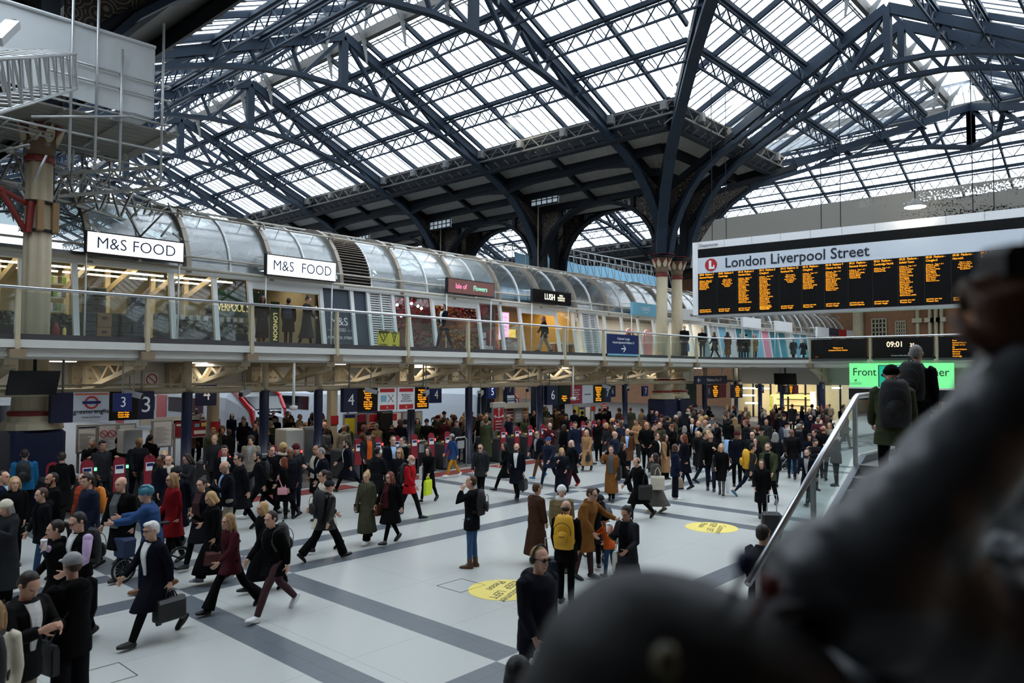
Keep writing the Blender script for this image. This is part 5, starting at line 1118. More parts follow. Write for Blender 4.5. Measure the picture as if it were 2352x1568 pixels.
for k, (px, py, Y, num, h) in enumerate(((475, 906, 24.5, '4', .62), (283, 924, 20.9, '3', .4), (1002, 907, 23.5, '4', .55), (1131, 900, 24, '5', .5), (1172, 893, 26, '7', .55), (1407, 898, 22.5, '6', .5), (1483, 898, 24, '7', .5), (1751, 893, 21, '8', .45), (1794, 891, 18.8, '9', .42), (1890, 888, 16.3, '10', .45))):
    p = at(px, py, Y=Y); t = thing('number_plate', p, 'blue platform number '+num+' plate '+('left of the white train nose' if k == 0 else 'hung before the amber screen at the left' if k == 1 else 'tucked behind the end of the platform four sign' if k == 2 else 'left of the red direction totem' if k == 3 else 'high behind the red totem' if k == 4 else 'right of the platform 6 sign' if k == 5 else 'left of the cream column pedestals' if k == 6 else 'under the end gallery'), 'number plate', 'platform number plates')
    MB().box(p.x-h*.55, p.x+h*.55, Y, Y+.12, p.z-h*.6, p.z+h*.6).build('plate', SIGNBLUE if k > 0 else NAVY, t); text(num, (p.x, Y, p.z), XR, h*.95, LETTERW, t, sx=.85); MB().tube([(p.x, Y+.06, p.z+h*.6), (p.x, Y+.06, 4.0)], .02, 6).build('hanger', GALV, t)
# ------------------------------------------------------------------ poster boards
def poster(px0, px1, y0, y1, Y, face, label, marks=None, legs=False):
    a, b = at(px0, y0, Y=Y), at(px1, y1, Y=Y); t = thing('poster_board', ((a.x+b.x)/2, Y, 0), label, 'poster', 'poster boards')
    z1 = a.z; z0 = at(px0, y1, Y=Y).z
    MB().box(a.x, b.x, Y, Y+.08, z0, z1).build('frame', ALU, t); MB().box(a.x+.05, b.x-.05, Y-.01, Y, z0+.05, z1-.05).build('sheet', face, t)
    for x in (a.x+.06, b.x-.06): MB().beam((x, Y+.06, 0), (x, Y+.06, z0), .06, .06).build('leg', ALU, t)
    w_, h_ = b.x-a.x, z1-z0
    for (u0, u1, v0, v1, m) in (marks or []): MB().box(a.x+w_*u0, a.x+w_*u1, Y-.016, Y-.01, z0+h_*v0, z0+h_*v1).build('printed_block', m, t)
    return t, a.x, b.x, z0, z1
TXT = [(.12, .55+.3*((i*7)%3)/2, .90-.055*i, .909-.055*i, GREYST) for i in range(3, 14)]
poster(177, 222, 976, 1042, 23.6, SIGNWHITE, 'white notice with a navy header, left of the two no entry notices', [(.08, .92, .88, .93, NAVY)]+TXT[1:])
t, x0, x1, z0, z1 = poster(225, 268, 975, 1040, 23.6, SIGNWHITE, 'white notice with two red prohibition rings above the left gates', TXT[5:])
for f in (.3, .7):
    c = Vector((x0+(x1-x0)*f, 23.57, z1-.28)); m = MB(); [m.beam(c+Vector((.1*cos(2*pi*i/20), 0, .1*sin(2*pi*i/20))), c+Vector((.1*cos(2*pi*(i+1)/20), 0, .1*sin(2*pi*(i+1)/20))), .02, .01, (0, 1, 0)) for i in range(20)]; m.beam(c+Vector((-.07, 0, .07)), c+Vector((.07, 0, -.07)), .02, .01, (0, 1, 0)); m.build('prohibition_ring', LETTERR, t)
poster(271, 312, 973, 1030, 23.7, SIGNWHITE, 'white notice half behind the pale grey cabinet', TXT); poster(350, 396, 966, 1029, 24.2, SIGNWHITE, 'white line diagram notice right of the embracing couple', TXT)
t, *_ = poster(399, 475, 966, 1008, 25, MAROON, 'wide red poster with blue and yellow marks behind the leftmost blue post', [(.62, .76, .6, .78, LBLUE), (.82, .97, .62, .82, STICK), (.08, .4, .7, .8, SIGNWHITE), (.6, .95, .2, .4, SIGNWHITE)])
p = at(400, 955, Y=25); MB().box(at(345, 0, Y=25).x, at(478, 0, Y=25).x, 25, 25.1, 1.97, 2.2).build('cream_header', OFFW, t)
poster(790, 816, 950, 1000, 24.2, mat('warning_yellow', rgb(206, 190, 30), .5), 'yellow warning notice below the platform four sign', [(.05, .95, .8, .95, SIGNBLUE)]); poster(818, 843, 949, 1000, 24.2, MAROON, 'dark red poster right of the yellow warning notice', [(.1, .9, .2, .6, BLACKM)]); poster(846, 870, 949, 1000, 24.2, LETTERR, 'bright red poster below the platform four sign', [(.12, .88, .55-.12*i, .6-.12*i, SIGNWHITE) for i in range(4)])
poster(900, 922, 946, 985, 25, SIGNWHITE, 'white and red poster right of the dark kiosk', [(.1, .5, .5, .9, LETTERR)]); poster(924, 941, 945, 982, 25, GREYSIGN, 'grey photo poster left of the blue post behind the four sign', [(.1, .9, .2, .5, BLACKM)]); poster(954, 970, 944, 975, 25, OFFW, 'cream poster right of the blue post behind the four sign')
t, x0, x1, z0, z1 = poster(1132, 1158, 936, 992, 22.6, LETTERR, 'tall red direction totem with white arrows')
MB().box(x0-.03, x1+.03, 22.55, 22.75, z1, z1+.22).build('cream_header', OFFW, t); xc = (x0+x1)/2; zc = z1-.33
m = MB()
for dx, dz in ((-.22, -.06), (.22, -.06), (0, .22)): 
    m.beam((xc, 22.58, zc-.12), (xc+dx, 22.58, zc+dz), .045, .01, (0, 1, 0)); e = Vector((xc+dx, 22.58, zc+dz)); d = Vector((dx, 0, dz+.12)).normalized(); s = Vector((-d.z, 0, d.x)); m.prism([e+d*.1, e+s*.08, e-s*.08], (0, -.01, 0))
m.build('arrows', LETTERW, t)
for i in range(4): MB().box(xc-.2, xc+.2, 22.578, 22.59, z1-.62-.13*i, z1-.58-.13*i).build('printed_block', LETTERW, t)
for k, (a, b, m, nm) in enumerate(((1163, 1180, MAROON, 'dark red'), (1182, 1200, GREYSIGN, 'grey'), (1201, 1214, mat('amber_poster', rgb(200, 130, 60), .5), 'amber'))): poster(a, b, 936, 971, 24.4, m, nm+' poster in the row right of the red totem', [(.12, .85, .7-.2*i, .76-.2*i, SIGNWHITE) for i in range(3)])
a, b = at(1161, 926, Y=24.3), at(1215, 935, Y=24.3); o = MB().box(a.x, b.x, 24.25, 24.38, b.z, a.z).build('header_board', OFFW); tag(o, 'cream header board over the posters right of the red totem', 'header board')
poster(1318, 1328, 932, 952, 26, YELB, 'small yellow notice behind the crowd under the 6 sign'); poster(1330, 1342, 934, 966, 25, YELB, 'yellow notice behind the crowd under the 6 sign', [(.1, .9, .8, .95, SIGNBLUE)]); poster(1344, 1356, 933, 965, 25, SIGNWHITE, 'white poster right of the yellow notices'); poster(1357, 1368, 931, 945, 25, LETTERR, 'red poster right of the white one under the 6 sign')
poster(1382, 1394, 925, 948, 24.6, LETTERR, 'red poster behind the crowd below the number 6 plate', [(.1, .9, .7-.2*i, .78-.2*i, SIGNWHITE) for i in range(3)])
# ------------------------------------------------------------------ ticket gates
GREENL = led('green_led', (.1, 1., .25), 3.); REDL = led('red_led', (1., .05, .04), 3.)
GREYB = mat('gate_grey', rgb(78, 80, 84), .4, .3, .1); LGREY = mat('cabinet_grey', rgb(150, 152, 152), .5)
def gate(x, label, col):
    y = 21.2; t = thing('ticket_gate', (x, y, 0), label, 'ticket gate', 'ticket gates')
    MB().rbox(x, y+.6, .5, .26, 1.5, 1.0, .06).build('body', GREYB, t)
    m = MB(); pr = [(x-.15, y-.17, .55), (x+.15, y-.17, .55)]+[(x+.15*cos(a), y-.17, 1.3+.15*sin(a)) for a in [pi*i/10 for i in range(11)]]; m.prism(pr, (0, .04, 0)); m.build('red_plaque', MAROON, t)
    MB().box(x-.11, x+.11, y-.18, y-.17, 1.02, 1.24).build('blue_sign', SIGNWHITE, t); MB().box(x-.09, x+.09, y-.186, y-.18, 1.14, 1.22).build('blue_mark', SIGNBLUE, t)
    MB().lathe([(.07, 1.0), (.09, 1.03), (.05, 1.07)], (x+.02, y+.1, 0), 12).build('yellow_reader', STICK, t, True)
    MB().box(x+.16, x+.24, y-.15, y-.05, 0, 1.25).build('light_post', BLACKM, t); MB().box(x+.17, x+.23, y-.165, y-.15, 1.14, 1.22).build('signal', col, t)
    MB().box(x+.2, x+.42, y+.6, y+.64, .35, 1.05).build('paddle', RAILG, t)
gx = [(5.4+.78*i, 'in the bank under the platform 3 sign') for i in range(5)]+[(10.6+.8*i, 'in the bank left of the platform 4 sign') for i in range(4)]+[(15.4+.82*i, 'in the bank under the platform 4 sign') for i in range(6)]+[(22.6+.85*i, 'in the bank left of the platform 6 sign') for i in range(4)]+[(27.2+.85*i, 'in the bank under the platform 6 sign') for i in range(5)]
cnt = {}; tot = {}
for x, w_ in gx: tot[w_] = tot.get(w_, 0)+1
for x, w_ in gx:
    cnt[w_] = cnt.get(w_, 0)+1; gate(x, 'red plaqued ticket gate, '+ordn[cnt[w_]-1]+' from left '+w_, GREENL if x < 9 else REDL)
a, b = at(283, 987, Y=22.4), at(326, 1040, Y=22.4); t = thing('control_cabinet', ((a.x+b.x)/2, 22.5, 0), 'pale grey cabinet on legs behind the left ticket gates', 'cabinet'); MB().rbox((a.x+b.x)/2, 22.6, (a.z+b.z)/2, b.x-a.x, .5, a.z-b.z, .03).build('body', LGREY, t)
for x in (a.x+.1, b.x-.1): MB().beam((x, 22.6, 0), (x, 22.6, b.z), .08, .08).build('leg', BLACKM, t)
a, b = at(652, 986, Y=22.9), at(690, 1060, Y=22.9); t = thing('staff_booth', ((a.x+b.x)/2, 23, 0), 'cream staff booth with a glazed grey door frame by the gates', 'booth'); MB().rbox((a.x+b.x)/2, 23.1, a.z/2, b.x-a.x, .8, a.z, .04).build('body', OFFW, t)
c = at(722, 1055, Y=22.9); m = MB(); z0 = .5
for p, q in (((b.x, z0), (b.x, a.z)), ((c.x, z0), (c.x, a.z)), ((b.x, a.z), (c.x, a.z)), ((b.x, z0), (c.x, z0))): m.beam((p[0], 22.8, p[1]), (q[0], 22.8, q[1]), .1, .1)
m.build('door_frame', ALU, t); MB().box(b.x, c.x, 22.8, 22.82, z0, a.z).build('door_glass', TUBEGD, t)
for k, (px, py, nm) in enumerate(((618, 1025, 'by the staff booth'), (966, 1000, 'right of the platform four gates'), (1058, 1000, 'behind the mustard trousered walker'))):
    p = at(px, py, Y=21.3); t = thing('barrier_frame', (p.x, 21.3, 0), 'rounded steel luggage barrier frame '+nm, 'barrier', 'rounded barrier frames')
    m = MB(); w_ = .32; pts_ = [(p.x-w_, 21.3, 0), (p.x-w_, 21.3, 1.05), (p.x-w_+.1, 21.3, 1.15), (p.x+w_-.1, 21.3, 1.15), (p.x+w_, 21.3, 1.05), (p.x+w_, 21.3, 0)]; m.tube(pts_, .03, 8); m.build('hoop', ALU, t, True); MB().box(p.x-.18, p.x+.18, 21.28, 21.3, .72, 1.02).build('sign_plate', LGREY, t)
a, b = at(873, 946, Y=24), at(900, 1010, Y=24); o = MB().rbox((a.x+b.x)/2, 24.2, 1.05, b.x-a.x, .6, 2.1, .05).build('dark_kiosk', BLACKM); tag(o, 'black tall kiosk between the red poster and the white poster', 'kiosk')
# ------------------------------------------------------------------ cameras on poles under the gallery
for k, (px, py, Y, sgn, nm) in enumerate(((306, 905, 21.3, 1, 'by the 3 sign'), (562, 901, 21.6, -1, 'above the white train'), (703, 893, 22.3, 1, 'right of the white dome pole'), (852, 897, 21.3, 1, 'in front of the four sign screen'), (978, 903, 21.4, -1, 'at the right end of the four sign'), (1104, 903, 21.4, -1, 'left of the number 5 plate'), (1213, 893, 22, -1, 'left of the blue post before the six sign'), (1392, 888, 21.5, 1, 'above the number 6 plate'), (1443, 892, 21.5, -1, 'left of the number 7 plate'), (1738, 887, 21, -1, 'under the end gallery'))):
    p = at(px, py, Y=Y); t = thing('security_camera', p, 'grey security camera on a drop pole '+nm, 'camera', 'security cameras')
    d = Vector((sgn*.8, -.5, -.25)).normalized(); MB().beam(p-d*.22, p+d*.22, .16, .15).build('housing', LGREY, t); MB().tube([p+d*.22, p+d*.26], .06, 10).build('lens', BLACKM, t); MB().tube([p+Vector((0, 0, .05)), (p.x, p.y, 4.0)], .022, 6).build('pole', GALV, t)
for k, (px, y1, Y, nm) in enumerate(((674, 935, 20.95, 'left of the staff booth'), (1316, 915, 20.95, 'in front of the six sign'))):
    p = at(px, y1, Y=Y); t = thing('dome_camera', p, 'white dome camera on a long white pole '+nm, 'camera', 'dome cameras'); MB().tube([p, (p.x, p.y, 4.0)], .045, 10).build('pole', WHITEP, t, True); MB().lathe([(.1, -.09), (.13, -.02), (.13, .04), (.05, .06)], p, 14).build('dome', WHITEP, t, True)
p = at(348, 871, Y=26.17); t = thing('no_smoking_sign', p, 'round red no smoking sign with a red strip on the white wall', 'sign'); MB().box(p.x-.22, p.x+.22, 26.16, 26.175, p.z-.42, p.z+.22).build('plate', SIGNWHITE, t)
m = MB(); c = Vector((p.x, 26.15, p.z)); [m.beam(c+Vector((.17*cos(2*pi*i/24), 0, .17*sin(2*pi*i/24))), c+Vector((.17*cos(2*pi*(i+1)/24), 0, .17*sin(2*pi*(i+1)/24))), .035, .01, (0, 1, 0)) for i in range(24)]; m.beam(c+Vector((-.12, 0, .12)), c+Vector((.12, 0, -.12)), .03, .01, (0, 1, 0)); m.build('ring', LETTERR, t); MB().box(p.x-.2, p.x+.2, 26.145, 26.16, p.z-.39, p.z-.27).build('red_strip', LETTERR, t)
# ------------------------------------------------------------------ trains in the platforms
TRW = mat('train_white', rgb(206, 212, 220), .3, 0, .03); TRB = mat('train_window', rgb(18, 22, 28), .12, 0, .1); TRG = mat('train_grey', rgb(120, 126, 134), .3, 0, .05); TRR = mat('train_red', rgb(196, 30, 36), .35, 0, .05); TRBLUE = mat('train_blue', rgb(44, 66, 96), .35)
def train(x0, x1, y0, label, body, accent, blunt=False):
    t = thing('train', ((x0+x1)/2, y0+12, 0), label, 'train', 'trains at the platforms'); L = 60; xm = (x0+x1)/2; hw = (x1-x0)/2
    sec = lambda y, k, top, lo=.0: [(xm+hw*k*c, y, lo+(top-lo)*f) for c, f in ((-1, 0), (-1.0, .55), (-.97, .8), (-.8, .95), (-.45, 1.), (.45, 1.), (.8, .95), (.97, .8), (1., .55), (1, 0))]
    rows = [sec(y0, .62, 1.25), sec(y0+.35, .78, 1.75), sec(y0+1.2, .93, 2.35), sec(y0+2.4, 1, 2.75), sec(y0+4.0, 1, 2.85), sec(y0+L, 1, 2.85)] if not blunt else [sec(y0, .97, 2.75), sec(y0+.2, 1, 2.85), sec(y0+L, 1, 2.85)]
    MB().rings(rows).build('body', body, t, False)
    for s in (-1, 1):
        xx = xm+s*(hw+.006); e = .012*s
        k = y0+5
        while k < y0+L-4:
            MB().box(min(xx, xx+e), max(xx, xx+e), k, k+4.6, 1.25, 2.1).build('window_band', TRB, t); MB().box(min(xx, xx+e*1.5), max(xx, xx+e*1.5), k+4.9, k+6.3, .1, 2.2).build('door', accent, t); k += 6.6
    if not blunt:
        m = MB(); m.strip([(xm-hw*.55, y0+.28, 1.6), (xm-hw*.72, y0+1.1, 2.25), (xm-hw*.72, y0+1.9, 2.62)], [(xm+hw*.55, y0+.28, 1.6), (xm+hw*.72, y0+1.1, 2.25), (xm+hw*.72, y0+1.9, 2.62)], (0, -.06, .06)); m.build('windscreen', TRB, t)
        m = MB(); m.strip([(xm-hw*.4, y0-.02, .5), (xm-hw*.5, y0+.2, 1.5)], [(xm+hw*.4, y0-.02, .5), (xm+hw*.5, y0+.2, 1.5)], (0, -.05, .02)); m.build('nose_panel', TRB, t)
        for s in (-1, 1): 
            MB().poly([(xm+s*hw*.62, y0-.03, .3), (xm+s*hw*.72, y0+.3, 1.6), (xm+s*hw*.86, y0+1.15, 2.3), (xm+s*hw*.8, y0+2.2, 2.76)], .12, .22).build('red_corner', TRR, t)
            MB().poly([(xm+s*hw*.5, y0-.05, .3), (xm+s*hw*.6, y0+.26, 1.6)], .1, .12).build('white_edge', TRW, t)
    else:
        MB().box(x0+.1, x1-.1, y0-.02, y0, 1.1, 2.5).build('end_window', TRBLUE, t); MB().box(xm-.08, xm+.08, y0-.04, y0, 1.1, 2.6).build('end_stripe', TRR, t)
train(19.9, 22.7, 37.0, 'white train with red doors and a sloping nose left of the second blue post', TRW, TRR); train(26.5, 29.3, 36.5, 'pale train with dark windows right of the sloping nose', TRW, TRR, True); train(33, 35.9, 33., 'white and dark blue train end right of the platform four sign', TRW, TRG, True)
train(40.9, 43.7, 38.5, 'train nose with a dark windscreen left of the platform six sign', TRG, TRR); train(7.2, 10.0, 34, 'grey and red train nose at the left photo edge', TRG, TRR)
# ------------------------------------------------------------------ lit shop under the end of the hall, brick end wall details
t = thing('lit_shopfront', (58, 23, 0), 'lit shopfront with a yellow neon outline at the far right of the concourse', 'shopfront'); xw = 60.
yy = lambda px: at(px, 900, X=xw).y
zz = lambda py, px=1800: at(px, py, X=xw).z
ypan(xw+1.2, yy(1690)+1, yy(1950), 0, 3.9, mat('lit_shop_wall', rgb(210, 196, 160), .7), 'back_wall', t)
NEON = led('neon_yellow', (.95, 1., .12), 2.2)
a, b, c, d = yy(1770), yy(1868), zz(908), 0.6
for p, q in (((a, d), (a, c)), ((a, c), (b, c)), ((b, c), (b, d))): MB().beam((xw, p[0], p[1]), (xw, q[0], q[1]), .12, .12).build('neon_tube', NEON, t)
ypan(xw+.6, a, b, 0, c-.1, led('shop_glow', (1., .74, .32), .6), 'glow_panel', t)
for k in range(4): MB().box(xw+.2, xw+.55, b+.4, a-.4, .5+.5*k, .56+.5*k).build('shelf', BLACKM, t)
ypan(xw-.1, yy(1862), yy(1873), .8, zz(898), led('white_sign_glow', (.95, 1., .75), 2.), 'lit_sign', t)
for px0, px1, py in ((1700, 1726, 894), (1730, 1764, 894), (1706, 1732, 911), (1716, 1740, 929), (1915, 1930, 890)): MB().box(xw-.4, xw+.3, yy(px1), yy(px0), zz(py), zz(py)+.1).build('strip_lamp', led('strip_lamp_white', (1., .93, .78), 4.), t)
for k in range(7): MB().beam((xw, yy(1690+40*k), 0), (xw, yy(1690+40*k), 3.2), .12, .12).build('mullion', BLACKST, t)
L = bpy.data.lights.new('shop_light', 'AREA'); L.shape = 'RECTANGLE'; L.size = 10; L.size_y = 2; L.energy = 220; L.color = (1, .85, .6); lo = link('shop_light', L, t); lo.matrix_basis = Matrix.Translation((xw-.6, yy(1800), 3.2)) @ Matrix.Rotation(radians(-30), 4, 'Y')
for k, (a, b, c, d) in enumerate(((2003, 2036, 733, 772), (2058, 2080, 738, 772), (2248, 2276, 748, 770))):
    p, q = at(a, c, X=75.9), at(b, d, X=75.9); mb = MB().box(75.85, 76, q.y, p.y, q.z, p.z); o = struct('window_%d' % (k+3), mb, BLACKG if k < 2 else led('bright_window', (.85, .92, 1.), 1.)); m = MB()
    for i in range(5): m.beam((75.84, p.y+(q.y-p.y)*i/4, q.z), (75.84, p.y+(q.y-p.y)*i/4, p.z), .1, .1)
    for i in range(5): m.beam((75.84, p.y, q.z+(p.z-q.z)*i/4), (75.84, q.y, q.z+(p.z-q.z)*i/4), .1, .1)
    m.build('glazing_bars', CREAMD, o)
for k, px in enumerate((1972, 2108, 2136, 2150, 2163)):
    p = at(px, 720, X=75.7); t = thing('wall_pipe', (75.6, p.y, 0), 'pale '+('square pier' if k in (0,) else 'downpipe')+' on the far brick wall below the departure board, '+ordn[k]+' from the left', 'pipe', 'pipes on the brick wall'); MB().tube([(75.6, p.y, 0), (75.6, p.y, 12)], .5 if k == 0 else .16, 10).build('pipe', CREAMD, t, True)
    MB().box(75.3, 76, p.y-.4, p.y+.4, 8.3, 8.7).build('collar', CREAMD, t)
mb = MB().box(75.6, 76, -10, 24, 10.4, 11.2); struct('trim_4', mb, CREAMD)
# ------------------------------------------------------------------ stairs on the right
ST = mat('stair_stone', rgb(120, 120, 118), .6, 0, .1)
t = thing('staircase', (10, 2, 0), 'staircase with steel handrail and glass side climbing at the right', 'staircase')
z = lambda x: max(0, min(2.3, (x-8.3)*.52)); n = 14
m = MB()
for i in range(n):
    xx = 8.3+4.42*i/n; m.box(xx, 12.75, .6, 3.92, 2.3*i/n, 2.3*(i+1)/n)
m.build('step', ST, t); MB().box(12.75, 17.5, .6, 3.92, 2.05, 2.3).build('landing', ST, t); MB().box(13.5, 17, 1, 3.5, 0, 2.05).build('landing_base', DARKW, t)
m = MB(); m.strip([(8.2, 3.92, 0), (12.75, 3.92, 2.05), (17.5, 3.92, 2.05)], [(8.2, 3.92, .25), (12.75, 3.92, 2.42), (17.5, 3.92, 2.42)], (0, .1, 0)); m.build('stringer', KICK, t)
HR = [(8.6, 4.0, 1.22), (12.5, 4.0, 3.33), (12.62, 4.0, 3.37), (14.2, 4.0, 3.39)]; MB().tube(HR, .045, 12).build('handrail', STEEL, t, True)
for x in (8.9, 10.7, 12.5, 14.1): MB().beam((x, 4.0, z(x)+.1), (x, 4.0, min(1.22+(x-8.6)*.541, 3.33)), .06, .06).build('baluster', ALU, t)
m = MB(); m.strip([(8.95, 4.0, .55), (12.45, 4.0, 2.45)], [(8.95, 4.0, 1.32), (12.45, 4.0, 3.2)], (0, .015, 0)); m.build('glass_side', RAILG, t); m = MB(); m.strip([(12.55, 4., 2.45), (14.1, 4., 2.45)], [(12.55, 4., 3.25), (14.1, 4., 3.27)], (0, .015, 0)); m.build('glass_side', RAILG, t)
mb = MB().box(-3, 2.6, -3, 1.4, 1.95, 2.15); struct('floor_viewing_landing', mb, ST)
mb = MB().box(-2.4, 1.8, -2.6, 1.0, 0, 1.95); struct('wall_landing_base', mb, DARKW)
# ------------------------------------------------------------------ people: one continuous body, clothes and hair as its children
PAL = dict(black=(11, 11, 12), ink=(18, 19, 23), navyblack=(16, 18, 28), navy=(24, 31, 50), blue=(44, 72, 116), teal=(28, 96, 140), jeans=(46, 70, 100), denim=(60, 88, 124), grey=(92, 92, 94), dgrey=(42, 43, 46), lgrey=(150, 150, 150), white=(226, 226, 224),
           cream=(206, 196, 176), beige=(176, 156, 128), camel=(164, 124, 86), brown=(86, 58, 40), tan=(126, 82, 40), fur=(70, 46, 34), olive=(70, 70, 54), green=(60, 66, 44), red=(168, 22, 30), dred=(116, 20, 26), maroon=(66, 26, 32), plum=(70, 48, 52), orange=(206, 92, 36), rust=(150, 60, 34), yellow=(226, 170, 30), mustard=(190, 130, 36),
           lime=(206, 226, 40), lilac=(196, 170, 206), pink=(206, 150, 160), sky=(160, 190, 226), tweed=(88, 84, 80), aqua=(60, 120, 140), khaki=(120, 104, 76), stone=(140, 130, 116), silver=(186, 188, 192), gold=(190, 160, 110))
HAIRC = dict(black=(22, 18, 16), dark=(40, 28, 22), brown=(74, 50, 34), red=(110, 54, 30), blonde=(186, 150, 98), fair=(150, 116, 76), white=(214, 212, 208), grey=(136, 132, 128), pink=(206, 170, 150))
SKINC = dict(a=(212, 164, 140), b=(190, 138, 112), c=(130, 88, 64), d=(84, 56, 42))
def cloth(c): return mat('cloth_'+c, rgb(*PAL[c]), .9, 0, .25, 9, .6, .1, bscale=10)
def puffm(c):
    m = mat('quilted_'+c, rgb(*PAL[c]), .8, 0, .15, 9, 0, .14); nt = m.node_tree; N = nt.nodes
    if 'Wave Texture' not in N:
        tc = N.new('ShaderNodeTexCoord'); wv = N.new('ShaderNodeTexWave'); wv.bands_direction = 'Z'; wv.inputs['Scale'].default_value = 3.6; wv.inputs['Distortion'].default_value = 1.2; wv.inputs['Detail Scale'].default_value = 2
        bp = N.new('ShaderNodeBump'); bp.inputs['Strength'].default_value = .25; bp.inputs['Distance'].default_value = .012
        nt.links.new(tc.outputs['Object'], wv.inputs['Vector']); nt.links.new(wv.outputs['Fac'], bp.inputs['Height']); nt.links.new(bp.outputs['Normal'], N['Principled BSDF'].inputs['Normal'])
    return m
def hairm(c): return mat('hair_'+c, rgb(*HAIRC[c]), .55, 0, .3, 40, .3, .4)
def skin(c): return mat('skin_'+c, rgb(*SKINC[c]), .5, 0, .08, 14, 0, .4)
EYED = mat('eye_dark', rgb(34, 24, 20), .3); LIPM = mat('lip_tone', rgb(150, 84, 76), .5)
LEATH = mat('black_leather', rgb(14, 13, 13), .38, 0, .25, 12, .2); LEATHB = mat('brown_leather', rgb(88, 50, 36), .4, 0, .25, 12, .2); LEATHM = mat('maroon_leather', rgb(76, 34, 36), .4, 0, .2, 12, .2)
def shoem(c): return mat('shoe_'+c, rgb(*PAL[c]), .45, 0, .12, 14)
# poses: legs (hipL, kneeL, hipR, kneeR); arms L then R (forward, outward, elbow, inward); lean; head (down, turn)
POSES = dict(
    stand=((1, 2, -1, 2), (4, 7, 12, 10), (6, 7, 14, 10), 0, (4, 0)),
    walk=((24, 6, -20, 14), (-24, 8, 14, 5), (18, 8, 18, 10), 3, (5, 0)),
    walk2=((-20, 14, 24, 6), (18, 8, 18, 10), (-24, 8, 14, 5), 3, (5, 0)),
    stride=((31, 8, -27, 20), (-26, 10, 18, 5), (22, 9, 22, 10), 5, (6, 0)),
    stride2=((-27, 20, 31, 8), (22, 9, 22, 10), (-26, 10, 18, 5), 5, (6, 0)),
    short=((13, 6, -11, 12), (-10, 8, 14, 8), (10, 8, 18, 8), 2, (6, 0)),
    carry=((20, 6, -16, 16), (-4, 9, 8, 4), (20, 8, 22, 10), 2, (6, 0)),
    carryR=((-16, 16, 20, 6), (18, 8, 22, 10), (-6, 9, 6, 4), 2, (4, 0)),
    phone=((10, 6, -8, 10), (30, 8, 84, 24), (6, 8, 16, 8), 4, (26, 0)),
    phoneR=((-14, 12, 18, 6), (-6, 8, 12, 8), (32, 8, 88, 26), 4, (26, 0)),
    call=((14, 6, -12, 12), (4, 8, 16, 8), (58, 28, 142, 30), 1, (2, 0)),
    callL=((2, 2, -2, 3), (60, 26, 140, 30), (8, 8, 16, 8), 0, (2, 0)),
    cup=((12, 6, -10, 12), (8, 10, 50, 20), (26, 8, 96, 14), 2, (22, 0)),
    pockets=((16, 6, -14, 14), (-8, 14, 42, 30), (-4, 14, 42, 30), 3, (4, 0)),
    folded=((2, 2, -2, 2), (28, 8, 96, 46), (26, 8, 92, 46), 2, (10, 0)),
    down=((3, 2, -3, 2), (24, 8, 80, 34), (22, 8, 84, 34), 6, (32, 0)),
    push=((18, 6, -14, 14), (40, 6, 34, 6), (40, 6, 34, 6), 14, (6, 0)),
    reach=((8, 4, -6, 8), (38, 10, 20, 4), (6, 10, 20, 6), 12, (10, 0)),
    lean=((22, 60, -2, 4), (-6, 10, 40, 30), (-4, 10, 36, 30), -4, (8, 10)),
    sit=((82, 84, 82, 84), (24, 8, 50, 20), (24, 8, 50, 20), 2, (6, 0)),
    ride=((16, 14, -12, 20), (46, 12, 30, 2), (46, 12, 30, 2), 8, (2, 0)),
    climb=((34, 44, -8, 10), (14, 8, 30, 8), (-6, 8, 20, 8), 6, (8, 0)),
)
def ell(c, rx, ry, n=14, ax=Vector((1, 0, 0)), ay=Vector((0, 1, 0))): return [tuple(c+ax*(rx*cos(2*pi*i/n))+ay*(ry*sin(2*pi*i/n))) for i in range(n)]
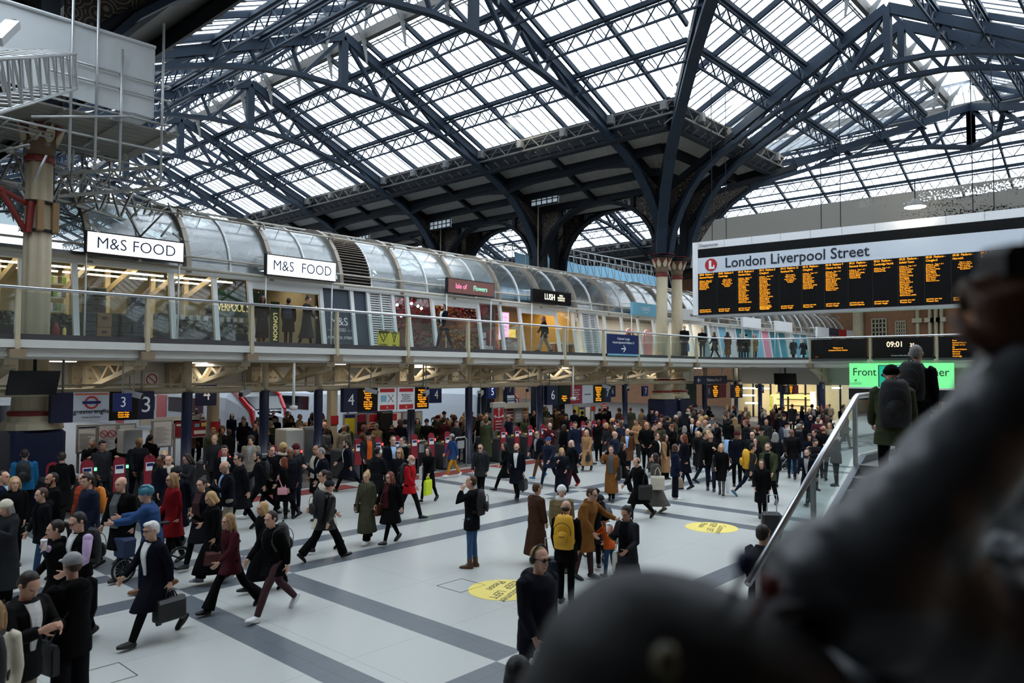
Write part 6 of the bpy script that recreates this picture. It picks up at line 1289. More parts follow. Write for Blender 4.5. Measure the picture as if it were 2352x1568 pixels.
class Rig:
    def __init__(s, pose, bt):
        (hl, kl, hr, kr), aL, aR, lean, hd = POSES[pose]
        s.bt = bt; s.w = {'m': 1., 'w': .9, 'f': 1.16, 'c': .96}[bt]; s.hs = 1.32 if bt == 'c' else 1.0
        def leg(side, f, k):
            f, k = radians(f), radians(k); hip = Vector((0, side*.092*s.w, 0)); kn = hip+Vector((sin(f), 0, -cos(f)))*.43; an = kn+Vector((sin(f-k), 0, -cos(f-k)))*.42
            a = f-k; pt = -a*.95 if a < -.12 else -.16 if a > .15 else 0.
            fd = Vector((cos(pt), 0, -sin(pt))); fu = Vector((sin(pt), 0, cos(pt)))
            return dict(hip=hip, kn=kn, an=an, fd=fd, fu=fu, heel=an-fd*.06-fu*.075, toe=an+fd*.19-fu*.075)
        s.L = [leg(1, hl, kl), leg(-1, hr, kr)]
        lo = min(min(l['heel'].z, l['toe'].z) for l in s.L); up = Vector((0, 0, -lo))
        for l in s.L:
            for k in ('hip', 'kn', 'an', 'heel', 'toe'): l[k] = l[k]+up
        s.hz = up.z; s.lean = radians(lean)
        s.A = [s.arm(1, *aL), s.arm(-1, *aR)]
        hc = s.tp(.705+.0*s.hs, 0, .012); s.hM = Matrix.Translation(hc) @ Matrix.Rotation(s.lean*.6, 4, 'Y') @ Matrix.Rotation(radians(hd[1]), 4, 'Z') @ Matrix.Rotation(radians(hd[0]), 4, 'Y') @ Matrix.Scale(s.hs, 4)
        s.hM.translation += Vector((sin(radians(hd[0]))*.03, 0, -.02*sin(radians(hd[0]))+.03*(s.hs-1)))
    def tp(s, z, y=0, x=0):
        """torso point: z above the hips, leaning with the trunk"""
        return Vector((x*cos(s.lean)+z*sin(s.lean), y, s.hz+z*cos(s.lean)-x*sin(s.lean)))
    def arm(s, side, f, ab, e, fin):
        f, ab, e, fin = map(radians, (f, ab, e, fin)); sh = s.tp(.485, side*.188*s.w, -.005)
        d1 = Vector((sin(f+s.lean)*cos(ab), side*sin(ab), -cos(f+s.lean)*cos(ab))); el = sh+d1*.285
        g = f+e+s.lean; d2 = Vector((sin(g)*cos(fin), -side*sin(fin)+side*sin(ab)*.35, -cos(g)*cos(fin))).normalized(); wr = el+d2*.25
        return dict(sh=sh, el=el, wr=wr, d=d2, side=side, d1=d1)
    def torso(s, m, o=0., z0=-.09, z1=.53, n=18):
        w_ = s.w; prof = [(-.09, .10, .145, 0), (-.02, .118, .165, -.008), (.06, .112, .158, -.004), (.16, .098, .14, .004), (.26, .108, .15, .006), (.36, .122, .166, .004), (.44, .112, .172, -.004), (.495, .085, .15, -.008), (.53, .06, .085, -.008)]
        fx = 1.22 if s.bt == 'f' else 1.
        rows = [ell(s.tp(z, 0, xo), rx*(fx if z < .4 else 1)+o, ry*w_+o, n) for z, rx, ry, xo in prof if z0-1e-6 <= z <= z1+1e-6]; m.rings(rows)
    def skin_mesh(s):
        m = MB(); s.torso(m)
        m.tube([s.tp(.5), s.tp(.56, 0, .004), s.tp(.66, 0, .012)], [.062, .054*(.8+.2*s.hs), .054*s.hs], 12)
        for l in s.L:
            m.tube([l['hip']+Vector((0, 0, .05)), l['hip'], l['hip'].lerp(l['kn'], .5), l['kn'], l['kn'].lerp(l['an'], .35), l['an']], [.085*s.w, .088*s.w, .072, .055, .054, .038], 12)
            s.foot(m, l, 0)
        for a in s.A:
            m.tube([a['sh']+Vector((0, -a['side']*.03, .02)), a['sh'], a['sh'].lerp(a['el'], .5), a['el'], a['el'].lerp(a['wr'], .4), a['wr']], [.05, .054, .046, .038, .038, .027], 12); s.hand(m, a)
        M = s.hM; H = lambda x, y, z: tuple(M @ Vector((x, y, z)))
        rows = []
        for z, xc, rx, ry in ((-.117, .058, .022, .022), (-.105, .05, .046, .042), (-.08, .034, .07, .056), (-.05, .017, .088, .065), (-.01, .006, .096, .072), (.03, 0, .1, .076), (.065, -.004, .096, .075), (.09, -.008, .08, .064), (.11, -.01, .055, .045), (.121, -.01, .02, .018)):
            rows.append([H(xc+rx*cos(2*pi*i/18), ry*sin(2*pi*i/18), z) for i in range(18)])
        m.rings(rows)
        m.tube([H(.094, 0, .03), H(.108, 0, 0), H(.119, 0, -.028), H(.098, 0, -.036)], [.009, .011, .016, .012], 8)
        m.tube([H(.088, -.05, .036), H(.1, 0, .04), H(.088, .05, .036)], .012, 6); m.tube([H(.09, -.022, -.064), H(.101, 0, -.062), H(.09, .022, -.064)], .01, 6)
        for sd in (1, -1): m.tube([H(-.005, sd*.076, -.03), H(-.014, sd*.084, .005), H(-.006, sd*.078, .03)], [.008, .018, .012], 8)
        return m
    def hand(s, m, a):
        d = a['d']; side = a['side']; n = Vector((0, -side, 0)); n = (n-d*n.dot(d)); n = n.normalized() if n.length > .2 else Vector((1, 0, 0)); t = d.cross(n)
        if t.x < 0: t = -t
        w = a['wr']; c = w+d*.05
        m.rings([ell(w+d*q, aw, at_, 10, t, n) for q, aw, at_ in ((-.005, .024, .02), (.03, .036, .019), (.07, .042, .017), (.092, .04, .014))])
        for k, (off, ln) in enumerate(((.031, .074), (.011, .082), (-.010, .076), (-.030, .06))):
            b = w+d*.086+t*off; q = b+(d*.93+n*.36)*ln*.5; e = q+(d*.62+n*.78)*ln*.5; m.tube([b-d*.015, b, q, e], [.0105, .0105, .0095, .008], 7)
        b = w+d*.03+t*.032; m.tube([b, b+(d*.62+t*.75+n*.2)*.04, b+(d*.9+t*.8+n*.45)*.066], [.013, .0115, .009], 7)
    def foot(s, m, l, o):
        fd, fu = l['fd'], l['fu']; y = Vector((0, 1, 0)); b = l['an']-fu*.075
        m.rings([ell(b-fd*.075+fu*.03, .006+o, .012+o, 10, fu, y), ell(b-fd*.055+fu*.034, .034+o, .03+o, 10, fu, y), ell(b+fd*.0+fu*.045, .045+o, .036+o, 10, fu, y), ell(b+fd*.08+fu*.033, .033+o, .042+o, 10, fu, y), ell(b+fd*.15+fu*.024, .024+o, .044+o, 10, fu, y), ell(b+fd*.19+fu*.02, .016+o, .03+o, 10, fu, y), ell(b+fd*.205+fu*.018, .004+o, .012+o, 10, fu, y)])
    def trousers(s, kind):
        m = MB(); s.torso(m, .014, -.09, .16)
        for l in s.L:
            r = dict(slim=(.1, .083, .066, .063, .052), wide=(.104, .094, .09, .092, .1), flare=(.102, .085, .072, .085, .115), fit=(.098, .08, .06, .056, .044))[kind]
            end = l['an'].lerp(l['kn'], .02)-Vector((0, 0, .012))
            m.tube([l['hip']+Vector((0, 0, .06)), l['hip'], l['hip'].lerp(l['kn'], .5), l['kn'], l['kn'].lerp(l['an'], .4), end], [r[0]*s.w]+[r[0]*s.w, r[1]*s.w, r[2], r[3], r[4]], 14)
        return m
    def shoe(s, i, boot):
        m = MB(); l = s.L[i]; s.foot(m, l, .009)
        if boot: m.tube([l['an'].lerp(l['kn'], .3), l['an'], l['an']-l['fu']*.03], [.056, .05, .05], 10)
        fd, fu = l['fd'], l['fu']; y = Vector((0, 1, 0)); b = l['an']-fu*.078
        m.rings([[tuple(b+fu*h+fd*(.065+.145*cos(2*pi*i/14))+y*(.052*sin(2*pi*i/14))) for i in range(14)] for h in (-.004, .012)]); return m
    def skirtrow(s, z, o, flare, n=20):
        """outline of a hem at height z below the hips, wide enough for both legs"""
        xs = []
        for l in s.L:
            Z = s.hz+z
            if Z >= l['kn'].z: t = (l['hip'].z-Z)/max(1e-6, l['hip'].z-l['kn'].z); p = l['hip'].lerp(l['kn'], max(0, min(1, t)))
            else: t = (l['kn'].z-Z)/max(1e-6, l['kn'].z-l['an'].z); p = l['kn'].lerp(l['an'], max(0, min(1, t)))
            xs.append(p.x)
        q = flare*(-z); cx = (min(xs)+max(xs))/2; rx = max(.125, (max(xs)-min(xs))/2*.92+.095)+o+q; ry = (.178*s.w if s.bt != 'f' else .2)+o+q*.7
        R = random.Random(int(z*1000)); return [(cx+rx*cos(2*pi*i/n)*(1+.02*sin(5*2*pi*i/n)), ry*sin(2*pi*i/n)*(1+.02*cos(4*2*pi*i/n)), s.hz+z) for i in range(n)]
    def top(s, kind):
        """kind: length letter (j jacket, h hip, c coat, l long) + options p puffer, o hood, u turned collar, s short sleeves"""
        m = MB(); o = {'j': .022, 'h': .026, 'c': .03, 'l': .032, 'v': .02}[kind[0]]; puf = 'p' in kind
        if puf: o += .018
        n = 20; w_ = s.w; fx = 1.24 if s.bt == 'f' else 1.
        prof = [(.0, .118, .165, -.006), (.08, .113, .16, -.003), (.16, .106, .15, .003), (.26, .114, .156, .005), (.36, .124, .168, .003), (.44, .114, .174, -.004), (.495, .088, .152, -.008), (.525, .066, .095, -.01), (.545, .06, .075, -.01)]
        rows = [ell(s.tp(z, 0, xo), rx*(fx if z < .4 else 1)+o+(.008*(k % 2) if puf else 0), ry*w_+o+(.008*(k % 2) if puf else 0), n) for k, (z, rx, ry, xo) in enumerate(prof)]
        low = {'j': [-.05, -.1], 'v': [-.04], 'h': [-.06, -.14, -.2], 'c': [-.07, -.16, -.28, -.4], 'l': [-.07, -.16, -.3, -.44, -.58, -.66]}[kind[0]]
        rows = [s.skirtrow(z, o, .07 if kind[0] in 'cl' else .03) for z in reversed(low)]+rows; m.rings(rows)
        if 'd' in kind: m.rings([s.skirtrow(z, o, .16) for z in (-.72, -.5, -.2)])
        if kind[0] != 'v':
            for a in s.A:
                q = .012 if puf else 0; end = a['wr'].lerp(a['el'], .04) if 's' not in kind else a['el']
                m.tube([a['sh']+Vector((0, -a['side']*.035, .015)), a['sh'], a['sh'].lerp(a['el'], .5), a['el'], a['el'].lerp(end, .55), end], [.06+q, .07+q, .062+q, .057+q, .054+q, .045+q], 14)
        m.tube([s.tp(.535, -.06, .035), s.tp(.545, -.082, -.02), s.tp(.555, -.05, -.072), s.tp(.558, 0, -.082), s.tp(.555, .05, -.072), s.tp(.545, .082, -.02), s.tp(.535, .06, .035)], .024 if 'u' not in kind else .038, 8)
        if 'o' in kind: m.ball(tuple(s.tp(.5, 0, -.115)), (.075, .13, .085), 12, 8)
        return m
    def front(s, a0, a1, z0, z1, o, below=0.):
        """a panel lying on the chest: half widths a0 at the foot, a1 at the head"""
        m = MB(); A = []; B = []
        for k in range(11):
            z = z0+(z1-z0)*k/10; hw = a0+(a1-a0)*k/10; L = []
            prof = [(-.2, .15, .19, .0), (.0, .118, .165, -.006), (.16, .106, .15, .003), (.36, .124, .168, .003), (.44, .114, .174, -.004), (.495, .088, .152, -.008), (.55, .058, .075, -.006)]
            for (za, ra, wa, xa), (zb, rb, wb, xb) in zip(prof, prof[1:]):
                if za <= z <= zb: t = (z-za)/(zb-za); rx = ra+(rb-ra)*t+o; ry = (wa+(wb-wa)*t)*s.w+o; xo = xa+(xb-xa)*t; break
            if s.bt == 'f' and z < .4: rx += .026
            for sd in (-1, 0, 1):
                y = sd*hw; x = xo+rx*sqrt(max(.05, 1-(y/ry)**2)); L.append(s.tp(z, y, x))
            A.append(L)
        vs = [p for L in A for p in L]; vs2 = [p-Vector((.02, 0, 0)) for p in vs]; N = len(vs)
        fs = []
        for k in range(10):
            for j in (0, 1): i = k*3+j; fs.append((i, i+1, i+4, i+3)); fs.append((N+i, N+i+3, N+i+4, N+i+1))
            for j in (0, 2): i = k*3+j; fs.append((i, i+3, N+i+3, N+i) if j == 0 else (i, N+i, N+i+3, i+3))
        m.add(vs+vs2, fs); return m
def hair_mb(kind):
    m = MB(); base = lambda c=(-.02, 0, .032), r=(.1, .087, .104): m.ball(c, r, 18, 12)
    if kind == 'short': base(); m.ball((-.055, 0, -.01), (.058, .076, .07), 14, 9)
    elif kind == 'crop': base((-.016, 0, .03), (.098, .081, .1)); m.ball((-.05, 0, -.01), (.058, .073, .06), 14, 9)
    elif kind == 'quiff': base(); m.ball((-.055, 0, -.01), (.058, .076, .07), 14, 9); m.ball((.045, 0, .1), (.06, .06, .035), 12, 8)
    elif kind == 'curly': base((-.02, 0, .04), (.118, .11, .118)); m.ball((-.06, 0, -.03), (.07, .1, .09), 14, 9)
    elif kind == 'bald': m.ball((-.055, 0, -.012), (.058, .078, .045), 14, 9)
    elif kind in ('long', 'longer', 'bob'):
        base((-.022, 0, .033), (.105, .094, .107)); z1 = {'bob': -.13, 'long': -.24, 'longer': -.36}[kind]
        m.rings([ell(Vector((xc, 0, z)), rx, ry, 14) for z, xc, rx, ry in ((.06, -.03, .085, .09), (-.04, -.045, .075, .1), (-.12, -.055, .07, .108), (z1, -.06, .05, .1))])
        for sd in (1, -1): m.tube([(.035, sd*.07, .06), (.03, sd*.088, -.02), (.02, sd*.092, -.1), (.03, sd*.085, max(z1, -.2))], [.02, .026, .028, .018], 8)
    elif kind == 'bun': base((-.02, 0, .034), (.102, .089, .106)); m.ball((-.055, 0, -.01), (.055, .075, .06), 14, 9); m.ball((-.08, 0, .125), (.05, .05, .045), 12, 8)
    elif kind == 'pony': base((-.02, 0, .034), (.102, .089, .106)); m.ball((-.055, 0, -.01), (.055, .075, .06), 14, 9); m.tube([(-.1, 0, .07), (-.155, 0, .04), (-.165, 0, -.08), (-.14, 0, -.22)], [.025, .035, .036, .014], 10)
    elif kind in ('beanie', 'bobble'):
        base((-.01, 0, .05), (.112, .095, .092)); m.rings([ell(Vector((-.008, 0, z)), r, r*.86, 18) for z, r in ((.012, .112), (.02, .12), (.06, .12), (.068, .11))])
        if kind == 'bobble': m.ball((-.03, 0, .165), .05, 12, 8)
    elif kind == 'cap': base((-.012, 0, .045), (.108, .091, .09)); m.rings([ell(Vector((xc, 0, z)), rx, ry, 16) for z, xc, rx, ry in ((.035, .09, .085, .075), (.045, .09, .088, .078), (.055, .085, .08, .07))])
    elif kind == 'helmet':
        base((-.012, 0, .055), (.128, .105, .098))
        for y in (-.06, -.03, 0, .03, .06): m.tube([(.1, y, .09), (.04, y, .155), (-.05, y, .15), (-.12, y, .09)], .014, 6)
    elif kind == 'beret': m.ball((-.02, .01, .085), (.125, .11, .05), 16, 8); m.ball((-.03, 0, .03), (.09, .08, .08), 14, 8)
    elif kind == 'beard': m.ball((.062, 0, -.082), (.05, .058, .05), 14, 9); m.tube([(.02, .072, -.01), (.035, .066, -.06), (.07, .04, -.09)], .018, 7); m.tube([(.02, -.072, -.01), (.035, -.066, -.06), (.07, -.04, -.09)], .018, 7)
    elif kind == 'phones':
        m.tube([(-.005, .095*sin(a), .03+.112*cos(a)) for a in [radians(-92+184*i/16) for i in range(17)]], .011, 7)
        for sd in (1, -1): m.ball((-.005, sd*.095, .0), (.04, .022, .045), 12, 8)
    elif kind == 'muffs': 
        m.tube([(-.005, .1*sin(a), .03+.12*cos(a)) for a in [radians(-92+184*i/16) for i in range(17)]], .013, 7)
        for sd in (1, -1): m.ball((-.005, sd*.1, .0), (.05, .03, .05), 12, 8)
    elif kind == 'scarf': 
        m.tube([(.075*cos(2*pi*i/14)-.01, .08*sin(2*pi*i/14), -.15+.01*sin(3*i)) for i in range(14)], .04, 9, True)
        m.tube([(.08, .02, -.17), (.11, .03, -.25), (.1, .03, -.36)], [.04, .045, .04], 8)
    elif kind == 'snood': m.tube([(.08*cos(2*pi*i/14)-.01, .085*sin(2*pi*i/14), -.145) for i in range(14)], .05, 9, True)
    return m
HARDHEAD = ('shades', 'specs')
def specs_mb(dark):
    m = MB()
    for sd in (1, -1):
        if dark: m.rings([[(.108+x, sd*.034+.026*cos(2*pi*i/12), .016+.02*sin(2*pi*i/12)) for i in range(12)] for x in (-.004, .004)])
        else: m.tube([(.108, sd*.034+.024*cos(2*pi*i/12), .016+.019*sin(2*pi*i/12)) for i in range(12)], .0035, 5, True)
        m.tube([(.106, sd*.06, .02), (0, sd*.083, .016)], .0035, 5)
    m.tube([(.11, -.01, .02), (.11, .01, .02)], .0035, 5); return m
_RIG = {}; _REQ = {}; _DONE = {}
def rig(pose, bt):
    if (pose, bt) not in _RIG: _RIG[(pose, bt)] = Rig(pose, bt)
    return _RIG[(pose, bt)]
def want(key, fn, vox, it=4):
    if key not in _REQ: _REQ[key] = (fn, vox, it)
    return key
def fuse_all():
    """melt the overlapping lofts of every wanted figure into one continuous skin each"""
    tmp = []; c = bpy.data.collections.new('forming'); SC.collection.children.link(c)
    for key, (fn, vox, it) in _REQ.items():
        me = fn().mesh('form', []); o = bpy.data.objects.new('form', me); c.objects.link(o)
        r = o.modifiers.new('r', 'REMESH'); r.mode = 'VOXEL'; r.voxel_size = vox; r.use_smooth_shade = True
        s = o.modifiers.new('s', 'SMOOTH'); s.factor = .5; s.iterations = it; tmp.append((key, o))
    dg = bpy.context.evaluated_depsgraph_get(); dg.update()
    for key, o in tmp:
        me = bpy.data.meshes.new_from_object(o.evaluated_get(dg)); me.name = key[0]; _DONE[key] = me
        if key[0] == 'body':
            R = rig(key[1], key[2]); inv = R.hM.inverted(); me.materials.append(None); me.materials.append(EYED); me.materials.append(LIPM)
            for p in me.polygons:
                q = inv @ p.center
                if q.x > .06 and -.08 < q.z < .04:
                    if (abs(abs(q.y)-.034)/.015)**2+((q.z-.018)/.009)**2 < 1: p.material_index = 1
                    elif abs(q.y) < .024 and abs(q.z+.066) < .0055: p.material_index = 2
        else: me.materials.append(None)
    for _, o in tmp:
        m = o.data; bpy.data.objects.remove(o); bpy.data.meshes.remove(m)
    bpy.data.collections.remove(c)
def child(name, me, m, par, M=None):
    o = bpy.data.objects.new(name, me); COL.objects.link(o); o.parent = par
    if m is not None: o.material_slots[0].link = 'OBJECT'; o.material_slots[0].material = m
    if M is not None: o.matrix_basis = M
    return o
PEOPLE = {}
HEADY = dict(suit=1187, hood=1125, blph=1132, maroon=1175, wtrain=1165, blhid=1163, bigst=1033, pinkb=1052, bobh=1100, olive=1090, brownb=1085, redj=1046, limeb=1028, whites=1007, must=997, shadeg=1023, centre=1095, white2=1020, coat2=1015, bluesh=990, bcap=1000, nblond=1043, redsh=1012, camel=990, tanc=1032, bluebs=985, blkh=1018, headm=1048, tweed=1048, pairm=1005, pairw=1005, nblaz=1022, fur=1120, yback=1155, tanm=1133, kid2=1185, coffee=1180, bgw=1022, brbag=995, ybp2=1015, greenj=1018, blackw=1060, stairm=1040, bcoat=992, ghair=980, pr1=975, pr2=972, tanb=960, sk1=960, cr1=950, wjk=970, bkm=968, kid3=1025)
class P_:
    """one person: where (photo pixel of the feet 'f' or of the top of the head 'h'), which way they face (0 = towards the viewer, 90 = towards the photo's right), pose, looks"""
    def __init__(s, row, label, group=None):
        f = row.split('|'); s.id = f[0]; s.px, s.py = float(f[1]), float(f[2]); s.ref = f[3]; s.a = float(f[4]); s.pose = f[5]; s.H = float(f[6]); s.o = dict(kv.split('=') for kv in f[7].split()) ; s.label = label; s.group = group
        s.bt = s.o.get('b', 'm'); z0 = float(s.o.get('z', 0)); s.z0 = z0
        s.sc = s.H/(1.725 if s.bt != 'c' else 1.79)
        p = at(s.px, s.py, Z=z0) if s.ref == 'f' else at(s.px, s.py, Z=z0+s.H); s.p = Vector((p.x, p.y, z0))
        k = .94 if s.px > 1150 and s.ref == 'h' and z0 == 0 and s.id not in ('nearp', 'nearh', 'below') else 1
        if k < 1 and 'crowd' not in s.id: s.H *= k; p = at(s.px, s.py, Z=s.H)
        if s.ref == 'f' and s.id in HEADY:
            q = at(s.px, HEADY[s.id], X=p.x); ap = q.z; s.H = max(.9*s.H, min(ap, 1.05*s.H)); p = (p+at(s.px, HEADY[s.id], Z=s.H))/2
        s.sc = s.H/(1.725 if s.bt != 'c' else 1.79); s.p = Vector((p.x, p.y, z0))
        if 'Y' in s.o: q = at(s.px, s.py, Y=float(s.o['Y'])); s.p = Vector((q.x, float(s.o['Y']), z0))
        s.ang = atan2(-s.p.y, -s.p.x)+radians(s.a); d = hypot(s.p.x, s.p.y); s.near = d < 13.5
        s.M = Matrix.Translation(s.p) @ Matrix.Rotation(s.ang, 4, 'Z') @ Matrix.Scale(s.sc, 4)
        v = .0085 if s.near else .0125; R = rig(s.pose, s.bt); s.R = R
        k = (s.pose, s.bt, v)
        s.k_body = want(('body',)+k, R.skin_mesh, v, 3)
        t = s.o.get('top', 'j:black').split(':'); s.top = t; s.k_top = want(('coat', s.pose, s.bt, t[0], v), lambda: R.top(t[0]), v+.003, 5)
        l = s.o.get('leg', 'slim:black').split(':'); s.leg = l; s.k_leg = want(('trousers', s.pose, s.bt, l[0], v), lambda: R.trousers(l[0]), v+.003, 5)
        sh = s.o.get('shoe', 'black').split(':'); s.shoe = sh; boot = len(sh) > 1
        s.k_shoe = [want(('shoe', s.pose, s.bt, i, boot, v), (lambda i=i: R.shoe(i, boot)), v, 3) for i in (0, 1)]
        s.hw = [h.split(':') for h in s.o.get('hair', 'short:dark').split(',') if h and h != 'none']
        for h in s.hw:
            if h[0] not in HARDHEAD: want(('head', h[0], v), (lambda n=h[0]: hair_mb(n)), .0075 if s.near else .011, 4)
        s.v = v
    def make(s):
        b = bpy.data.objects.new('person', _DONE[s.k_body]); COL.objects.link(b); b.matrix_world = s.M; tag(b, s.label, 'person', s.group)
        b.material_slots[0].link = 'OBJECT'; b.material_slots[0].material = skin(s.o.get('skin', 'a'))
        nm = {'l': 'long_coat', 'c': 'coat', 'h': 'jacket', 'j': 'jacket', 'v': 'gilet'}[s.top[0][0]]
        child(nm, _DONE[s.k_top], LEATH if s.top[1] == 'leather' else puffm(s.top[1]) if 'p' in s.top[0] else cloth(s.top[1]), b); child('trousers', _DONE[s.k_leg], cloth(s.leg[1]), b)
        for k in s.k_shoe: child('shoe', _DONE[k], shoem(s.shoe[0]), b)
        for h in s.hw:
            if h[0] == 'specs': child('glasses', _SP[0], BLACKM, b, s.R.hM); continue
            if h[0] == 'shades': child('sunglasses', _SP[1], BLACKG, b, s.R.hM); continue
            nm = dict(beard='beard', scarf='scarf', snood='scarf', beanie='hat', bobble='hat', cap='cap', helmet='helmet', beret='hat', phones='headphones', muffs='headphones').get(h[0], 'hair')
            hm = hairm(h[1]) if nm in ('hair', 'beard') else cloth(h[1]) if nm not in ('headphones', 'helmet') else shoem(h[1])
            child(nm, _DONE[('head', h[0], s.v)], hm, b, s.R.hM)
        if 'shirt' in s.o: child('shirt', s.R.front(.02, .075, .1, .545, .046+s.up()).mesh('shirt', [None]), cloth(s.o['shirt']), b)
        if 'open' in s.o: child('sweater', s.R.front(.085, .075, -.02, .545, .048+s.up()).mesh('sweater', [None]), cloth(s.o['open']), b)
        if 'tie' in s.o: child('tie', s.R.front(.022, .014, .1, .52, .054+s.up()).mesh('tie', [None]), cloth(s.o['tie']), b)
        if 'sleeve' in s.o:
            m = MB()
            for a in s.R.A: m.tube([a['sh'], a['sh'].lerp(a['el'], .5), a['el'], a['wr']], [.062, .058, .052, .04], 12)
            m.ball(tuple(s.R.A[0]['sh']), .066, 10, 7); m.ball(tuple(s.R.A[1]['sh']), .066, 10, 7); child('shirt_sleeves', m.mesh('sleeves', [None], True), cloth(s.o['sleeve']), b)
        if 'skirt' in s.o:
            m = MB(); m.rings([s.R.skirtrow(z, .02, .1) for z in (-.72, -.5, -.2, -.05)]); child('skirt', m.mesh('skirt', [None], True), cloth(s.o['skirt']), b)
        s.obj = b; PEOPLE[s.id] = s
        return b
    def up(s): return {'l': .008, 'c': .006, 'h': .002, 'j': 0, 'v': 0}[s.top[0][0]]+(.018 if 'p' in s.top[0] else 0)
    def place(s, o, off, rot=0.):
        o.matrix_world = s.M @ Matrix.Translation(off) @ Matrix.Rotation(radians(rot), 4, 'Z') @ Matrix.Scale(1/s.sc, 4)
# ---- bags and other things people hold or wear (things of their own)
def part(name, mb, m, par, smooth=False):
    o = bpy.data.objects.new(name, mb.mesh(name, m, smooth)); COL.objects.link(o); o.parent = par; return o
def backpack(m, big=1.):
    t = bpy.data.objects.new('backpack', None); COL.objects.link(t); b = MB()
    rows = []
    for z, w_, d in ((-.25, .10, .03), (-.235, .14, .075), (-.1, .155, .1), (.08, .15, .09), (.2, .125, .065), (.245, .08, .02)): rows.append([(-d*big*(1 if cos(a) > 0 else 1.15)*cos(a)*1.0-.02, w_*big*sin(a)*(1-.25*abs(cos(a))**3), z*big) for a in [2*pi*i/20 for i in range(20)]])
    b.rings(rows); part('bag_body', b, m, t, True)
    b = MB(); b.rings([[(-.11*big-.02-.025*(1 if k in (1, 2) else 0), .1*big*sin(a), -.08+.1*big*cos(a)) for a in [2*pi*i/16 for i in range(16)]] for k in (0, 1)]); part('front_pocket', b, m, t, True)
    b = MB(); b.tube([(-.115*big-.03*cos(a)*0-.02, .125*big*sin(a), .02+.13*big*cos(a)) for a in [radians(-110+20*i) for i in range(12)]], .006, 5); b.tube([(-.142*big-.02, -.05, -.05), (-.142*big-.02, .05, -.05)], .006, 5); part('zip', b, BLACKM, t)
    b = MB(); b.tube([(-.03, -.03, .24*big), (-.04, 0, .29*big), (-.03, .03, .24*big)], .01, 6); part('grab_handle', b, BLACKM, t)
    for sd in (1, -1):
        b = MB(); b.poly([(.02, sd*.09, .2), (.1, sd*.1, .22), (.22, sd*.11, .14), (.255, sd*.12, .0), (.2, sd*.15, -.12), (.04, sd*.15, -.18)], .045, .014, (0, 1, 0)); part('strap', b, m, t)
    return t
def box_bag(name, m, w_, h, d, loop, taper=1., hm=None, extra=None):
    t = bpy.data.objects.new(name, None); COL.objects.link(t); b = MB()
    b.rings([[(x*q, y*q2, z) for x, y in ((-w_/2, -d/2+.01), (-w_/2+.02, -d/2), (w_/2-.02, -d/2), (w_/2, -d/2+.01), (w_/2, d/2-.01), (w_/2-.02, d/2), (-w_/2+.02, d/2), (-w_/2, d/2-.01))] for z, q, q2 in ((-loop-h, .96, .9), (-loop-h+.02, 1, 1), (-loop-.05, taper, .9), (-loop, taper*.97, .5))]); part('bag_body', b, m, t)
    for sd in (1, -1):
        b = MB(); b.tube([(-w_*.22*taper, sd*d*.2, -loop), (-w_*.14, sd*d*.12, -loop*.35), (0, sd*.008, -.0), (w_*.14, sd*d*.12, -loop*.35), (w_*.22*taper, sd*d*.2, -loop)], .009, 6); part('handle', b, hm or m, t, True)
    if extra: extra(t, w_, h, d, loop)
    return t
def brief_extra(t, w_, h, d, loop):
    b = MB().box(-w_*.42, w_*.42, -d/2-.035, -d/2, -loop-h*.85, -loop-h*.25); part('front_pocket', b, LEATH, t)
    b = MB()
    for x in (-w_*.3, w_*.3): b.ball((x, -d/2-.01, -loop-h*.12), .018, 8, 6)
    part('buckle', b, STEEL, t)
    for x in (-w_*.42, w_*.42): b = MB().tube([(x-.03, .03, -loop-h-.005), (x+.03, .03, -loop-h-.005)], .03, 10); part('wheel', b, BLACKM, t)
def held(pid, kind, m, side, label, cat, off=(0, 0, 0), rot=0, **kw):
    s = PEOPLE[pid]; a = s.R.A[0 if side == 'L' else 1]; hp = a['wr']+a['d']*.095
    if kind == 'backpack': t = backpack(m, kw.get('big', 1.)); s.place(t, Vector(s.R.tp(.33, 0, -.155-s.up()))+Vector(off), 0)
    elif kind == 'cross':
        t = box_bag('shoulder_bag', m, kw.get('w', .28), kw.get('h', .2), .09, .02); q = Vector((.03, (1 if side == 'L' else -1)*(.215*s.R.w+.03), s.hz_() if False else s.R.hz+.02))+Vector(off); s.place(t, q, 0)
        b = MB(); sh = s.R.tp(.55, -(1 if side == 'L' else -1)*.07, .02); up = (sh-q)*s.sc; b.poly([(0, 0, -.03), tuple(up*.45+Vector((.12, 0, 0))), tuple(up*.85+Vector((.07, 0, .02))), tuple(up), tuple(up*.8+Vector((-.13, 0, 0))), (-.06, 0, -.03)], .03, .008); part('strap', b, m, t)
    elif kind == 'tote': t = box_bag('tote_bag', m, kw.get('w', .36), kw.get('h', .36), .12, kw.get('loop', .22)); s.place(t, Vector((-.02, (1 if side == 'L' else -1)*(.21*s.R.w+.07), s.R.tp(.5).z-.06))+Vector(off), 0)
    else:
        f = dict(briefcase=lambda: box_bag('briefcase', m, .42, .3, .17, .12, 1, None, brief_extra), handbag=lambda: box_bag('handbag', m, kw.get('w', .32), kw.get('h', .23), .13, .13, .8), carrier=lambda: box_bag('carrier_bag', m, kw.get('w', .34), kw.get('h', .42), .1, .1, .97),
                 cup=lambda: cup(), phone=lambda: phone())[kind]; t = f(); s.place(t, hp-Vector((0, 0, .0 if kind not in ('cup', 'phone') else .0))+Vector(off)-(a['d']*.03 if kind in ('cup', 'phone') else Vector()), rot)
    return tag(t, label, cat)
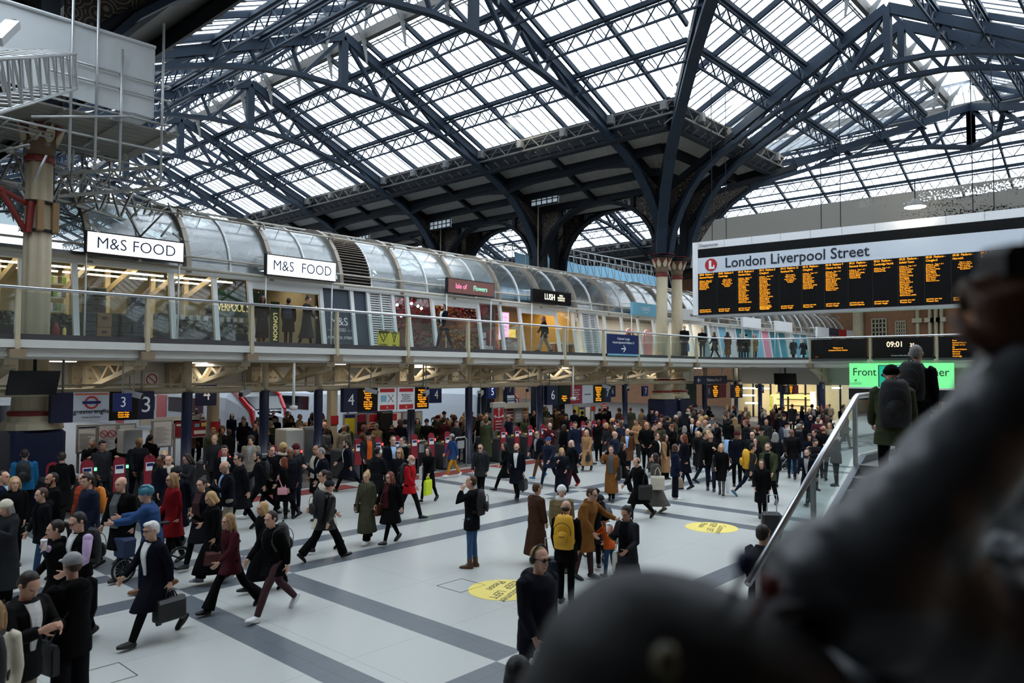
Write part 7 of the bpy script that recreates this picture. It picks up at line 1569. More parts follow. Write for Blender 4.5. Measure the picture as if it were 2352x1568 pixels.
def cup():
    t = bpy.data.objects.new('coffee_cup', None); COL.objects.link(t); part('cup_body', MB().lathe([(.03, -.05), (.04, .07)], (0, 0, 0), 14), SIGNWHITE, t, True); part('lid', MB().lathe([(.043, .07), (.043, .085), (.036, .095)], (0, 0, 0), 14), SIGNWHITE, t, True); return t
def phone():
    t = bpy.data.objects.new('phone', None); COL.objects.link(t); part('phone_body', MB().rbox(.02, 0, .03, .012, .072, .15, .004), BLACKG, t); return t
# ------------------------------------------------------------------ who is where
ROWS = '''
suit|357|1470|f|-58|stride|1.80|top=c:navyblack leg=slim:black shoe=black shirt=white hair=quiff:white,specs|white haired person in glasses and long dark overcoat striding with a black wheeled briefcase
cap|168|1275|h|-150|stand|1.78|top=ho:black leg=wide:ink shoe=black hair=cap:lgrey,crop:brown|person in a grey cap and black hooded jacket seen from behind, black bag at side
puffl|48|1314|h|40|down|1.76|top=hp:black leg=slim:stone shirt=white hair=short:dark|person in a black puffer jacket and white shirt looking down at the lower left corner
creamb|-18|1385|h|170|stand|1.68|b=w top=c:cream leg=slim:dgrey hair=long:fair|person in cream with a dark backpack cut off by the lower left edge
pinksh|188|1183|h|-62|cup|1.74|top=v:black sleeve=lilac leg=slim:black shirt=white hair=short:black,specs skin=a|person in a lilac shirt and black gilet walking with a coffee cup
blackdr|138|1197|h|-85|walk|1.66|b=w top=lu:black leg=slim:black hair=pony:dark|person in a long black coat half hidden behind the lilac shirted one
hood|98|1338|f|-72|short|1.78|top=ho:ink leg=fit:jeans shoe=navy open=black hair=short:brown|person in a dark hooded top with white strings, jeans and navy trainers
beanl|18|1150|h|-40|folded|1.64|b=w top=lo:dgrey leg=slim:black hair=beanie:cream,bob:grey|person in a cream beanie and long grey coat at the left photo edge
blondl|34|1098|h|10|stand|1.66|b=w top=cou:black leg=slim:black hair=bob:blonde|blonde person in a black coat above the cream beanie at the left
bluel|6|1084|h|60|stand|1.76|top=j:navy leg=slim:navy shirt=sky hair=crop:dark|person in a navy suit cut by the left edge beside the column casing
tealj|57|1034|h|175|stand|1.8|top=jp:teal leg=slim:black hair=short:dark|person in a bright teal jacket seen from behind in front of the blue column casing
beardl|122|1088|h|-75|stand|1.76|top=h:black leg=slim:black hair=crop:black,beard:black skin=b|bearded person in black looking down, right of the blue column casing
blackg|142|1040|h|170|walk|1.76|top=c:black leg=slim:black hair=short:dark|person in a black coat passing the green lit gate beside the column casing
boyo|208|1095|h|-70|short|1.74|top=hp:navy leg=slim:ink hair=quiff:dark|person in a navy jacket with orange backpack straps, wavy dark fringe
rustb|196|1087|h|-60|stand|1.74|top=hp:rust leg=slim:black hair=short:brown|person in a rust orange jacket behind the wavy fringed one
baldg|283|1101|h|-48|short|1.78|b=f top=c:black open=grey leg=slim:dgrey hair=bald:brown|balding person in a grey jumper and open black coat
cycl|352|1122|h|-100|ride|1.74|top=hp:blue leg=slim:navy shoe=tan hair=helmet:aqua skin=a|cyclist in a blue striped helmet and blue jacket pushing a folding bicycle
redc|400|1092|h|-66|short|1.70|b=w top=cu:dred leg=slim:black shoe=black hair=long:fair,specs|person in a deep red coat with long fair hair
scarf|388|1047|h|-12|stand|1.76|top=c:navyblack leg=slim:black hair=crop:dark,scarf:cream|person in a navy coat with a cream knotted scarf
beang|410|1072|h|-30|walk|1.74|top=c:navyblack leg=slim:black hair=beanie:dgrey,beard:dark|bearded person in a dark grey beanie behind the red coat
plumw|468|1099|h|-42|walk2|1.68|b=f top=c:ink open=plum leg=slim:black shoe=black hair=bun:dark|person with tied dark hair in a plum top and open dark coat
blph|492|1340|f|-72|phoneR|1.68|b=w top=ld:black leg=wide:black shoe=silver hair=bob:blonde|blonde person in a flowing long black coat looking down at a phone, silver shoes
maroon|532|1398|f|-58|stride2|1.72|b=w top=h:maroon leg=flare:black shoe=black hair=longer:fair|person with very long hair in a maroon jumper and black flared trousers
wtrain|630|1414|f|-52|stride|1.82|top=hu:black leg=slim:plum shoe=white hair=short:dark|person in a black jacket, maroon trousers and white trainers with a backpack
blhid|607|1344|f|-62|walk2|1.66|b=w top=lu:black leg=wide:black shoe=black hair=bob:blonde|blonde person in a long black coat walking behind the white trainered one
suitb|526|1063|h|-80|phone|1.78|top=j:navyblack leg=slim:stone shirt=sky hair=bald:grey,beard:grey|bald grey bearded person in a navy jacket carrying a maroon satchel
specsb|554|1043|h|-75|walk|1.78|top=c:ink leg=slim:black hair=short:black,specs|person in glasses and a dark coat behind the grey bearded one
bigst|598|1188|f|-85|stride|1.84|top=hu:ink leg=slim:black shoe=white hair=short:black,beard:black|tall bearded person in black taking a big stride, pale soles
pinkb|655|1190|f|-100|walk|1.70|b=w top=c:black leg=slim:black shoe=black:b hair=long:red|red haired person in a black coat with a pink shoulder bag
boyw|516|1025|h|-5|stand|1.76|top=c:ink leg=slim:black shirt=white hair=quiff:dark|person in a dark coat and white shirt coming through the gates
gpuff|577|1003|h|-15|stand|1.76|top=hp:stone leg=slim:grey shirt=lgrey hair=curly:dark|person in a pale brown puffer jacket in front of the barrier hoop
greyh|745|1032|h|-95|phone|1.78|top=h:navyblack leg=slim:ink shirt=white hair=crop:grey|grey haired person in a navy jumper looking aside by the staff booth
headp|729|1023|h|-60|stand|1.76|top=c:ink leg=slim:black open=cream hair=crop:black skin=b|person with cropped black hair behind the grey haired one
creamw|748|1081|h|-68|walk|1.66|b=w top=cu:cream leg=slim:ink hair=pony:dark|person with dark tied hair in a cream fleecy coat
bobh|748|1283|f|118|stride2|1.78|top=hpo:leather leg=wide:black shoe=black:b hair=bobble:dgrey|person in a patterned bobble hat and shiny black jacket striding away with a backpack
olive|843|1244|f|-32|short|1.68|b=w top=lo:olive leg=wide:black shoe=white hair=bun:blonde|person with a blonde topknot in a long olive parka and white trainers
brownb|898|1249|f|-45|walk|1.70|b=f top=c:black open=maroon leg=fit:black shoe=black hair=long:red,specs|person in a maroon top and open black coat with a brown shoulder bag
redj|940|1194|f|62|walk|1.78|top=h:red leg=slim:ink shoe=black hair=bald:white,specs,beard:white|white bearded person in a bright red jacket
limeb|985|1153|f|-30|walk2|1.70|b=w top=cu:black leg=fit:black shoe=black hair=long:dark|dark haired person in a black coat with a lime yellow carrier bag
glw|918|1031|h|-20|stand|1.68|b=w top=hu:ink leg=slim:black hair=long:fair,specs|person in glasses and a dark jacket behind the red jacketed one
whites|800|1127|f|-88|stride|1.82|top=c:navyblack leg=slim:black shoe=black shirt=white hair=short:black,beard:black|person in an open dark overcoat and white shirt striding past the gates
muffs|866|1028|h|130|walk|1.70|b=w top=cp:ink leg=slim:maroon hair=pony:black,muffs:white|person in white headphones and a dark puffer seen from behind
coatm|902|1003|h|15|stand|1.84|top=c:navyblack leg=slim:black shirt=sky hair=short:dark|tall person in a dark overcoat below the platform four sign
coatw|926|1005|h|-50|stand|1.72|b=w top=c:black leg=slim:black hair=short:black,snood:lgrey|person in a black coat and pale snood beside the tall overcoated one
must|1040|1096|f|-60|walk|1.66|b=w top=hu:blue leg=slim:mustard shoe=white hair=beanie:lgrey,long:dark|person in a grey beanie, blue jacket and mustard trousers
shadeg|1104|1148|f|-18|short|1.76|top=ho:dgrey leg=slim:black shoe=black hair=crop:black,shades|person in sunglasses and a dark grey jacket with a backpack
centre|1084|1303|f|-105|callL|1.78|top=ho:ink leg=fit:denim shoe=brown:b hair=crop:brown|person in a navy jacket, blue jeans and brown boots standing alone, hand to face
white2|1187|1149|f|-15|carry|1.80|top=cu:navyblack leg=slim:black shoe=black shirt=white hair=bald:dark,beard:dark|bald person in a dark coat and white shirt with a square black briefcase
coat2|1163|1122|f|-62|stride2|1.72|b=w top=c:black leg=slim:black shoe=black hair=long:black|person in a long black coat walking beside the bald briefcase carrier
bluesh|1237|1100|f|-50|walk|1.80|top=ho:navyblack leg=slim:brown shoe=teal shirt=lgrey hair=crop:dark,shades|person in sunglasses, navy jacket and bright blue trainers
bcap|1262|1118|f|-30|stride2|1.80|top=hp:navy leg=fit:navy shoe=grey hair=cap:blue,beard:fair|bearded person in a blue cap and navy jacket
nblond|1290|1132|f|2|cup|1.64|b=w top=lp:navyblack leg=slim:black shoe=black hair=bob:blonde,snood:grey|blonde person in a long navy coat and grey scarf
redsh|1314|1118|f|-48|walk|1.66|b=w top=cu:ink leg=wide:maroon shoe=red hair=bob:pink|pale haired person in a dark coat with red shoes
camel|1348|1078|f|-18|walk2|1.70|b=w top=l:camel leg=fit:black shoe=black:b hair=longer:blonde|blonde person in a long camel coat with a black handbag
tanc|1404|1144|f|-8|call|1.72|b=w top=l:tan open=grey leg=slim:black shoe=black hair=pony:dark|person in a long rust brown coat talking on a phone
bluebs|1442|1087|f|-10|walk|1.82|top=c:brown leg=slim:navyblack shoe=black shirt=sky hair=bald:brown|bald person in a brown coat and light blue shirt
baldn|1411|992|h|62|stand|1.76|top=hp:navy leg=slim:black hair=bald:fair|bald person in a shiny navy jacket left of the light blue shirted one
blkh|1428|1130|f|62|walk|1.70|b=w top=c:black leg=wide:black shoe=black hair=long:black|black haired person in black behind the rust brown coat
headm|1468|1190|f|-58|stride|1.80|top=cu:black leg=slim:black shoe=black hair=bald:fair,phones:black|person in black over ear headphones and a black coat
tweed|1506|1172|f|-82|call|1.70|b=w top=ld:tweed leg=slim:cream skirt=pink shoe=beige hair=longer:dark|dark haired person in a grey tweed coat over a pale pink skirt, phoning
pairm|1507|1088|f|70|stand|1.78|top=c:black leg=slim:black shirt=white hair=short:dark|person in a black coat and white collar beside the camel coated one
pairw|1528|1090|f|55|stand|1.70|b=w top=l:camel open=black leg=wide:black hair=long:dark|dark haired person in an open camel coat behind the navy blazer
nblaz|1551|1146|f|105|stand|1.72|b=w top=hu:navy leg=wide:navyblack shoe=white hair=bob:brown|person in a navy blazer with a beige handbag seen from behind
fur|1232|1280|f|125|stand|1.70|b=f top=ld:fur leg=slim:black shoe=black hair=short:brown,specs|person in a full length brown fur coat
wbean|1290|1117|h|0|stand|1.68|b=w top=hp:khaki leg=slim:black hair=beanie:white,snood:white|person in a white beanie and white scarf facing the camera
yback|1300|1382|f|168|stand|1.80|top=h:black leg=slim:black shoe=black hair=bald:dark|balding person in black seen from behind with a yellow backpack
tanm|1342|1312|f|62|reach|1.80|b=f top=cu:tan leg=slim:plum shoe=black hair=short:brown,shades|person in sunglasses and a tan sheepskin coat holding a child's hand
beret|1364|1122|h|5|push|1.58|b=w top=c:ink leg=slim:black hair=beret:black,bob:dark|person in a black beret pushing the grey pushchair
kid1|1378|1137|h|150|stand|1.25|b=c top=hpo:orange leg=slim:navy hair=beanie:dgrey|child in an orange jacket and dark beanie beside the pushchair
kid2|1400|1326|f|-125|reach|1.20|b=c top=jpo:orange leg=slim:jeans shoe=brown:b hair=bobble:black|child in an orange jacket and black bobble hat holding a grown-up's hand
coffee|1442|1370|f|-32|cup|1.72|b=w top=ld:dgrey open=black leg=wide:grey shoe=white hair=pony:black skin=b|person with a black ponytail in a long charcoal coat holding a white coffee cup
nearp|1233|1264|h|42|short|1.82|top=hpo:navyblack leg=slim:ink shoe=black hair=crop:fair,phones:black,shades|person in headphones, sunglasses and a dark puffer jacket, nearest in the middle
nearh|1190|1517|h|150|stand|1.66|b=w top=ho:black leg=slim:black hair=bob:black|dark haired head at the bottom edge beneath the dark puffer jacket
bgw|1657|1138|f|-5|carry|1.66|b=w top=cu:black leg=fit:grey shoe=black hair=bob:blonde|pale haired person in a black coat with a long white carrier bag
brbag|1692|1095|f|108|stride|1.76|top=h:black leg=slim:black shoe=black hair=short:dark|person in black striding away with a tan shoulder bag
ybp2|1724|1141|f|110|stride2|1.78|top=h:dgrey leg=fit:navy shoe=aqua hair=short:black|person with a bright yellow backpack, blue jeans and aqua trainers
greenj|1766|1162|f|-18|walk2|1.80|top=ho:green open=black leg=slim:ink shoe=grey hair=short:dark,beard:dark|bearded person in a green field jacket
blackw|1750|1190|f|-5|carry|1.68|b=w top=cu:black leg=fit:black shoe=black hair=longer:dark|long haired person in a black coat pulling a suitcase handle
oldg|1728|993|h|-20|stand|1.76|top=hp:ink leg=slim:black hair=bald:grey,specs|grey haired person in glasses above the yellow backpack
dkw|1735|1007|h|-10|stand|1.66|b=w top=c:ink leg=slim:black hair=long:dark|dark haired person between the grey haired one and the green jacket
stairm|1857|1138|f|-20|stride|1.80|top=c:navyblack leg=slim:ink shoe=black:b shirt=lgrey hair=short:dark,beard:dark|bearded person in a navy coat hurrying towards the stairs
bcoat|1604|1080|f|0|walk|1.66|b=w top=lp:black leg=slim:black shoe=black hair=bob:blonde|blonde person in a long black quilted coat walking forward
ghair|1572|1062|f|165|walk|1.68|b=w top=l:ink leg=slim:black hair=longer:grey|person with long grey hair seen from behind
st1|1590|961|h|-10|stand|1.80|top=c:black leg=slim:black shirt=white tie=navy hair=crop:brown|person in a dark suit and tie beside the blue tied one
st2|1605|968|h|-60|stand|1.78|top=c:black leg=slim:black shirt=sky tie=blue hair=bald:fair|balding person in a dark suit with a pale blue shirt
pr1|1634|1064|f|92|stand|1.80|top=c:black leg=slim:black shoe=black hair=short:dark,snood:grey|person in a black coat and grey scarf looking along the concourse
pr2|1650|1050|f|-70|phone|1.72|top=h:ink leg=slim:black hair=short:black|person in dark clothes reading beside the grey scarfed one
tanb|1689|1052|f|168|stand|1.70|b=w top=l:khaki leg=slim:black hair=longer:fair|person in a long khaki brown coat seen from behind
sk1|1673|1056|f|160|stand|1.68|b=w top=h:black skirt=sky leg=slim:black hair=bob:black|person in a black jacket over a pale blue skirt seen from behind
cr1|1790|1026|f|170|walk|1.80|top=h:black leg=slim:black hair=short:black|person all in black walking away below the small monitor
wjk|1806|1062|f|100|stand|1.76|top=hpo:lgrey leg=slim:black hair=beanie:black|person in a pale grey jacket and black beanie with a navy backpack
bkm|1841|1070|f|175|stand|1.82|top=hu:black leg=fit:jeans hair=short:black|broad person in a black jacket and jeans seen from behind
kid3|1822|1088|f|170|stand|1.10|b=c top=cp:aqua leg=slim:aqua shoe=ink hair=short:brown|small child in a patterned teal snowsuit
crw|1868|1008|h|35|down|1.72|b=w top=hp:ink leg=slim:black hair=short:dark,specs|person in a dark padded jacket bending beside the teal clad child
gjk|1905|972|h|-15|stand|1.66|b=w top=h:stone leg=slim:black hair=long:fair|fair haired person in a stone jacket behind the stair handrail
darkm|1885|965|h|10|stand|1.78|top=c:black leg=slim:black hair=crop:black|person in black in front of the orange taped blue post
hatm|1750|1098|f|0|stand|1.76|top=ho:green leg=slim:black hair=cap:black|person in a dark green jacket and black cap in the middle distance
orjk|846|993|h|20|stand|1.76|top=h:dgrey open=orange leg=slim:black hair=cap:black|worker in an orange safety vest by the yellow warning notice
couple1|345|1000|h|150|stand|1.70|b=w top=c:black leg=slim:black hair=pony:black|person in black hugging a friend beside the grey cabinet
couple2|352|985|h|-40|stand|1.78|top=c:ink leg=slim:black hair=short:black skin=b|taller person in black hugging a friend beside the grey cabinet
burg|1020|960|h|150|stand|1.78|top=c:maroon leg=slim:black hair=short:dark|person in a maroon coat turned away in the gate right of the four sign
greenc|1117|962|h|160|stand|1.80|top=l:green leg=slim:black hair=short:brown|person in a long green coat beside the tall red totem
gal1|603|682|h|10|lean|1.70|z=4.6 Y=23.6 b=w top=l:ink leg=slim:brown shoe=brown:b hair=long:black skin=c|dark haired person in a long dark coat leaning by the food shop doorway
gal2|663|700|h|165|stand|1.70|z=4.6 Y=23.9 top=c:black leg=slim:black hair=short:black|person in black with a blue backpack entering the food shop
gal3|705|690|h|60|cup|1.72|z=4.6 Y=23.2 b=w top=l:dgrey leg=slim:black hair=bun:dark|person in a long grey coat with tied dark hair outside the food shop
gal4|1020|703|h|-50|carryR|1.80|z=4.6 Y=22.2 top=j:navyblack leg=slim:navyblack shirt=white hair=short:dark,beard:dark|person in a dark suit and white shirt walking past the flower shop
gal5|1250|720|h|-70|walk|1.70|z=4.6 Y=22.4 b=w top=hu:ink leg=wide:stone hair=long:red,shades|red haired person in a dark jacket and stone trousers passing the soap shop
gal6|1572|748|h|10|stand|1.82|z=4.6 Y=21.9 top=h:black leg=wide:dgrey hair=bald:grey|person in a black jumper with a blue bag right of the gallery's cream columns
gal7|1613|748|h|5|stand|1.80|z=4.6 Y=22.2 top=h:black leg=slim:dgrey hair=crop:black|person in a black top standing on the gallery beside the blue bag carrier
gal8|1641|772|h|-60|walk|1.66|z=4.6 Y=22.6 b=w top=c:ink leg=slim:black hair=bob:black|person in a dark coat walking along the gallery in front of the far white louvre
gal9|1671|765|h|160|stand|1.70|z=4.6 Y=22.2 b=w top=l:brown leg=slim:brown hair=longer:dark|person in a long brown coat on the gallery at the bend of the balustrade
gal10|1701|770|h|-20|stand|1.72|z=4.6 Y=22.8 top=c:ink leg=slim:black hair=short:dark|person in dark clothes on the gallery, left of the two by the pink hoarding
gal11|1714|766|h|10|stand|1.76|z=4.6 Y=23.2 top=c:black leg=slim:black hair=beanie:black|person in a black beanie on the gallery behind the pink hoarding pair
gal12|1733|770|h|0|stand|1.68|z=4.6 Y=21.9 b=w top=c:khaki leg=slim:black hair=long:red|red haired person on the gallery right of the black beanie
gal13|1822|776|h|170|walk|1.70|z=4.6 Y=22.6 top=c:dgrey leg=slim:black hair=short:grey|grey clad person on the far gallery left of the welcome screen
gal14|1845|774|h|-30|walk|1.72|z=4.6 Y=22.8 top=c:ink leg=slim:black hair=short:dark|dark clad person on the far gallery nearest the welcome screen
stw1|2100|836|h|165|climb|1.78|z=2.3 Y=2.85 top=jo:ink leg=slim:black hair=crop:grey|grey haired person with a black backpack at the top of the stairs
stw2|2050|866|h|-172|climb|1.74|z=2.05 Y=2.9 top=hpo:green leg=slim:black hair=beanie:black|person in a black beanie and green parka with a black backpack climbing the stairs
below|1752|1210|h|150|stand|1.72|top=h:dgrey leg=slim:black hair=short:dark|dark haired head showing just above the blurred near sleeve
'''
FOLK = []
for ln in ROWS.strip().split('\n'):
    a, lab = ln.rsplit('|', 1); FOLK.append(P_(a, lab))
# the packed crowd behind the gates: individuals too, dressed at random
R = random.Random(42)
LMK = [(60, 'column casing'), (200, 'white notices'), (300, 'grey cabinet'), (431, 'leftmost blue post'), (491, 'number 4 board'), (560, 'white train'), (608, 'second blue post'), (670, 'staff booth'), (732, 'third blue post'), (800, 'yellow notice'), (858, 'red poster'), (886, 'black kiosk'), (945, 'fourth blue post'), (1000, "four sign's end"), (1077, 'clear blue post'), (1145, 'red totem'), (1200, 'totem posters'), (1240, 'seventh blue post'), (1310, 'white dome pole'), (1360, 'six sign'), (1407, 'number 6 plate'), (1435, 'eighth blue post'), (1483, 'number 7 plate'), (1540, 'blue column casings'), (1585, 'noodle banner'), (1640, 'eight sign'), (1695, 'nine sign'), (1750, 'number 8 plate'), (1797, 'number 9 plate'), (1840, 'neon shop'), (1885, 'orange taped post'), (1925, 'stair rail')]
COLN = dict(black='black', ink='charcoal black', navyblack='blue black', dgrey='dark grey', navy='navy', brown='brown', olive='olive', stone='stone', camel='camel', green='green', maroon='maroon', khaki='khaki', grey='grey', beige='beige')
HN = dict(black='black haired', dark='dark haired', brown='brown haired', red='red haired', blonde='blonde', fair='fair haired', grey='grey haired')
SPOTS = []; TRS = ((19.9, 22.7, 37), (26.5, 29.3, 36.5), (33, 35.9, 33), (40.9, 43.7, 38.5), (7.2, 10, 34))
def block(px0, px1, n, h0, h1, faces):
    for i in range(n):
        for tr in range(60):
            x = R.uniform(px0, px1); y = R.uniform(h0, h1); p = at(x, y, Z=1.7); q = (p.x, p.y)
            if all(hypot(q[0]-a, q[1]-b) > .62 for a, b in SPOTS) and not (19 < q[1] < 22.2 and q[0] < 33) and not any(a-.5 < q[0] < b+.5 and q[1] > y0-.6 for a, b, y0 in TRS): break
        else: continue
        SPOTS.append(q)
        yield x, y, R.choice(faces)
for f in FOLK: SPOTS.append((f.p.x, f.p.y))
def busy(seg, dark=False):
    for x, y, a in seg:
        bt = R.choice('mmw'); c = R.choice(['black']*5+['ink']*4+['navyblack']*3+['dgrey']*2+['navy', 'navy', 'brown', 'olive', 'stone', 'camel', 'green', 'maroon', 'khaki', 'grey', 'beige']); hc = R.choice(['black', 'dark', 'dark', 'brown', 'red', 'blonde', 'fair', 'grey']); c = R.choice(['black', 'ink', 'navyblack', 'dgrey']) if dark else c
        hs = R.choice(['short', 'crop', 'quiff', 'curly', 'bald']) if bt == 'm' else R.choice(['long', 'bob', 'pony', 'longer']); extra = R.choice(['', '', '', '', 'beanie', 'snood', 'specs'])
        t = R.choice(['c', 'h', 'hp', 'hu']); pose = R.choice(['stand', 'stand', 'down', 'phone', 'walk', 'short', 'pockets', 'folded'])
        hair = hs+':'+hc if extra != 'beanie' else 'beanie:'+R.choice(['black', 'dgrey', 'maroon'])
        if extra == 'snood': hair += ',snood:'+R.choice(['grey', 'cream', 'maroon'])
        if extra == 'specs': hair += ',specs'
        H = R.uniform(1.66, 1.84) if bt == 'm' else R.uniform(1.58, 1.72)
        lk = min(LMK, key=lambda L: abs(L[0]-x)); d = x-lk[0]
        lab = HN[hc] if extra != 'beanie' else 'beanie wearing'
        if hs == 'bald' and extra != 'beanie': lab = 'balding'
        lab += ' person'+(' in glasses' if extra == 'specs' else ' in a scarf' if extra == 'snood' else '')+', '+COLN[c]+(' coat' if t == 'c' else ' puffer' if t == 'hp' else ' jacket')
        lab += ', crowd '+('by ' if abs(d) < 14 else 'left of ' if d < 0 else 'right of ')+lk[1]
        sk = R.choice('aaaabbcd')
        FOLK.append(P_('crowd%d|%.0f|%.0f|h|%d|%s|%.2f|b=%s top=%s:%s leg=slim:%s hair=%s skin=%s' % (len(FOLK), x, y, a, pose, H, bt, t, c, R.choice(['black', 'ink', 'navy', 'dgrey']), hair, sk), lab, 'crowd beyond the gates'))
busy(block(440, 640, 27, 938, 990, (0, 10, -20, 30)))
busy(block(630, 770, 16, 944, 985, (0, -30, 20, 60)))
busy(block(770, 1000, 24, 946, 985, (0, 160, -40, 90)))
busy(block(1000, 1180, 20, 944, 975, (0, 170, -60, 30)))
busy(block(1150, 1560, 56, 934, 976, (0, 20, -50, 90, 170)))
busy(block(1560, 1960, 58, 928, 966, (0, 90, -90, 170, 40)))
busy(block(200, 440, 8, 1008, 1050, (0, -60, 30)), True)
busy(block(1570, 1950, 14, 972, 1000, (0, 90, -70, 170)), True)
busy(block(330, 470, 6, 888, 925, (0, 20, -20)))
busy(block(480, 700, 9, 1000, 1035, (0, -20, 30)), True)
# crowd labels that came out alike are told apart by their place in line
from collections import defaultdict
dd = defaultdict(list)
for f in FOLK: dd[f.label].append(f)
for lab, fs in dd.items():
    if len(fs) > 1:
        for k, f in enumerate(sorted(fs, key=lambda q: q.px)): f.label = lab+', '+ordn[k]+' from left'
_SP = [specs_mb(False).mesh('glasses', [None]), specs_mb(True).mesh('sunglasses', [None])]
fuse_all()
for f in FOLK: f.make()
NYL = mat('black_nylon', rgb(26, 27, 30), .7, 0, .2, 12, .2); YEL = mat('yellow_nylon', rgb(226, 168, 30), .6, 0, .1, 12); ORGN = mat('orange_nylon', rgb(222, 130, 40), .6); LIME = mat('lime_plastic', rgb(206, 226, 40), .5, 0, .05); WPL = mat('white_plastic', rgb(222, 222, 222), .5, 0, .05); BEIGEL = mat('beige_leather', rgb(170, 148, 120), .5); PINKL_ = mat('pink_leather', rgb(214, 150, 158), .5); TANL = mat('tan_leather', rgb(126, 80, 48), .5); BLUEB = mat('blue_plastic', rgb(40, 120, 190), .5); NAVN = mat('navy_nylon', rgb(34, 46, 66), .7)
held('suit', 'briefcase', LEATH, 'L', 'black leather wheeled briefcase carried by the white haired person', 'briefcase')
held('cap', 'cross', NYL, 'L', 'large black messenger bag at the hip of the grey capped person', 'shoulder bag', (-.05, .02, 0), w=.42, h=.3)
held('creamb', 'backpack', NYL, 'L', 'dark backpack at the lower left photo edge', 'backpack'); held('tealj', 'backpack', NYL, 'L', 'black backpack on the teal jacket', 'backpack'); held('boyo', 'backpack', ORGN, 'L', 'orange backpack on the wavy fringed person', 'backpack')
held('pinksh', 'cup', None, 'R', 'paper coffee cup held by the lilac shirted person', 'cup'); held('pinksh', 'backpack', NYL, 'L', 'black leather backpack on the lilac shirted person', 'backpack')
held('blph', 'phone', None, 'R', 'phone in the hand of the blonde person in the flowing coat', 'phone'); held('blph', 'handbag', LEATHM, 'L', 'dark plum handbag carried by the blonde person in the flowing coat', 'handbag')
held('wtrain', 'backpack', mat('grey_nylon', rgb(60, 60, 62), .7), 'L', 'grey backpack on the white trainered person', 'backpack'); held('suitb', 'briefcase', LEATHM, 'R', 'maroon leather satchel carried by the grey bearded person', 'satchel'); held('bigst', 'backpack', NYL, 'L', 'black backpack on the big striding person', 'backpack')
held('pinkb', 'cross', PINKL_, 'L', 'small pink shoulder bag on the red haired person', 'shoulder bag', w=.24, h=.17); held('bobh', 'backpack', NYL, 'L', 'tall black backpack on the bobble hat wearer', 'backpack', big=1.15)
held('olive', 'phone', None, 'R', 'phone held low by the person in the olive parka', 'phone'); held('olive', 'cross', mat('olive_bag', rgb(96, 92, 66), .6), 'R', 'small olive bag slung on the parka', 'shoulder bag', w=.2, h=.16); held('brownb', 'cross', LEATHB, 'R', 'brown leather shoulder bag on the person in the maroon top', 'shoulder bag', (.14, .08, .03), w=.3, h=.22)
held('redj', 'backpack', NYL, 'L', 'dark backpack on the red jacket', 'backpack'); held('limeb', 'carrier', LIME, 'L', 'lime yellow carrier bag', 'carrier bag', w=.36, h=.42); held('limeb', 'tote', WPL, 'R', 'crumpled white bag behind the dark haired carrier bag holder', 'tote bag', (-.1, 0, -.12), loop=.1)
held('shadeg', 'backpack', NYL, 'L', 'black backpack on the dark grey jacket', 'backpack'); held('centre', 'backpack', NYL, 'L', 'black backpack on the person standing alone', 'backpack'); held('white2', 'briefcase', LEATH, 'L', 'square black briefcase of the bald person in the white shirt', 'briefcase'); held('white2', 'phone', None, 'R', 'phone in the hand of the bald person in the white shirt', 'phone')
held('camel', 'handbag', LEATH, 'L', 'black handbag on the camel coat', 'handbag'); held('tanc', 'tote', NYL, 'L', 'black tote bag on the rust brown coat', 'tote bag'); held('tweed', 'tote', mat('cream_canvas', rgb(206, 198, 180), .8), 'L', 'cream canvas tote on the tweed coat', 'tote bag'); held('nblaz', 'handbag', BEIGEL, 'L', 'beige leather handbag held by the navy blazer', 'handbag', w=.36, h=.28)
held('headm', 'tote', NYL, 'L', 'black bag behind the headphone wearer in the black coat', 'tote bag', loop=.3)
held('yback', 'backpack', YEL, 'L', 'bright yellow backpack with black zips in the family group', 'backpack', big=1.12); held('coffee', 'cup', None, 'R', 'white coffee cup held by the ponytailed person', 'cup', (0, 0, .04)); held('coffee', 'tote', mat('printed_canvas', rgb(216, 208, 196), .8), 'R', 'pale printed tote bag beside the charcoal coat', 'tote bag', (.0, .06, -.2), w=.26, h=.32)
held('bgw', 'carrier', WPL, 'L', 'long white carrier bag of the pale haired person', 'carrier bag', w=.24, h=.5); held('bgw', 'tote', mat('grey_leather', rgb(66, 60, 62), .5), 'R', 'round grey handbag on the arm of the pale haired person', 'handbag', w=.34, h=.26); held('brbag', 'tote', TANL, 'L', 'tan leather bag of the person striding away', 'tote bag'); held('ybp2', 'backpack', YEL, 'L', 'puffy bright yellow backpack in the middle distance', 'backpack', big=1.2)
held('wjk', 'backpack', NAVN, 'L', 'navy backpack on the pale grey jacket', 'backpack'); held('gal2', 'backpack', NAVN, 'L', 'blue backpack of the person entering the food shop', 'backpack'); held('gal4', 'tote', LEATHB, 'L', 'dark brown bag of the suited person on the gallery', 'tote bag'); held('gal6', 'carrier', BLUEB, 'L', 'bright blue carrier bag on the gallery', 'carrier bag'); held('stw1', 'backpack', NYL, 'L', 'black backpack of the grey haired stair climber', 'backpack', big=1.1); held('stw2', 'backpack', NYL, 'L', 'big black backpack on the green parka', 'backpack', big=1.25)
held('nearp', 'handbag', WPL, 'R', 'small white bag held by the near headphone wearer', 'handbag', w=.26, h=.22)
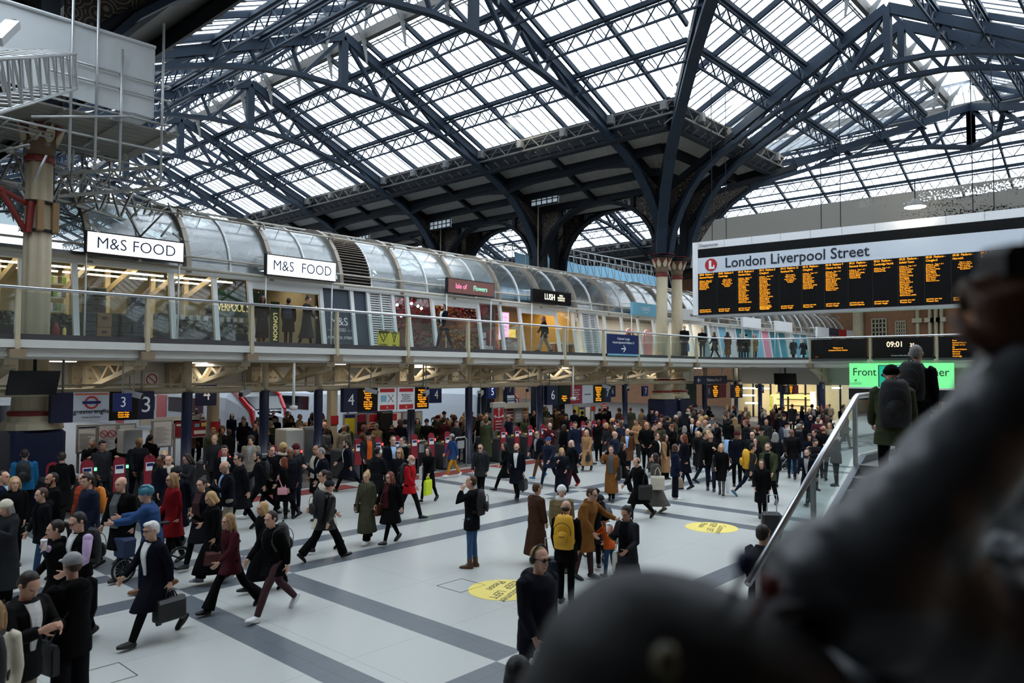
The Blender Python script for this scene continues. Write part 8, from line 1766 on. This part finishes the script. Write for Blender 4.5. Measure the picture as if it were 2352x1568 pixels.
# ---- folding bicycle
def wheel(t, c, ax, r, nm='wheel'):
    e = ax.cross(Vector((0, 0, 1))).normalized(); q = lambda a, rr: c+e*(rr*cos(a))+Vector((0, 0, rr*sin(a)))
    w_ = MB().tube([q(2*pi*i/28, r) for i in range(28)], .022, 8, True).build(nm, BLACKM, t, True)
    MB().tube([q(2*pi*i/28, r-.025) for i in range(28)], .01, 6, True).build('rim', ALU, w_, True)
    m = MB(); [m.tube([c, q(2*pi*i/14, r-.02)], .002, 4) for i in range(14)]; m.build('spokes', ALU, w_); MB().tube([c-ax*.05, c+ax*.05], .022, 8).build('hub', BLACKM, w_)
A, B = at(283, 1338, Z=0), at(402, 1311, Z=0); A.z = B.z = 0; d = (B-A).normalized(); ax = Vector((-d.y, d.x, 0)); r = .2
B = A+d*1.05
t = thing('folding_bicycle', A, 'small wheeled folding bicycle with a navy front bag pushed by the helmeted cyclist', 'bicycle')
wheel(t, A+Vector((0, 0, r+.022)), ax, r); wheel(t, B+Vector((0, 0, r+.022)), ax, r)
BIK = mat('bicycle_black', rgb(24, 26, 30), .35, .3); P = lambda u, z: A+d*u+Vector((0, 0, z))
m = MB(); m.tube([P(.0, .22), P(.1, .5), P(.14, .62)], .016, 8); m.tube([P(.12, .46), P(.45, .38), P(.78, .36)], .024, 8); m.tube([P(.78, .36), P(1.05, .22)], .016, 8); m.tube([P(.78, .34), P(.72, .6), P(.68, .92)], .018, 8); m.tube([P(.62, .28), P(.78, .36)], .016, 8); m.build('frame', BIK, t, True)
m = MB(); m.tube([P(.14, .6), P(.2, 1.05)], .016, 8); m.tube([P(.2, 1.05)-ax*.26, P(.18, 1.05), P(.2, 1.05)+ax*.26], .014, 8); m.build('handlebar', BIK, t, True)
m = MB(); m.rings([ell(P(u, .93), w_, .03, 12, ax, Vector((0, 0, 1))) for u, w_ in ((.55, .02), (.62, .035), (.72, .07), (.8, .075))]); m.build('saddle', BLACKM, t, True)
m = MB(); c = P(.02, .62); m.rings([[tuple(c+d*(x*q)+ax*(y*q)+Vector((0, 0, z))) for x, y in ((-.13, -.19), (.1, -.19), (.1, .19), (-.13, .19))] for z, q in ((-.16, .85), (.14, 1), (.17, .9))]); m.build('front_bag', mat('navy_canvas', rgb(36, 50, 84), .7), t)
m = MB(); c = P(.62, .28); m.tube([c+ax*.05-ax*.1, c+ax*.05], .012, 6); m.tube([c+ax*.06+d*(.09*cos(a))+Vector((0, 0, .09*sin(a))) for a in [2*pi*i/18 for i in range(18)]], .008, 5, True); m.tube([c, c+Vector((.0, 0, -.15))+ax*.07], .01, 6); m.build('chainset', BLACKM, t)
m = MB(); e = ax.cross(Vector((0, 0, 1))); m.strip([A+e*(.245*cos(a))+Vector((0, 0, .22+.245*sin(a)))-ax*.025 for a in [radians(20+14*i) for i in range(10)]], [A+e*(.245*cos(a))+Vector((0, 0, .22+.245*sin(a)))+ax*.025 for a in [radians(20+14*i) for i in range(10)]], (0, 0, .004)); m.build('mudguard', BLACKM, t)
# ---- pushchairs and suitcases
def pushchair(px, py, ang, m, label, hood):
    p = at(px, py, Z=0); t = thing('pushchair', (p.x, p.y, 0), label, 'pushchair', 'pushchairs'); f = Vector((cos(ang), sin(ang), 0)); s = Vector((-f.y, f.x, 0)); P = lambda u, v, z: Vector((p.x, p.y, 0))+f*u+s*v+Vector((0, 0, z))
    for u, v in ((.34, .22), (.34, -.22), (-.3, .26), (-.3, -.26)):
        r = .09 if u > 0 else .13; MB().tube([P(u+r*cos(a)*.86, v, r+.015+r*sin(a)*.86) for a in [2*pi*i/16 for i in range(16)]], .022, 6, True).build('wheel', BLACKM, t, True)
    q = MB()
    for v in (.24, -.24): q.tube([P(.34, v*.92, .1), P(0, v, .5), P(-.42, v, 1.02)], .014, 6); q.tube([P(-.3, v, .14), P(.05, v, .55)], .014, 6)
    q.tube([P(-.42, .24, 1.02), P(-.46, 0, 1.03), P(-.42, -.24, 1.02)], .018, 8); q.build('frame', ALU, t, True)
    q = MB(); q.rings([[P(u, b, z) for u, z, b in ((x0, zz, -w_), (x1, zz2, -w_), (x1, zz2, w_), (x0, zz, w_))] for x0, zz, x1, zz2, w_ in ((-.14, .38, .3, .36, .2), (-.2, .52, .28, .48, .22))]); q.build('seat', m, t)
    q = MB(); q.strip([P(-.18, -.21, .45), P(-.34, -.21, .9)], [P(-.18, .21, .45), P(-.34, .21, .9)], (0, 0, .05)); q.build('backrest', m, t)
    q = MB(); A_ = [[P(-.32+.26*sin(a)*1.1, v, .82+.24*cos(a)) for v in (-.23, .23)] for a in [radians(-40+20*i) for i in range(8)]]; q.strip([a[0] for a in A_], [a[1] for a in A_], f*.01); q.build('hood', hood, t)
    MB().box(p.x-.15, p.x+.15, p.y-.15, p.y+.15, .16, .3).build('basket', BLACKM, t)
    return P
P = pushchair(1388, 1285, atan2(-at(1388, 1285, Z=0).y, -at(1388, 1285, Z=0).x)+.6, mat('pushchair_grey', rgb(70, 72, 76), .8), 'grey pushchair in the family group', mat('pushchair_grey', rgb(70, 72, 76), .8))
pushchair(1798, 1082, 2.6, BLACKM, 'black pushchair beside the small teal clad child', BLACKM)
k = P_('kid4|1400|1170|h|-60|sit|0.98|b=c top=jp:yellow leg=slim:grey hair=bobble:black', 'toddler in yellow with a black bobble hat sitting in the grey pushchair'); q = P(-.02, 0, 0); k.p = Vector((q.x, q.y, .33)); k.M = Matrix.Translation(k.p) @ Matrix.Rotation(k.ang, 4, 'Z') @ Matrix.Scale(k.sc, 4); fuse_all_again = True
_REQ = {a: b for a, b in _REQ.items() if a not in _DONE}; fuse_all(); k.M = k.M @ Matrix.Translation((0, 0, -(k.R.hz-.1)+.18)); k.make()
def suitcase(px, py, ang, m, label, zh):
    p = at(px, py, Z=0); t = thing('suitcase', (p.x, p.y, 0), label, 'suitcase', 'suitcases'); R_ = Matrix.Translation((p.x, p.y, 0)) @ Matrix.Rotation(ang, 4, 'Z')
    def B(mb, nm, mt): mb.v = [tuple(R_ @ Vector(v)) for v in mb.v]; return mb.build(nm, mt, t)
    q = MB().rbox(0, 0, .36, .25, .42, .6, .05); B(q, 'shell', m)
    q = MB()
    for i in range(5): q.box(.12, .135, -.16+.075*i, -.145+.075*i, .1, .62)
    B(q, 'ridge', m)
    for x, y in ((.09, .16), (.09, -.16), (-.09, .16), (-.09, -.16)): B(MB().tube([(x-.015, y, .03), (x+.015, y, .03)], .03, 10), 'wheel', BLACKM)
    q = MB(); q.tube([(-.08, .1, .64), (-.08, .1, zh), (-.08, -.1, zh), (-.08, -.1, .64)], .012, 6); B(q, 'handle', ALU)
suitcase(1262, 1372, 1.0, mat('suitcase_navy', rgb(36, 44, 60), .4), 'dark blue suitcase standing beside the yellow backpack', 1.0)
suitcase(1772, 1245, .6, mat('suitcase_black', rgb(22, 22, 24), .4), 'black suitcase trailing behind the long haired person in black', 1.05)
p = at(1905, 960, X=27)
m = MB(); x, y = xat(1885, 19), 19.
for a, b in ((-.5, .1), (.55, .1)): m.beam((x+a, y-.3+b, 0), (x+a, y-.3+b, 1.5), .06, .06)
tag(m.build('orange_frame', mat('safety_orange', rgb(226, 84, 34), .6)), 'orange safety frame round the thick blue post at the right', 'barrier')
# ------------------------------------------------------------------ the photographer standing close by on the landing, leaning over the rail with a raised camera
W = lambda px, py, d: CAM+ray(px, py)*d
JK = mat('dark_leather_jacket', rgb(54, 56, 60), .42, 0, .25, 5, .8, .6, bscale=9)
sh, el_, wr_, hc = W(2360, 1480, .84), W(1965, 1350, .8), W(2392, 850, .86), W(2305, 635, .88)
hip, sc_ = W(1690, 1730, .95), W(2420, 1400, .97); sh2 = sc_+(sc_-sh)*.95; hd_ = W(2440, 960, 1.02); nk = sc_.lerp(hd_, .4)
el2 = sh2+RGT*-.1+FWD*.14+Vector((0, 0, -.2)); wr2 = hc+RGT*.13+Vector((0, 0, -.07)); kn1, kn2 = hip+RGT*.02-FWD*.08+Vector((0, 0, -.44)), hip+RGT*.06+FWD*.1+Vector((0, 0, -.44))
ZL = 2.15; an1, an2 = Vector((kn1.x-.02, kn1.y, ZL+.08)), Vector((kn2.x, kn2.y, ZL+.08))
ax_ = (sc_-hip).normalized(); sd_ = (sh2-sh).normalized(); fr_ = ax_.cross(sd_)
def trunk(m, o): m.rings([ell(hip.lerp(sc_, t)+ax_*e, rx+o, ry+o, 16, fr_, sd_) for t, e, rx, ry in ((0, -.1, .1, .14), (0, 0, .12, .165), (.35, 0, .105, .15), (.7, 0, .12, .17), (.95, 0, .11, .18), (1, .06, .06, .09))])
def fore_skin():
    m = MB(); trunk(m, 0); m.tube([sc_, nk, hd_], [.07, .055, .055], 12); m.ball(tuple(hd_), (.085, .085, .115), 16, 12)
    for a, b, c, h in ((sh, el_, wr_, hc), (sh2, el2, wr2, wr2+Vector((0, 0, .09))-RGT*.03)):
        m.tube([a, a.lerp(b, .5), b, b.lerp(c, .4), c], [.055, .048, .04, .04, .028], 12); d = (h-c).normalized(); t = d.cross(FWD).normalized(); n = t.cross(d)
        m.rings([ell(c+d*q, x, y, 10, t, n) for q, x, y in ((0, .026, .022), (.04, .04, .022), (.09, .045, .02), (.1, .04, .016))])
        for k in range(4):
            o = .033-.022*k; q0 = c+d*.085+t*o; q1 = q0+d*.035+n*.02; q2 = q1+n*.03-d*.005+RGT*.01; q3 = q2+n*.012-d*.025; m.tube([q0, q1, q2, q3], [.0115, .011, .0105, .009], 7)
        q0 = c+d*.03+t*.035; m.tube([q0, q0+d*.03+t*.025+n*.01, q0+d*.06+t*.02+n*.03], [.014, .012, .01], 7)
    for k, a in ((kn1, an1), (kn2, an2)): m.tube([hip.lerp(k, .05), hip.lerp(k, .5), k, a], [.085, .075, .055, .04], 12); m.rings([ell(Vector((a.x, a.y, ZL+.045))+RGT*u, .04*w_, .04*w_, 10, Vector((0, 0, 1)), FWD) for u, w_ in ((-.07, .5), (0, 1), (.1, .95), (.18, .5))])
    return m
def fore_jacket():
    m = MB(); trunk(m, .028); R_ = random.Random(2)
    for a, b, c in ((sh, el_, wr_), (sh2, el2, wr2)):
        P_s = []; rs = []
        for t in range(9): P_s.append(a.lerp(b, t/9)); rs.append(.088-.012*t/9+.007*sin(t*2.6))
        for t in range(11): P_s.append(b.lerp(c, t/10)); rs.append(.084-.031*sqrt(t/10)+.006*sin(t*2.4+1))
        m.tube(P_s, rs, 16)
    m.tube([W(1790, 1350, .8), W(1870, 1330, .8), el_, el_.lerp(wr_, .2)], [.045, .07, .08, .07], 14)
    m.tube([nk+fr_*.07, nk+sd_*.08, nk-fr_*.07, nk-sd_*.08], .03, 8, True); return m
def fore_trousers():
    m = MB(); m.rings([ell(hip+ax_*e, .13, .17, 14, fr_, sd_) for e in (-.11, 0, .1)])
    for k, a in ((kn1, an1), (kn2, an2)): m.tube([hip.lerp(k, .05), hip.lerp(k, .5), k, a+Vector((0, 0, .03))], [.105, .095, .075, .065], 12)
    return m
def fore_shoes():
    m = MB()
    for a in (an1, an2): m.rings([ell(Vector((a.x, a.y, ZL+.052))+RGT*u, .048*w_, .05*w_, 10, Vector((0, 0, 1)), FWD) for u, w_ in ((-.08, .5), (0, 1), (.1, .95), (.2, .5))])
    return m
bagc = W(1570, 1700, .74)
def fore_bag():
    m = MB(); u1 = (ax_*.5+Vector((0, 0, .9))).normalized(); s1 = (RGT-u1*RGT.dot(u1)).normalized(); f1 = s1.cross(u1)
    m.rings([ell(bagc+u1*z, a*(1+.0), b, 20, s1, f1) for z, a, b in ((-.24, .11, .07), (-.2, .16, .1), (-.05, .175, .12), (.06, .17, .11), (.115, .14, .09), (.14, .1, .06), (.152, .05, .03))]); return m
_REQ = {('f1',): (fore_skin, .0075, 3), ('f2',): (fore_jacket, .012, 5), ('f3',): (fore_trousers, .012, 4), ('f4',): (fore_shoes, .012, 3), ('f5',): (fore_bag, .012, 6)}; fuse_all()
b = bpy.data.objects.new('person', _DONE[('f1',)]); COL.objects.link(b); b.material_slots[0].link = 'OBJECT'; b.material_slots[0].material = skin('d'); tag(b, 'blurred close up person in a dark leather jacket raising a black camera over the rail', 'person')
child('jacket', _DONE[('f2',)], JK, b); child('trousers', _DONE[('f3',)], cloth('black'), b); child('shoe', _DONE[('f4',)], shoem('black'), b)
hm = MB(); hm.ball(tuple(hd_+Vector((0, 0, .03))-RGT*.02), (.1, .1, .11), 16, 10); o = hm.build('hair', hairm('black'), None, True); o.parent = b
t = bpy.data.objects.new('rucksack', None); COL.objects.link(t); tag(t, 'blurred black rucksack filling the bottom edge below the dark sleeve', 'backpack'); o = child('bag_body', _DONE[('f5',)], mat('rucksack_nylon', rgb(22, 22, 24), .6, 0, .2, 8, .3), t)
for px, py, d, s, m, nm in ((1712, 1292, .72, .012, mat('blue_tag', rgb(24, 36, 78), .5), 'blue_tag'), (1770, 1345, .7, .011, mat('red_tag', rgb(96, 14, 20), .5), 'red_tag'), (1530, 1520, .6, .012, mat('yellow_tag', rgb(70, 62, 14), .5), 'yellow_tag')):
    c = W(px, py, d); q = MB(); q.ball(tuple(c), (s, s, s*1.2), 10, 7); q.tube([c, c.lerp(bagc, .3)], .004, 5); q.build(nm, m, None, True).parent = t
m = MB(); m.poly([bagc+Vector((0, 0, .12)), bagc.lerp(sh, .5)+Vector((0, 0, .1)), sh+Vector((0, 0, .06))], .05, .012); m.build('strap', NYL).parent = t
cb = hc+RGT*.075+FWD*.03; t = thing('camera', cb, 'blurred black camera gripped by the close up person at the right edge', 'camera')
q = MB(); q.rings([[tuple(cb+RGT*x+UPV*z+FWD*y) for x, z in ((-.065, -.04), (.07, -.04), (.075, -.03), (.075, .03), (.04, .04), (.03, .058), (-.005, .058), (-.015, .04), (-.06, .04), (-.07, .03), (-.07, -.03))] for y in (-.025, .03)]); q.build('camera_body', BLACKM, t)
q = MB(); q.tube([cb+FWD*.03, cb+FWD*.1], .034, 16); q.build('lens_barrel', BLACKM, t, True)
bake_texts()
